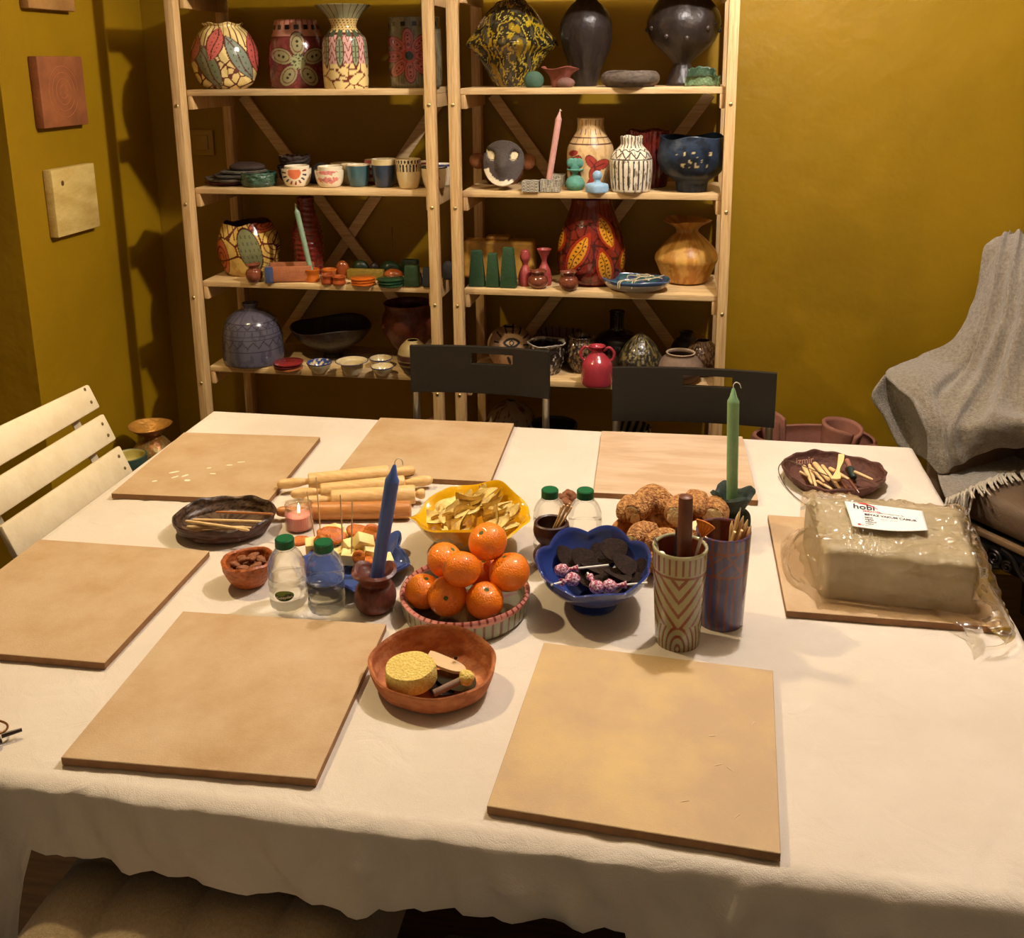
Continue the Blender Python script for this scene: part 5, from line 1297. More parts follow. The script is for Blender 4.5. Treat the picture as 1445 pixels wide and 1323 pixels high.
apr = [((468, 755), .050, (.4, .2, .2), (.028, .019, .008)), ((424, 763), .030, (.3, 0, .3), (.017, .014, .006)), ((455, 762), .046, (.8, -.5, .6), (.017, .014, .007)), ((505, 750), .048, (.4, .1, -.2), (.024, .016, .008)), ((526, 752), .045, (.9, .6, .3), (.020, .016, .007)),
       ((506, 786), .042, (1.2, 0, .1), (.011, .014, .007)), ((434, 795), .014, (.2, 0, 0), (.014, .012, .005)), ((520, 792), .030, (.2, .1, 0), (.016, .012, .006))]
for k, (pp, zz, rot, sc) in enumerate(apr):
    P = atz(*pp, T + zz); v, f = blob((0, 0, 0), sc, 4, .16, 70, k); v[:, 2] *= 1 - .5 * np.exp(-((v[:, 0] / sc[0]) ** 2 + (v[:, 1] / sc[1]) ** 2) * 2)
    o = MB().add(v, f).build('dried_apricot', MAP, None, tuple(P), 60, rot)
    tag(o, APL[k], 'dried apricot', 'dried apricots on the blue plate')
for k, (a_, b_) in enumerate((((433, 693), (444, 757)), ((446, 672), (452, 747)), ((480, 697), (484, 774)), ((497, 706), (496, 781)))):
    y_ = atz(*b_, T + .040)[1]; p = aty(*b_, y_); q = aty(*a_, y_)
    o = MB().add(*tube([(0, 0, 0), (q - p) * .97, (q - p)], [.0013, .0013, .0004], 8)).build('cocktail_stick', M_stick, None, tuple(p))
    tag(o, ['cocktail stick leaning left over the blue plate', 'tallest cocktail stick in the cheese, in front of the rolling pins', 'third cocktail stick from the left in the cheese', 'rightmost upright cocktail stick in the cheese'][k], 'cocktail stick', 'cocktail sticks in the cheese')

# --- purple-blue bowl with dark crisps and lollipops
BB_ = (46, 62, 126)
ob, x, y, R = bowl('blue_scalloped_bowl', 'deep blue scalloped bowl on a foot with dark crisps and lollipops', 'bowl', 838, 796, 80, .072,
     [(.40, 0), (.42, .04), (.30, .14), (.36, .20), (.70, .46), (.92, .76), (1.0, 1.0)], BB_, M_glaze, n=200, t=.005,
     rf=lambda A, zn: 1 + np.clip((zn - .3) / .7, 0, 1) * (.07 * np.abs(np.sin(3.5 * A + .8)) - .03), sy=1.10, zf=lambda A, zn, r, R: np.clip((zn - .4) / .6, 0, 1) ** 2 * (.012 * np.abs(np.sin(3.5 * A + .8)) - .008 * np.cos(A)))
CRL = ['dark round crisp standing highest at the back of the blue bowl', 'dark round crisp leaning on the highest one', 'dark round crisp lying flat in the middle right of the blue bowl', 'dark round crisp against the right wall of the blue bowl', 'dark round crisp at the back left of the blue bowl',
       'dark round crisp above the pink lollipops', 'dark round crisp under the left lollipop stick', 'dark round crisp in the centre of the heap', 'dark round crisp beside the front pink lollipop', 'dark round crisp at the front right behind the red lollipop', 'dark round crisp behind the centre of the heap', 'dark round crisp under the long white stick', 'dark round crisp deepest at the front of the bowl']
MK = mat('dark_crisp', (50, 34, 26), .85, col2=(34, 23, 18), scale=90, bump=1.0, bscale=300, spec=.2)
cr = [((866, 775), .070, (.45, .0, .2)), ((879, 796), .066, (.35, .35, .5)), ((872, 812), .060, (.1, .2, 1)), ((900, 806), .052, (.3, -.7, .1)), ((800, 786), .058, (.3, .5, .2)), ((823, 789), .060, (.5, .2, .4)), ((838, 800), .052, (.1, .1, .9)),
      ((846, 812), .050, (.0, -.2, .6)), ((824, 806), .044, (.2, .1, .4)), ((860, 826), .050, (.2, .0, .2)), ((850, 782), .050, (.6, .1, .2)), ((888, 822), .046, (0, -.4, .2)), ((835, 820), .040, (0, 0, .2))]
proto = None
for k, (pp, zz, rot) in enumerate(cr):
    P = atz(*pp, T + zz)
    if proto is None:
        a_ = np.linspace(0, 2 * PI, 40, endpoint=False); V = []; F = []
        for s in (.0011, -.0011):
            for q in (0.001, .4, .75, 1.0):
                V += [(q * .0235 * math.cos(w), q * .0235 * math.sin(w), s + .006 * (q * math.cos(w)) ** 2) for w in a_]
        for s in (0, 4):
            for q in range(3):
                for j in range(40):
                    a1, b1, c1, d1 = (s + q) * 40 + j, (s + q) * 40 + (j + 1) % 40, (s + q + 1) * 40 + (j + 1) % 40, (s + q + 1) * 40 + j
                    F.append((a1, d1, c1, b1) if s == 0 else (a1, b1, c1, d1))
        F += [(3 * 40 + j, 7 * 40 + j, 7 * 40 + (j + 1) % 40, 3 * 40 + (j + 1) % 40) for j in range(40)]
        proto = o = MB().add(np.array(V), F).build('dark_crisp', MK)
    else: o = proto.copy(); COL.objects.link(o)
    o.location = P; o.rotation_euler = rot; tag(o, CRL[k], 'crisp', 'dark crisps in the blue bowl')
MLW = mat('lolly_wrapper', (168, 44, 84), .25, col2=(226, 190, 200), scale=260, coat=.6, bump=2.0, bscale=260, contrast=(.45, .55)); MLS = mat('white_stick', (240, 236, 226), .5)
for k, (ball, e0, lb) in enumerate((((793, 804), (859, 797), 'pink-wrapped lollipop with its white stick pointing right, at the back left'), ((808, 817), (778, 825), 'pink-wrapped lollipop with its white stick poking out of the left rim'),
        ((860, 827), (914, 822), 'red-wrapped lollipop with a long white stick over the right rim'), ((842, 828), (829, 808), 'red-wrapped lollipop at the front with a short stick'))):
    p = atz(*ball, T + .066 + .002 * k); q = atz(*e0, T + .078)
    t = empty('lollipop' + ('' if k == 0 else '.%03d' % k), tuple(p), lb, 'lollipop', 'lollipops in the blue bowl')
    d = q - p; u = d / np.linalg.norm(d)
    MB().add(*tube([u * .006, d], .0018, 8)).build('stick', MLS, t)
    v, f = blob((0, 0, 0), (.0125, .0115, .011), 4, .12, 140, k)
    b = MB().add(v, f); b.add(*tube([u * .009, u * .014, u * .020, u * .028], [.0045, .0030, .0042, .0065], 12, 12)); b.build('wrapped_sweet', MLW, t)

# --- hourglass brown holder with toothpicks
x, y, R = rimspot(778, 737, 26, .088)
v, f, c = lathe(vprof([(R * .62, 0), (R * .95, .014), (R * .98, .028), (R * .66, .042), (R * .60, .047), (R * .86, .058), (R * 1.0, .072), (R * .94, .088)], .006, 60, 20, .55), 80, rf=lambda A, zn: 1 + .02 * np.sin(3 * A + 4 * zn), colf=lambda A, zn, r, s: full(A, (64, 34, 26)))
o = MB().add(v, f, 0, c).build('hourglass_holder', M_semi, None, (x, y, T + .0005)); tag(o, 'dark brown hourglass-shaped clay holder with toothpicks beside the blue bowl', 'holder')
for k, (e, w) in enumerate((((796, 712), 0), ((801, 713), 1), ((804, 710), 2), ((807, 715), 3), ((792, 715), 4))):
    p = np.array((x + .002 * (k - 2), y - .003 + .002 * (k % 2), T + .058)); q = aty(*e, y + .004 * (k - 2)); 
    o = MB().add(*tube([(0, 0, 0), q - p], .0018, 8)).build('toothpick', M_stick, None, tuple(p)); tag(o, ['second toothpick from the left in the hourglass holder', 'middle toothpick of the five in the hourglass holder', 'second toothpick from the right in the hourglass holder', 'rightmost toothpick in the hourglass holder', 'leftmost toothpick in the hourglass holder'][k], 'toothpick', 'toothpicks in the hourglass holder')
# --- striped cups for tools
def pat_cupg(X, Y, A, zn, s):
    C = full(X, (158, 156, 120)); r_ = (124, 62, 42)
    put(C, (zn > .80) & (zn < .965) & (np.abs(((A * 26 / (2 * PI)) % 1) - .5) < .17), r_); put(C, np.abs(zn - .775) < .014, r_)
    Xa = A * .95; d = np.hypot(Xa * 1.0, Y - .0); z_ = zn < .775
    lo = z_ & (Y < .98 + .0 * Xa) & (np.hypot(Xa * 1.35, Y - .05) < 1.55)
    put(C, lo & (np.abs(((np.hypot(Xa * 1.9, (Y - .1) * 1.05) * 2.7) % 1) - .5) < .19) & (Y < 1.35), r_)
    up = z_ & ~lo
    vv = (Y - 3.4) + np.where(np.abs(Xa) < 1.1, -np.abs(Xa) ** 1.5 * .0 + (1.2 - np.abs(Xa)) * .0, 0); w = Y - np.abs(Xa) * 1.25
    put(C, up & (np.abs(((w * 1.75) % 1) - .5) < .17), r_)
    put(C, s > 0, (118, 56, 38)); put(C, (zn > .975), (186, 180, 140)); return C
ob, cx1, cy1, R1 = bowl('striped_cup', 'tall green-grey cup with red-brown arches and stripes holding brushes', 'cup', 960, 770, 39, .163,
     [(.76, 0), (.82, .03), (.91, .5), (.98, .85), (1.0, 1.0)], pat_cupg, M_glaze, n=320, mo=240, t=.005, a=math.atan2(CP[0] - 1.51, 1.4) * 0)
def pat_cupb(X, Y, A, zn, s):
    C = full(X, (84, 82, 122)); r_ = (126, 72, 60)
    put(C, (zn > .86) & (np.abs(((A * 22 / (2 * PI)) % 1) - .5) < .18), r_); put(C, (np.abs(zn - .855) < .012) | (np.abs(zn - .60) < .012), r_)
    put(C, (zn < .59) & (np.abs(((A * 20 / (2 * PI) + .1 * np.sin(zn * 9)) % 1) - .5) < .15), r_)
    md = (zn > .60) & (zn < .855); put(C, md & (vor(A * .45, Y * .5, 40, 8) < .035), r_); put(C, md & (np.abs(((A * 1.6 - Y * 1.8) % 1) - .5) < .08), r_)
    put(C, s > 0, (118, 58, 42)); return C
ob, cx2, cy2, R2 = bowl('purple_cup', 'tall purple-blue cup with carved red-brown lines holding wooden tools', 'cup', 1021, 748, 38.5, .160,
     [(.80, 0), (.86, .03), (.93, .5), (.98, .85), (1.0, 1.0)], pat_cupb, M_glaze, n=320, mo=220, t=.005)
def tool(name, label, cx, cy, top, dy, parts, m, base_off=(0, 0), bz=.01, group=None):
    """straight tool from inside a cup to a pixel of its top end; parts = [(fraction, radius)]"""
    p = np.array((cx + base_off[0], cy + base_off[1], T + bz)); q = aty(top[0], top[1], cy + dy); d = q - p
    o = MB().add(*tube([d * fr for fr, _ in parts], [r for _, r in parts], 14, 30)).build(name, m, None, tuple(p), 50); return tag(o, label, 'tool', group), p, d
M_blkp = mat('black_lacquer', (24, 20, 20), .3)
t = empty('dark_wood_handle', (0, 0, 0), 'thick dark wooden handle standing tall in the green striped cup', 'tool')
p = np.array((cx1 + .006, cy1 + .004, T + .008)); q = aty(968, 699, cy1 - .002); d = q - p; t.location = tuple(p)
MB().add(*tube([d * .52, d * .56, d * .95, d * .99, d], [.0105, .0115, .0110, .0095, .004], 24, 30)).build('handle', M_stickd, t)
MB().add(*tube([d * 0, d * .3, d * .535], .0085, 20)).build('ferrule', mat('brown_ferrule', (70, 44, 32), .3, .6), t)
b = MB(); L_ = np.linalg.norm(d)
tool('black_handled_brush', 'black lacquered brush handle with pale tip in the green striped cup', cx1, cy1, (957, 742), .004, [(0, .004), (.6, .0046), (.93, .0042), (.97, .0030), (1, .001)], M_blkp, (-.006, .0))
o_, p, d = tool('wire_tool', 'grey metal tool leaning left in the green striped cup', cx1, cy1, (923, 757), -.004, [(0, .0022), (.85, .0022), (.9, .0035), (1, .001)], M_steel, (.012, -.004))
o_, p, d = tool('white_cotton_swab', 'white-tipped stick at the left rim of the green striped cup', cx1, cy1, (932, 778), -.016, [(0, .0016), (.80, .0016), (.86, .0055), (.97, .0062), (1, .002)], MLS, (.01, -.010))
t = empty('fan_brush', (0, 0, 0), 'orange bristled fan brush leaning right out of the green striped cup', 'brush')
p = np.array((cx1 - .006, cy1, T + .010)); q = aty(990, 757, cy1 - .012); d = q - p; t.location = tuple(p)
MB().add(*tube([d * 0, d * .86, d], [.0022, .0024, .003], 10)).build('handle', mat('white_handle', (214, 196, 178), .5), t)
V = []; n = 14; q2 = aty(996, 737, cy1 - .016) - p
for i in range(n):
    for j in range(6):
        u = (i / (n - 1) - .5) * 2; v_ = j / 5; V.append(d + (q2 - d) * v_ * (1 - .10 * u * u) * 1.0 + np.array([u * .014 * v_, 0, -.006 * v_ * u]) + np.array([0, .001 * math.sin(i * 2.3), 0]))
F = [(i * 6 + j, (i + 1) * 6 + j, (i + 1) * 6 + j + 1, i * 6 + j + 1) for i in range(n - 1) for j in range(5)]
o = MB().add(np.array(V), F).build('bristles', mat('orange_bristle', (222, 130, 24), .7, col2=(190, 100, 16), scale=300, stretch=(1, 1, .1)), t); md = o.modifiers.new('s', 'SOLIDIFY'); md.thickness = .003
# wooden tools in the purple cup
WT = [((1043, 722), .004, 'wide pale wooden knife with a slanted tip in the purple cup', 2.0), ((1037, 750), -.010, 'round-ended pale dowel at the front of the purple cup', 1.2), ((1047, 748), -.008, 'second round-ended pale dowel at the front of the purple cup', 1.2),
      ((1049, 728), .006, 'pale wooden tool behind the dowels in the purple cup', 1.0), ((1055, 733), .0, 'slim pale wooden tool at the right of the purple cup', 1.0), ((1060, 741), -.004, 'rightmost short pale wooden tool in the purple cup', .9), ((1033, 735), .008, 'pale flat tool at the left of the tool bunch in the purple cup', 1.1)]
for k, (tp_, dy, lb, fa) in enumerate(WT):
    p = np.array((cx2 - .012 + .003 * k, cy2 - .006 + .002 * k, T + .010)); q = aty(*tp_, cy2 + dy); d = q - p
    prt = ([.0042] * 3 + ([.0042, .0036] if k in (1, 2) else [.005, .0012]))
    V, F = tube([d * 0, d * .4, d * .8, d * .93, d], prt, 10, 20, flat=.6)
    o = MB().add(V, F).build('wooden_modelling_tool', M_stick, None, tuple(p)); tag(o, lb, 'tool', 'wooden tools in the purple cup')
p = np.array((cx2, cy2 + .006, T + .012)); q = aty(1045, 716, cy2 + .012); o = MB().add(*tube([(0, 0, 0), (q - p) * .9, (q - p)], [.0022, .0022, .0008], 8)).build('metal_needle_tool', M_steel, None, tuple(p)); tag(o, 'thin grey metal needle tool, tallest in the purple cup', 'tool')

# --- dark green holder with green candle
ob, x, y, R = bowl('dark_green_holder', 'dark green rough clay holder with pointed leaf lips and the green candle', 'candle holder', 1034, 696, 30, .085,
     [(.80, 0), (.88, .15), (.86, .48), (.60, .62), (.66, .72), (.78, .82), (1.0, 1.0)], pat_dark((42, 54, 42), (32, 42, 34), .1, 7), M_matte, n=90, t=.012,
     rf=lambda A, zn: 1 + np.clip((zn - .75) / .25, 0, 1) * .13 * np.sign(np.sin(4 * A)) * np.abs(np.sin(4 * A)) ** .7, zf=lambda A, zn, r, R: np.clip((zn - .8) / .2, 0, 1) * .006 * np.sin(4 * A), depthf=.6)
p1 = aty(1035, 547, y)
candle('green_candle', (x, y, T + .040), tuple(p1), .0225, (146, 188, 136), 'tall green dinner candle in front of the right black chair')

# --- bread bowl
ob, x, y, R = bowl('bread_bowl', 'wooden-coloured bowl piled with sesame bread pieces, behind the cups', 'bowl', 938, 752, 76, .050,
     [(.55, 0), (.75, .12), (.94, .6), (1.0, 1.0)], pat_dark((186, 126, 66), (150, 92, 44), .1, 6), M_semi, n=100, t=.007)
MBR = mat('sesame_crust', (204, 148, 84), .7, col2=(146, 90, 44), scale=150, bump=3.5, bscale=260, contrast=(.42, .6)); MCRB = mat('bread_crumb', (246, 226, 176), .85, col2=(226, 196, 138), scale=80, bump=3.0, bscale=150)
def bread(p0, p1, pm, r, label, k, open0=True, open1=True):
    """a torn length of bread ring: curved tube between world points, cut ends show crumb"""
    pts = np.array([p0, pm, p1], float); c = pts.mean(0)
    P = crom(pts, 16) - c
    t = empty('sesame_bread_piece' + ('' if k == 0 else '.%03d' % k), tuple(c), label, 'bread', 'sesame bread pieces')
    u = np.linspace(0, 1, 16); rr_ = r * (.80 + .28 * np.sin(PI * u))
    if not open0: rr_[:3] *= [.35, .75, .95]
    if not open1: rr_[-3:] *= [.95, .75, .35]
    V, F = tube(P, rr_, 22, None, True)
    V = V + (nz3(V, 90, k) * .0022)[:, None]
    b = MB().add(V, F); o = b.build('crust', MBR, t, smooth=60)
    for e, (i, j) in ((open0, (0, 1)), (open1, (-1, -2))):
        if not e: continue
        d = P[i] - P[j]; d /= np.linalg.norm(d); v, f = blob((0, 0, 0), 1, 3, .15, 6, k)
        z_ = Vector(d); q = z_.to_track_quat('Z', 'Y').to_matrix(); v = (v * (rr_[i] * .93, rr_[i] * .93, .0022)) @ np.array(q).T + P[i] + d * .0002
        MB().add(v, f).build('torn_crumb', MCRB, t)
def az(px, py, z): return atz(px, py, T + z)
bread(az(895, 724, .075), az(944, 716, .078), az(920, 702, .088), .024, 'big curved sesame bread piece lying on top at the back', 0, True, True)
bread(az(888, 735, .05), az(888, 706, .07), az(883, 720, .066), .017, 'upright sesame bread piece at the left of the bread bowl', 1, False, True)
bread(az(899, 732, .066), az(899, 732, .075) + (-.01, .055, 0), az(899, 732, .072) + (-.004, .028, 0), .0185, 'torn sesame bread piece showing its crumb towards the camera on the left', 2, True, False)
bread(az(893, 765, .056), az(920, 748, .050), az(903, 752, .062), .018, 'torn bread piece low at the left, next to the blue bowl rim', 3, True, True)
bread(az(912, 770, .060), az(958, 766, .052), az(936, 760, .064), .018, 'sesame bread piece at the front of the bowl, behind the striped cup', 4, False, True)
bread(az(955, 729, .080), az(959, 726, .070) + (.01, .05, 0), az(958, 728, .077) + (.0, .025, 0), .025, 'bread piece with a broad cream cut face behind the dark handle', 5, True, False)
bread(az(985, 722, .080), az(975, 700, .066), az(985, 708, .074), .020, 'sesame bread piece at the back right beside the green candle holder', 6, False, False)
bread(az(1006, 730, .066), az(1006, 730, .060) + (.0, .05, 0), az(1006, 730, .066) + (.004, .025, 0), .0255, 'round bread end with speckled cut face above the purple cup', 7, True, False)
bread(az(985, 742, .070), az(975, 752, .050), az(984, 748, .060), .019, 'narrow torn bread piece between the two cups', 8, True, False)
bread(az(925, 735, .050), az(960, 738, .050), az(942, 733, .054), .015, 'bread slice with cream edge inside the bowl under the big piece', 9, True, True)
# walnuts behind the bottles
for k, (px, py) in enumerate(((792, 703), (803, 699), (797, 711))):
    P = atz(px, py, T + .016 + (.0 if k else .0)); o = MB().add(*blob((0, 0, 0), (.016, .014, .014), 4, .25, 120, k)).build('walnut', mat('walnut_brown', (128, 78, 44), .7, bump=1, bscale=200), None, (P[0], P[1], T + .0135))
    tag(o, ['walnut behind the rear water bottles, left of three', 'walnut behind the rear water bottles, rearmost of three', 'walnut behind the rear water bottles, front one of three'][k], 'walnut', 'walnuts behind the water bottles')

# --- water bottles
M_pet = thin_glass('clear_plastic', (250, 252, 250), .62, .015, 1.33)
M_cap = mat('green_cap', (12, 92, 52), .35)
def water_bottle(name, x, y, s, label, rz, with_label=True):
    t = empty(name, (x, y, T), label, 'water bottle', 'small water bottles'); t.rotation_euler.z = rz
    R = .0315 * s; Hh = .124 * s
    pr_ = [(R * .72, 0), (R * .93, .004 * s), (R, .012 * s), (R * .97, .022 * s), (R, .028 * s), (R * .965, .033 * s), (R * .99, .040 * s), (R * .99, .052 * s), (R * .955, .056 * s), (R, .060 * s), (R * .99, .074 * s), (R * .93, .084 * s), (R * .76, .096 * s), (R * .50, .106 * s), (R * .42, .111 * s), (R * .42, .116 * s)]
    O = crom(pr_, 90); O[:, 0] = np.maximum(O[:, 0], .001)
    V, F, _ = lathe(np.vstack([[.0005, .004], [R * .4, .003], O, [.0005, .116 * s]]), 72, rf=lambda A, zn: 1 - .05 * np.exp(-((zn - .03) / .07) ** 2) * np.cos(A * 6) ** 2)
    MB().add(V, F).build('bottle_body', M_pet, t, smooth=70)
    V, F, _ = lathe([(.0005, .1085 * s), (R * .49, .1085 * s), (R * .51, .110 * s), (R * .51, .112 * s), (R * .505, .1125 * s), (R * .505, .1225 * s), (R * .45, .1245 * s), (.0005, .1245 * s)], 96, rf=lambda A, zn: 1 + .012 * np.cos(A * 40))
    MB().add(V, F).build('screw_cap', M_cap, t, smooth=30)
    V, F, _ = lathe([(R * .47, .1055 * s), (R * .53, .1058 * s), (R * .53, .1072 * s), (R * .47, .1075 * s)], 48, close=False); MB().add(V, F).build('neck_ring', M_pet, t)
    return t, R
def bottle_label(t, R, ang, zc, text):
    # oval sticker bent round the body
    n, m_ = 24, 12; V = []; C = []
    for j in range(m_ + 1):
        for i in range(n + 1):
            u = -1 + 2 * i / n; v_ = -1 + 2 * j / m_; uu = u * math.sqrt(1 - v_ * v_ / 2); vv = v_ * math.sqrt(1 - u * u / 2)
            a = ang + uu * .52; V.append((1.012 * R * math.sin(a), -1.012 * R * math.cos(a), zc + vv * .0095)); C.append((96, 128, 30) if vv > .15 + .3 * math.sin(uu * 4) else (30, 66, 22))
    F = [(j * (n + 1) + i, j * (n + 1) + i + 1, (j + 1) * (n + 1) + i + 1, (j + 1) * (n + 1) + i) for j in range(m_) for i in range(n)]
    lb = MB().add(np.array(V), F, 0, np.array(C)).build('oval_label', M_glaze, t)
    cu = bpy.data.curves.new('txt', 'FONT'); cu.body = text; cu.size = .0072; cu.align_x = 'CENTER'; cu.extrude = .0001
    to = bpy.data.objects.new('tmp', cu); COL.objects.link(to); bpy.context.view_layer.update()
    me = bpy.data.meshes.new_from_object(to.evaluated_get(bpy.context.evaluated_depsgraph_get())); bpy.data.objects.remove(to)
    for v in me.vertices:
        a = ang + v.co.x / R; zz = zc - .005 + v.co.y + .08 * v.co.x; r = 1.016 * R + v.co.z; v.co = (r * math.sin(a), -r * math.cos(a), zz)
    me.materials.append(mat('label_text', (236, 236, 210), .5)); o = bpy.data.objects.new('label_text', me); COL.objects.link(o); o.parent = lb
P = atz(398, 866, T); t, R = water_bottle('water_bottle', P[0], P[1] + .030, 1.0, 'small water bottle with green cap and oval green label, front left', 0); bottle_label(t, R, .20, .034, 'Kuzeyden')
P = atz(453, 872, T); t, R = water_bottle('water_bottle.001', P[0], P[1] + .030, 1.0, 'small water bottle with green cap right of the labelled bottle', 1.2)
MB().add(*rbox(-.0, 0, .030, .0022, .0008, .006, 0)).add(*rbox(0, 0, .043, .0022, .0008, .006, 0)).xf(Matrix.Rotation(-1.2 + -.75, 4, 'Z') @ Matrix.Translation((0, -R * 1.01, 0))).build('printed_mark', M_dark, t)
P = atz(776, 694, T + .118); water_bottle('water_bottle.002', P[0], P[1], 1.0, 'small water bottle with green cap behind the hourglass holder', .4)
P = atz(826, 695, T + .118); water_bottle('water_bottle.003', P[0], P[1], 1.0, 'small water bottle with green cap behind the blue scalloped bowl', 2.0)

# --- dish with modelling tools, back right
def pat_cocoa(X, Y, A, zn, s):
    C = full(X, (92, 54, 40)); put(C, nzf(A, zn, 8, 3) > .12, (78, 44, 32)); return C
ob, x, y, R = bowl('brown_tool_dish', 'rough dark brown oval dish full of wooden modelling tools at the back right', 'dish', 1176, 663, 71, .029,
     [(.70, 0), (.84, .12), (.96, .6), (1.0, 1.0)], pat_cocoa, M_matte, n=180, t=.0055, rf=lambda A, zn: 1 + .03 * np.sin(3 * A + 2) + .012 * np.sin(17 * A) * np.clip(zn, 0, 1), zf=rimz(4, .0028, .6, 13), sy=.98)
def textmesh(body, size, m, parent, M_, name='lettering', ext=.0002, align='LEFT', bold=0.0, shear=0.0):
    cu = bpy.data.curves.new('txt', 'FONT'); cu.body = body; cu.size = size; cu.align_x = align; cu.extrude = ext; cu.offset = bold; cu.shear = shear
    to = bpy.data.objects.new('tmp', cu); COL.objects.link(to); bpy.context.view_layer.update()
    me = bpy.data.meshes.new_from_object(to.evaluated_get(bpy.context.evaluated_depsgraph_get())); bpy.data.objects.remove(to)
    me.transform(M_); me.materials.append(m); o = bpy.data.objects.new(name, me); COL.objects.link(o); o.parent = parent; return o
textmesh('izmir', .022, mat('scratch', (176, 132, 104), .9), ob, Matrix.Translation((-R * .66, R * .50, .0135)) @ Matrix.Rotation(.42, 4, 'Z') @ Matrix.Rotation(math.radians(48), 4, 'X'), 'scratched_word', shear=.3)
tools = [((1134, 657), (1147, 683), .0052, 'l', 'short thick dowel at the left of the tool dish'), ((1142, 655), (1152, 688), .0036, 'l', 'pale pointed stick beside the short thick dowel'), ((1149, 653), (1170, 678), .0060, 'l', 'thick round wooden handle in the middle left of the tool dish'),
         ((1160, 656), (1186, 690), .0042, 'l', 'flat pale wooden tool pointing at the front rim'), ((1128, 665), (1140, 672), .0036, 'l', 'short stick end at the far left inside the tool dish'), ((1145, 660), (1163, 680), .0032, 'l', 'thin stick under the thick round handle'),
         ((1152, 678), (1181, 694), .0036, 'l', 'slender pale tool lying along the front of the tool dish'), ((1170, 660), (1199, 677), .0050, 'r', 'dowel with pinkish band in the centre of the tool dish'), ((1205, 665), (1232, 677), .0040, 'l', 'wooden handle pointing to the right rim of the tool dish'),
         ((1195, 648), (1205, 674), .0055, 'g', 'tool with a dark green grip in the tool dish'), ((1186, 676), (1200, 698), .0040, 'd', 'dark metal-ended tool at the front right of the tool dish'), ((1198, 676), (1210, 692), .0034, 'd', 'dark brown tool lying near the green-gripped one')]
for k, (a_, b_, r_, kind, lb) in enumerate(tools):
    zz = .017 + .006 * (k % 3); p = atz(*a_, T + zz + .010); q = atz(*b_, T + zz + .002); d = q - p
    t = empty('modelling_tool' + ('' if k == 0 else '.%03d' % k), tuple(p), lb, 'tool', 'modelling tools in the brown dish')
    m_ = {'l': M_stick, 'r': M_stick, 'g': mat('rosy_wood', (156, 104, 82), .5), 'd': M_stickd}[kind]
    MB().add(*tube([d * 0, d * .08, d * .5, d * .92, d], [r_ * .6, r_, r_, r_ * .8, r_ * .3], 12, 16, flat=.8)).build('shaft', m_, t)
    if kind == 'g': MB().add(*tube([d * .45, d * .5, d * .95, d], [r_ * .9, r_ * 1.3, r_ * 1.3, r_ * .8], 12)).build('green_grip', mat('green_grip', (40, 54, 44), .6), t)
    if kind == 'r': MB().add(*tube([d * .30, d * .42], r_ * 1.05, 12)).build('pink_band', mat('pink_band', (190, 84, 74), .5), t)
    if kind == 'd': MB().add(*tube([d * .8, d * 1.15], [.0025, .0012], 8)).build('metal_tip', M_steel, t)
t = flat_shape('boxwood_spatula', [(1183, 642), (1191, 643), (1190, 652), (1185, 664), (1186, 676), (1176, 677), (1174, 675), (1180, 664), (1182, 652)], T + .044, .006, mat('boxwood', (240, 204, 140), .5), 'pale waisted wooden spatula lying on top in the tool dish', 'tool')
# cutting wire: loop on the left, run to the clay, and small hook at right
W1 = [atz(*q) for q in ((1170, 672, T + .040), (1150, 664, T + .045), (1128, 655, T + .046), (1112, 650, T + .044), (1101, 655, T + .030), (1099, 666, T + .012), (1108, 685, T + .004), (1125, 703, T + .003), (1150, 720, T + .003))]
c0 = W1[-1]; o = MB().add(*tube([q - c0 for q in W1], .0011, 6, 60)).build('cutting_wire', mat('wire', (120, 110, 100), .35, .9), None, tuple(c0)); tag(o, 'thin clay cutting wire looping from the tool dish to the wrapped clay', 'wire')
W2 = [atz(*q) for q in ((1215, 676, T + .038), (1235, 683, T + .042), (1243, 687, T + .038), (1247, 676, T + .042), (1236, 680, T + .044))]
c0 = W2[0]; o = MB().add(*tube([q - c0 for q in W2], .0010, 6, 40)).build('bent_wire', MATS['wire'], None, tuple(c0)); tag(o, 'small bent wire loop over the right rim of the tool dish', 'wire')

# --- clay block in plastic
MCL = mat('pale_grey_clay', (196, 180, 148), .45, col2=(182, 164, 130), scale=9, bump=.8, bscale=40)
t = empty('clay_block', (1.868, -1.09, T + .0125), 'large block of pale clay wrapped in clear plastic with a printed paper, on a board', 'clay block')
# body: section in y,z extruded along x, in the front a lower step and behind a higher ridge
sec = [(-.150, .0), (-.153, .020), (-.151, .072), (-.143, .090), (-.10, .095), (-.06, .099), (-.02, .104), (.012, .108), (.032, .098), (.042, .070), (.043, .02), (.038, 0)]
S2 = crom(np.array(sec), 60); n = len(S2); V = []; nx = 50
for i in range(nx):
    u = i / (nx - 1); x_ = -.122 + .246 * u; e = min(u, 1 - u); sh = 1 - .10 * max(0, 1 - e / .05) ** 2
    for (yy, zz) in S2:
        w = .0015 * noise.noise(Vector((x_ * 40, yy * 40, zz * 40))) + .0035 * noise.noise(Vector((x_ * 11, yy * 12, zz * 12)))
        skew = -.014 * u
        V.append((x_ + .02 * (yy + .15) + (0 if yy < 0 else .02 * (u - .5)), yy * sh + skew + w, max(0, zz * sh * (1 - .05 * u) + (w if zz > .03 else 0))))
F = [(i * n + j, (i + 1) * n + j, (i + 1) * n + j + 1, i * n + j + 1) for i in range(nx - 1) for j in range(n - 1)] + [(i * n + n - 1, (i + 1) * n + n - 1, (i + 1) * n, i * n) for i in range(nx - 1)]
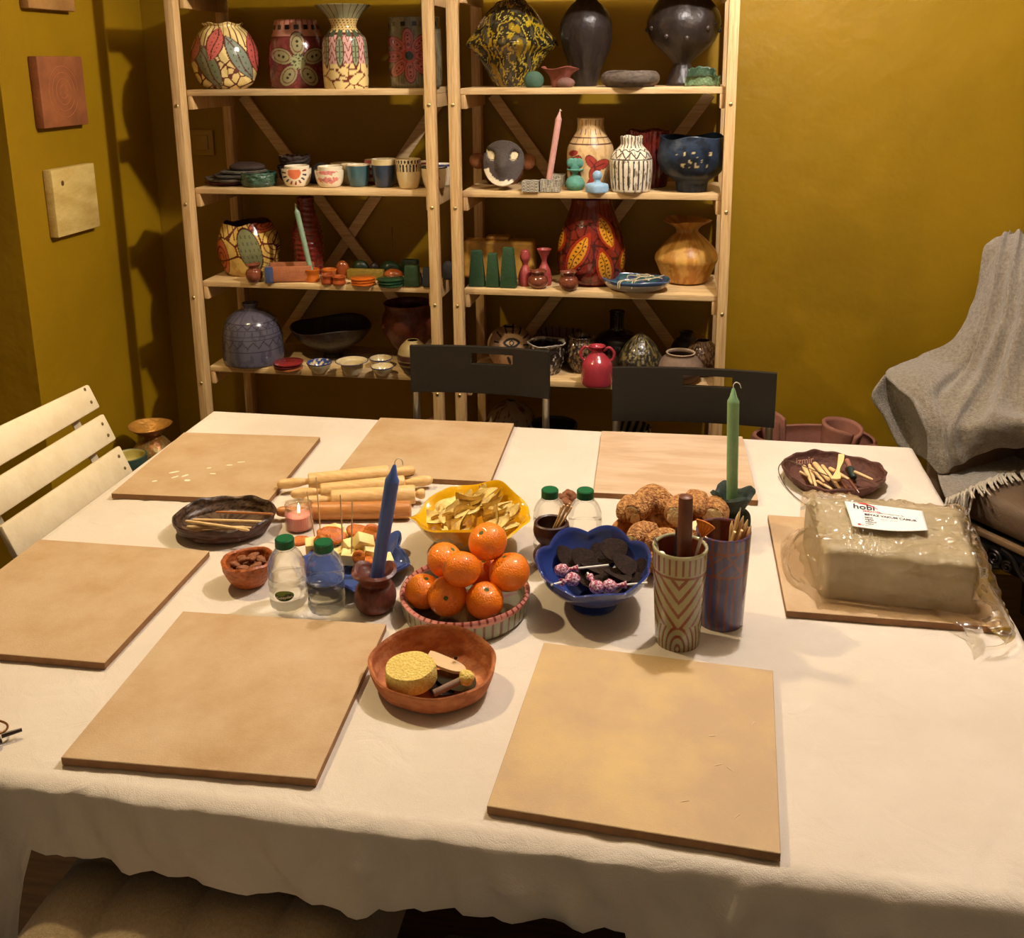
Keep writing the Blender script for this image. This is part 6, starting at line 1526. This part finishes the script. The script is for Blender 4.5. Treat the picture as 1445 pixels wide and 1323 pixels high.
F += [tuple(range(n))[::-1], tuple((nx - 1) * n + j for j in range(n))]
CLV = np.array(V); MB().add(CLV, F).build('clay_body', MCL, t, smooth=50)
M_film = thin_glass('wrap_film', (252, 249, 242), .60, .06, 1.45)
def film_from(Vg, nu, nv, name, amp=.004, fr=38, seed=0, folds=None):
    G = Vg.reshape(nu, nv, 3); N_ = np.cross(np.gradient(G, axis=0), np.gradient(G, axis=1)); N_ /= np.linalg.norm(N_, axis=2)[..., None] + 1e-9
    q = np.array([[abs(noise.noise(Vector((p[0] * fr * .35, p[1] * fr * 1.1, p[2] * fr + seed)))) + .5 * abs(noise.noise(Vector((p[0] * fr * 1.6 + seed, p[1] * fr * 1.2, p[2] * fr)))) for p in r] for r in G])
    G = G + N_ * (amp * (q - .1))[..., None]; G[..., 2] = np.maximum(G[..., 2], .0012)
    F = [(i * nv + j, (i + 1) * nv + j, (i + 1) * nv + j + 1, i * nv + j + 1) for i in range(nu - 1) for j in range(nv - 1)]
    o = MB().add(G.reshape(-1, 3), F).build(name, M_film, t, smooth=70)
    return o
# film over the block: same section slightly larger, denser, with creases
S3 = crom(np.array(sec), 110); nu = 120; nv = len(S3) - 10; V = []
for i in range(nu):
    u = i / (nu - 1); x_ = -.130 + .262 * u
    for j in range(nv):
        yy, zz = S3[j + 4]; k_ = 1.02
        V.append((x_ + .02 * (yy + .15) + (0 if yy < 0 else .02 * (u - .5)), (yy * k_) - .014 * u - (.002 if yy < 0 else -.002), (zz * (1 - .05 * u)) * 1.01 + .0025))
V = np.array(V)
nn = np.cross(np.gradient(V.reshape(nu, nv, 3), axis=0), np.gradient(V.reshape(nu, nv, 3), axis=1)); sgn = 1 if nn[nu // 2, nv // 2, 2] > 0 else -1
film_from(V if sgn > 0 else V.reshape(nu, nv, 3)[:, ::-1].reshape(-1, 3), nu, nv, 'plastic_wrap', .016, 44, 2)
def flap(ctrl, name, seed, nu=50, nv=40, amp=.010):
    """ctrl: grid of (px,py,z) -> smooth crumpled film"""
    G = np.array([[atz(px, py, T + z) for (px, py, z) in row] for row in ctrl]) - np.array(t.location)
    A_ = np.stack([crom(r, nv) for r in G]); B_ = np.stack([crom(A_[:, k], nu) for k in range(nv)], 1)
    film_from(B_.reshape(-1, 3), nu, nv, name, amp, 34, seed)
flap([[(1152, 722, .10), (1156, 760, .085), (1158, 800, .06), (1160, 835, .03)], [(1138, 745, .07), (1130, 765, .07), (1135, 800, .05), (1148, 826, .03)], [(1122, 748, .030), (1112, 778, .045), (1118, 806, .035), (1135, 824, .02)], [(1108, 762, .018), (1104, 785, .02), (1112, 808, .018), (1128, 822, .016)]], 'plastic_flap', 3)
flap([[(1352, 722, .10), (1366, 770, .095), (1376, 820, .07), (1372, 856, .03)], [(1368, 735, .085), (1384, 780, .075), (1396, 840, .045), (1384, 872, .02)], [(1378, 750, .06), (1400, 800, .045), (1416, 862, .03), (1402, 892, .015)],
      [(1388, 790, .03), (1408, 828, .03), (1428, 880, .022), (1418, 915, .010)], [(1394, 820, .018), (1412, 850, .02), (1434, 900, .012), (1380, 928, .004)]], 'plastic_flap', 8)
flap([[(1316, 858, .020), (1350, 868, .022), (1385, 880, .022)], [(1318, 866, .016), (1352, 880, .018), (1388, 905, .014)], [(1330, 872, .014), (1362, 888, .016), (1372, 922, .008)]], 'plastic_flap', 5, 30, 30, .006)
# printed paper
def paper():
    c = [np.array(atz(px, py, T + z)) - np.array(t.location) for px, py, z in ((1192, 707, .130), (1302, 721, .126), (1310, 748, .119), (1264, 751, .117), (1203, 742, .120))]
    # sheet frame: origin top-left, x along the block, y down towards the camera
    tl, tr, br, bl = c[0], c[1], c[2], c[4]
    n = 24; V = []
    for j in range(n):
        for i in range(n):
            u, v_ = i / (n - 1), j / (n - 1); p = (tl * (1 - u) + tr * u) * (1 - v_) + (bl * (1 - u) + br * u) * v_
            p = p + np.array([0, -.010 * v_ * math.sin(PI * u), 0]); V.append(p)
    F = [(j * n + i, (j + 1) * n + i, (j + 1) * n + i + 1, j * n + i + 1) for j in range(n - 1) for i in range(n - 1)]
    o = MB().add(np.array(V), F).build('paper_label', mat('white_paper', (242, 236, 228), .7), t); md = o.modifiers.new('s', 'SOLIDIFY'); md.thickness = .0006; md.offset = 0
    ex = tr - tl; Lx = np.linalg.norm(ex); ex /= Lx; ey = bl - tl; Ly = np.linalg.norm(ey); ez = np.cross(ex, -ey); ez /= np.linalg.norm(ez); ey2 = np.cross(ez, ex)
    M_ = Matrix.Identity(4)
    for r in range(3): M_[r][0] = ex[r]; M_[r][1] = ey2[r]; M_[r][2] = ez[r]; M_[r][3] = tl[r] + ez[r] * .0012
    blk = mat('print_black', (40, 38, 44), .7); red = mat('print_red', (206, 40, 44), .7); gry = mat('print_grey', (96, 92, 96), .7)
    s = Ly
    def txt(b, x, y, sz, m, bold=0.0): textmesh(b, sz * s, m, o, M_ @ Matrix.Translation((x * Lx, -y * s, 0)), 'printed_text', .0001, 'LEFT', bold * s)
    txt('hobi', .10, .26, .27, blk, .004); txt('SERAM\u0130K', .22, .36, .10, red); txt('Seramik Malzemeleri San.', .42, .36, .055, gry)
    txt('BEYAZ VAKUM \u00c7AMUR', .24, .50, .105, blk, .003)
    for k, (a_, b_) in enumerate((('RENK', ': beyaz, kremsi'), ('PI\u015e\u0130M', ': 1000-1040 C'), ('A\u011eIRLIK', ': 10 kg'), ('TOPRAK', ': vakumlu'))): txt(a_, .24, .61 + .085 * k, .07, blk, .002); txt(b_, .42, .61 + .085 * k, .065, gry)
    txt('hobi seramik malzemeleri ve ekipmanlar\u0131', .17, .93, .055, red); txt('\u25a0', .14, .93, .08, red); txt('www. tel. fax.', .62, .93, .055, red)
    arc = [(M_ @ Vector(((.16 + .26 * q) * Lx, (-.03 - .13 * (q * 1.15) ** 2 + .03 * math.sin(q * 3)) * s, 0))) for q in np.linspace(0, 1, 14)]
    MB().add(*tube([tuple(p) for p in arc], [.0004 + .0016 * math.sin(PI * q) for q in np.linspace(0, 1, 14)], 6, None, True, .25)).build('red_arc', red, o)
paper()
# --- spectacles at the left edge
P = atz(2, 1034, T + .008)
t = empty('spectacles', (P[0] - .02, P[1], T), 'dark brown folded spectacles cut off by the left edge of the picture', 'spectacles')
MBF = mat('dark_tortoise', (44, 28, 20), .3)
a1 = atz(31, 1029, T + .010) - np.array(t.location); a2 = atz(2, 1038, T + .010) - np.array(t.location)
MB().add(*tube([a2 * 1.0, (a1 + a2) / 2, a1], [.0035, .0032, .0026], 10)).build('temple_arm', MBF, t)
c = np.array([a2[0] - .026, a2[1] + .010, .012]); MB().add(*tube([c + (.026 * math.cos(q), .016 * math.sin(q), .0) for q in np.linspace(0, 2 * PI, 32)], .0016, 8)).build('lens_rim', mat('brass_rim', (140, 96, 54), .3, .7), t)
MB().add(*tube([a2 + (-.012, -.006, -.002), a2 + (0, -.010, -.002), a2 + (.004, -.006, -.002)], .005, 10, 14)).build('folded_arm', MBF, t)
# ================================================================ LEFT AND RIGHT BACKGROUND
M_stool = mat('dark_stool_wood', (96, 66, 38), .5, col2=(74, 48, 28), scale=8, world=True)
def low_table(name, x0, x1, y0, y1, h, label):
    t = empty(name, ((x0 + x1) / 2, (y0 + y1) / 2, 0), label, 'low table')
    MB().add(*rbox(0, 0, h - .012, x1 - x0, y1 - y0, .024, .003)).build('top', M_stool, t)
    for sx in (-1, 1):
        for sy in (-1, 1): MB().add(*rbox(sx * ((x1 - x0) / 2 - .02), sy * ((y1 - y0) / 2 - .02), (h - .024) / 2, .03, .03, h - .024, .002)).build('leg', M_stool, t)
low_table('low_side_table', -.285, -.03, -.34, .10, .40, 'low dark side table between left wall and worktable, holding gold vase and green bowl')
M_goldg = mat('rubbed_gold', None, .35, .35, paint=True, bump=1.2, bscale=90, var=.2, scale=40)
vase('gold_trumpet_vase', 'bronze gold vase with a wide trumpet mouth standing by the left wall', 'vase', (186, 590, 246, 700), .40,
     [(.55, 0), (.85, .15), (.90, .35), (.62, .58), (.38, .68), (.42, .74), (.80, .90), (1.0, 1.0)], lambda X, Y, A, zn, s: np.where(((nzf(A, zn, 4, 2) > .0) & (zn < .7) & (s < 1))[..., None], np.array((140, 120, 70)), np.where((s > 0)[..., None], np.array((196, 140, 60)), full(X, (150, 96, 44)))), M_goldg, yc=-.045, n=100, rf=wob(3, .05, .5), zf=rimz(2, .004))
t = vase('green_bowl_sand', 'dark green bowl with yellowish glaze inside, in front of the gold vase', 'bowl', (158, 634, 208, 700), .40,
     [(.55, 0), (.75, .2), (.95, .7), (1.0, 1.0)], lambda X, Y, A, zn, s: np.where((s > 0)[..., None], np.array((176, 160, 84)), full(X, (56, 76, 66))), M_semi, yc=-.21, n=80, t=.007, depthf=.45)
# terracotta curled sculptures, right
low_table('low_bench', 1.70, 2.13, .02, .33, .40, 'low dark bench behind the worktable holding the curled clay sculpture')
t = empty('curled_clay_sculpture', (1.93, .17, .40), 'large pinkish terracotta sculpture with curled lobes behind the right black chair', 'sculpture')
MT = mat('pinkish_terracotta', (150, 98, 78), .8, col2=(132, 84, 66), scale=12, bump=.8, bscale=60)
v, f, c = lathe(vprof([(.13, 0), (.175, .05), (.19, .09), (.185, .115)], .012, 30), 70, rf=lambda A, zn: 1 + .05 * np.sin(3 * A)); MB().add(v * (1, .62, 1), f).build('wide_base', MT, t)
def curlsheet(c, r, hh, a0, a1, lean, name, th=.010):
    n, m_ = 36, 12; V = []
    for i in range(n):
        u = i / (n - 1); a = a0 + (a1 - a0) * u; rr_ = r * (1 - .35 * u)
        for j in range(m_):
            w = j / (m_ - 1); q = 1 + .25 * w
            V.append((c[0] + rr_ * q * math.cos(a) + lean[0] * w, c[1] + rr_ * q * math.sin(a) * .8 + lean[1] * w, c[2] + hh * w * (.75 + .25 * math.sin(PI * u))))
    F = [(i * m_ + j, (i + 1) * m_ + j, (i + 1) * m_ + j + 1, i * m_ + j + 1) for i in range(n - 1) for j in range(m_ - 1)]
    o = MB().add(np.array(V), F).build(name, MT, t, smooth=80); md = o.modifiers.new('s', 'SOLIDIFY'); md.thickness = th; md.offset = 0
curlsheet((.055, -.01, .05), .052, .125, -1.0, 5.6, (.012, 0), 'curled_lobe')
curlsheet((-.125, .0, .06), .034, .135, .4, 5.4, (-.01, .01), 'curled_lobe')
curlsheet((.10, -.04, .04), .060, .085, -2.4, .8, (.01, 0), 'curled_lobe')

# ---- armchair with throw
M_lea = mat('brown_seat_cloth', (112, 90, 68), .6, col2=(100, 78, 58), scale=6, bump=.5, bscale=200)
M_iron = mat('wrought_iron', (52, 44, 38), .4, .7)
E_ = np.array([.60, -.80]); B_ = np.array([.80, .60]) ; O_ = np.array([2.245, -.10])     # front-left corner, front-edge dir, depth dir
ang = math.atan2(E_[1], E_[0])
t = empty('armchair', (O_[0], O_[1], 0), 'armchair with brown seat and wrought iron scrollwork under a beige throw', 'armchair'); t.rotation_euler.z = ang
# local x = along the front edge, local y = into the chair
D_ = .40
MB().add(*rbox(.36, D_ / 2 + .01, .470, .74, D_ + .02, .10, .035, 4)).build('seat_cushion', M_lea, t)
MB().add(*rbox(.36, -.004, .412, .74, .022, .016, .004)).build('front_rail', mat('rail_wood', (120, 92, 62), .5), t)
MB().add(*rbox(.36, D_ / 2, .36, .70, D_ - .06, .10, .01)).build('dark_box_base', mat('black_base', (16, 13, 12), .7), t)
b = MB()
def spiral(cx, cz, r, dirn, turns=1.6, a0=0):
    return [(cx + r * (1 - .75 * q) * math.cos(a0 + dirn * q * turns * 2 * PI), -.005, cz + r * (1 - .75 * q) * math.sin(a0 + dirn * q * turns * 2 * PI)) for q in np.linspace(0, 1, 40)]
for k in range(5):
    x0 = .05 + k * .14
    b.add(*tube([(x0, -.006, .33), (x0 + .03, -.006, .318), (x0 + .06, -.006, .28), (x0 + .10, -.006, .262), (x0 + .14, -.006, .275)], .006, 8, 24))
    b.add(*tube(spiral(x0 + .075, .300, .020, 1), .0045, 7)); b.add(*tube(spiral(x0 + .120, .292, .022, -1, a0=2), .0045, 7)); b.add(*tube(spiral(x0 + .02, .285, .016, 1, a0=1), .004, 7))
b.xf(Matrix.Translation((0, 0, .065))); b.build('iron_scrollwork', M_iron, t)
for lx, ly in ((.03, .03), (.69, .03), (.03, D_ - .03), (.69, D_ - .03)): MB().add(*tube([(lx, ly, .34), (lx * 1.0, ly, .012)], [.022, .014], 12)).build('leg', M_iron, t)
MB().add(*rbox(-.035, .19, .50, .07, .42, .22, .03, 4)).build('armrest', M_lea, t)
v, f = rbox(.33, .0, 0, .72, .09, .70, .04, 4)
MB().add(v, f).xf(Matrix.Translation((0, .36, .76)) @ Matrix.Rotation(-.16, 4, 'X')).build('backrest', M_lea, t)

# throw: control net of pixel + depth turned into world points
M_thr = mat('woven_throw', (166, 152, 130), .95, col2=(128, 114, 94), scale=120, bump=3.0, bscale=330, sheen=.5, detail=6, contrast=(.35, .65))
NET = [[(1402, 340, .34), (1425, 330, .35), (1455, 326, .33), (1500, 322, .26), (1560, 320, .14), (1640, 320, .0)],
       [(1388, 350, .27), (1415, 338, .27), (1450, 340, .25), (1500, 338, .17), (1560, 336, .05), (1640, 336, -.08)],
       [(1377, 420, .25), (1402, 400, .20), (1440, 395, .16), (1500, 395, .09), (1560, 395, .0), (1640, 395, -.12)],
       [(1352, 468, .22), (1382, 462, .17), (1425, 460, .10), (1490, 460, .04), (1560, 460, -.05), (1640, 460, -.17)],
       [(1300, 505, .20), (1345, 512, .13), (1400, 525, .06), (1470, 530, -.02), (1560, 540, -.11), (1640, 540, -.22)],
       [(1250, 525, .06), (1300, 545, .00), (1372, 570, -.02), (1440, 575, -.07), (1540, 590, -.15), (1640, 590, -.26)],
       [(1288, 562, -.05), (1318, 590, -.085), (1352, 603, -.10), (1420, 592, -.12), (1530, 595, -.2), (1640, 598, -.31)],
       [(1306, 602, -.10), (1325, 634, -.11), (1352, 634, -.10), (1416, 614, -.11), (1520, 614, -.18), (1640, 622, -.30)],
       [(1308, 652, -.10), (1328, 668, -.11), (1352, 652, -.09), (1418, 632, -.08), (1520, 628, -.12), (1640, 636, -.23)]]
G = np.array([[aty(px, py, y_) for (px, py, y_) in r] for r in NET])
nu, nv = 150, 150
A_ = np.stack([crom(r, nv) for r in G]); S_ = np.stack([crom(A_[:, k], nu) for k in range(nv)], 1)
N_ = np.cross(np.gradient(S_, axis=0), np.gradient(S_, axis=1)); N_ /= np.linalg.norm(N_, axis=2)[..., None] + 1e-9
if N_[nu // 2, nv // 2] @ (CP - S_[nu // 2, nv // 2]) < 0: N_ = -N_
U_, W_ = np.meshgrid(np.linspace(0, 1, nu), np.linspace(0, 1, nv), indexing='ij')
disp = np.zeros_like(U_)
# long folds falling from the top of the back towards the seat, fading on the arm
for (c0, c1, wd, am) in ((.30, .42, .030, .020), (.42, .60, .035, .024), (.55, .74, .04, .022), (.22, .30, .022, .012), (.68, .85, .05, .02)):
    cc = c0 + (c1 - c0) * U_ + .03 * np.sin(U_ * 6 + c0 * 20); disp += 1.5 * am * np.exp(-((W_ - cc) / wd) ** 2) * np.clip(1.15 - np.abs(U_ - .40) * 1.6, 0, 1)
disp -= .032 * np.exp(-((W_ - (.26 + .20 * (U_ - .5))) / .022) ** 2) * np.clip((U_ - .30) * 3, 0, 1) * np.clip((.8 - U_) * 4, 0, 1)
fl = np.array([[noise.noise(Vector((S_[i, j, 0] * 9, S_[i, j, 2] * 7, 1.0))) * .016 + noise.noise(Vector((S_[i, j, 0] * 28, S_[i, j, 2] * 22, 4.0))) * .005 for j in range(nv)] for i in range(nu)])
S_ = S_ + N_ * (disp + fl)[..., None]
S_[..., 1] = np.minimum(S_[..., 1], YW - .03)
F = [(i * nv + j, (i + 1) * nv + j, (i + 1) * nv + j + 1, i * nv + j + 1) for i in range(nu - 1) for j in range(nv - 1)]
c0 = S_[nu // 2, nv // 2].copy(); c0[2] = .45
tt = empty('woven_throw', tuple(c0), 'beige fringed woven throw draped over the back and arm of the armchair', 'throw')
o = MB().add((S_ - c0).reshape(-1, 3), F).build('throw_cloth', M_thr, tt, smooth=80); md = o.modifiers.new('s', 'SOLIDIFY'); md.thickness = .008; md.offset = -1
# inner turned-under fold at the arm front
NET2 = [[(1248, 528, .07), (1262, 533, .06), (1290, 555, .01)], [(1232, 560, .05), (1262, 560, .07), (1302, 590, -.03)], [(1250, 590, .05), (1282, 596, .07), (1312, 625, -.05)], [(1268, 628, .03), (1292, 640, .03), (1322, 660, -.06)]]
G2 = np.array([[aty(px, py, y_) for (px, py, y_) in r] for r in NET2]); A2 = np.stack([crom(r, 24) for r in G2]); S2_ = np.stack([crom(A2[:, k], 40) for k in range(24)], 1)
S2_[..., 1] = np.minimum(S2_[..., 1], YW - .03)
F2 = [(i * 24 + j, (i + 1) * 24 + j, (i + 1) * 24 + j + 1, i * 24 + j + 1) for i in range(39) for j in range(23)]
o = MB().add((S2_ - c0).reshape(-1, 3), F2).build('under_fold', M_thr, tt, smooth=80); md = o.modifiers.new('s', 'SOLIDIFY'); md.thickness = .008
# lower spread over the seat with fringe
NET3 = [[(1322, 660, -.02), (1352, 636, -.03), (1390, 598, -.05), (1430, 576, -.08), (1500, 565, -.15), (1600, 560, -.25)],
        [(1328, 682, -.06), (1356, 668, -.08), (1392, 650, -.10), (1432, 641, -.14), (1500, 638, -.21), (1600, 638, -.31)],
        [(1338, 702, -.09), (1364, 692, -.12), (1400, 674, -.14), (1438, 664, -.18), (1500, 662, -.24), (1600, 666, -.35)]]
G3 = np.array([[atz(px, py, .535) for (px, py, y_) in r] for r in NET3]); A3 = np.stack([crom(r, 60) for r in G3]); S3_ = np.stack([crom(A3[:, k], 20) for k in range(60)], 1)
S3_[..., 2] = .529 + .006 * np.array([[noise.noise(Vector((p[0] * 14, p[1] * 14, 2))) for p in r] for r in S3_])
S3_[..., 1] = np.minimum(S3_[..., 1], YW - .03)
F3 = [(i * 60 + j, (i + 1) * 60 + j, (i + 1) * 60 + j + 1, i * 60 + j + 1) for i in range(19) for j in range(59)]
o = MB().add((S3_ - c0).reshape(-1, 3), F3).build('seat_layer', M_thr, tt, smooth=80); md = o.modifiers.new('s', 'SOLIDIFY'); md.thickness = .008
b = MB(); rs = random.Random(4); edge = S3_[-1]
for k in range(95):
    q = edge[int(k / 95 * 59)] + np.array([rs.uniform(-.006, .006), rs.uniform(-.004, .004), .004]) - c0
    if k < 26:   # hanging over the front corner
        d = [np.array((-.004, -.010, -.004)), np.array((-.012 + rs.uniform(-.006, .006), -.024, -.035)), np.array((-.010 + rs.uniform(-.01, .01), -.030, -.075 - rs.uniform(0, .035)))]
    else:
        w = rs.uniform(-.4, .5); d = [np.array((-.008, -.012, .001)), np.array((-.014 + w * .012, -.028, .001)), np.array((-.018 + w * .03, -.045 - rs.uniform(0, .03), -.002 + rs.uniform(-.002, .004)))]
    pts = [q] + [q + x_ for x_ in d]; b.add(*tube(pts, [.0028, .0032, .0030, .0022], 6, 14))
b.build('fringe', mat('fringe_yarn', (222, 208, 184), .95, bump=2, bscale=500), tt)
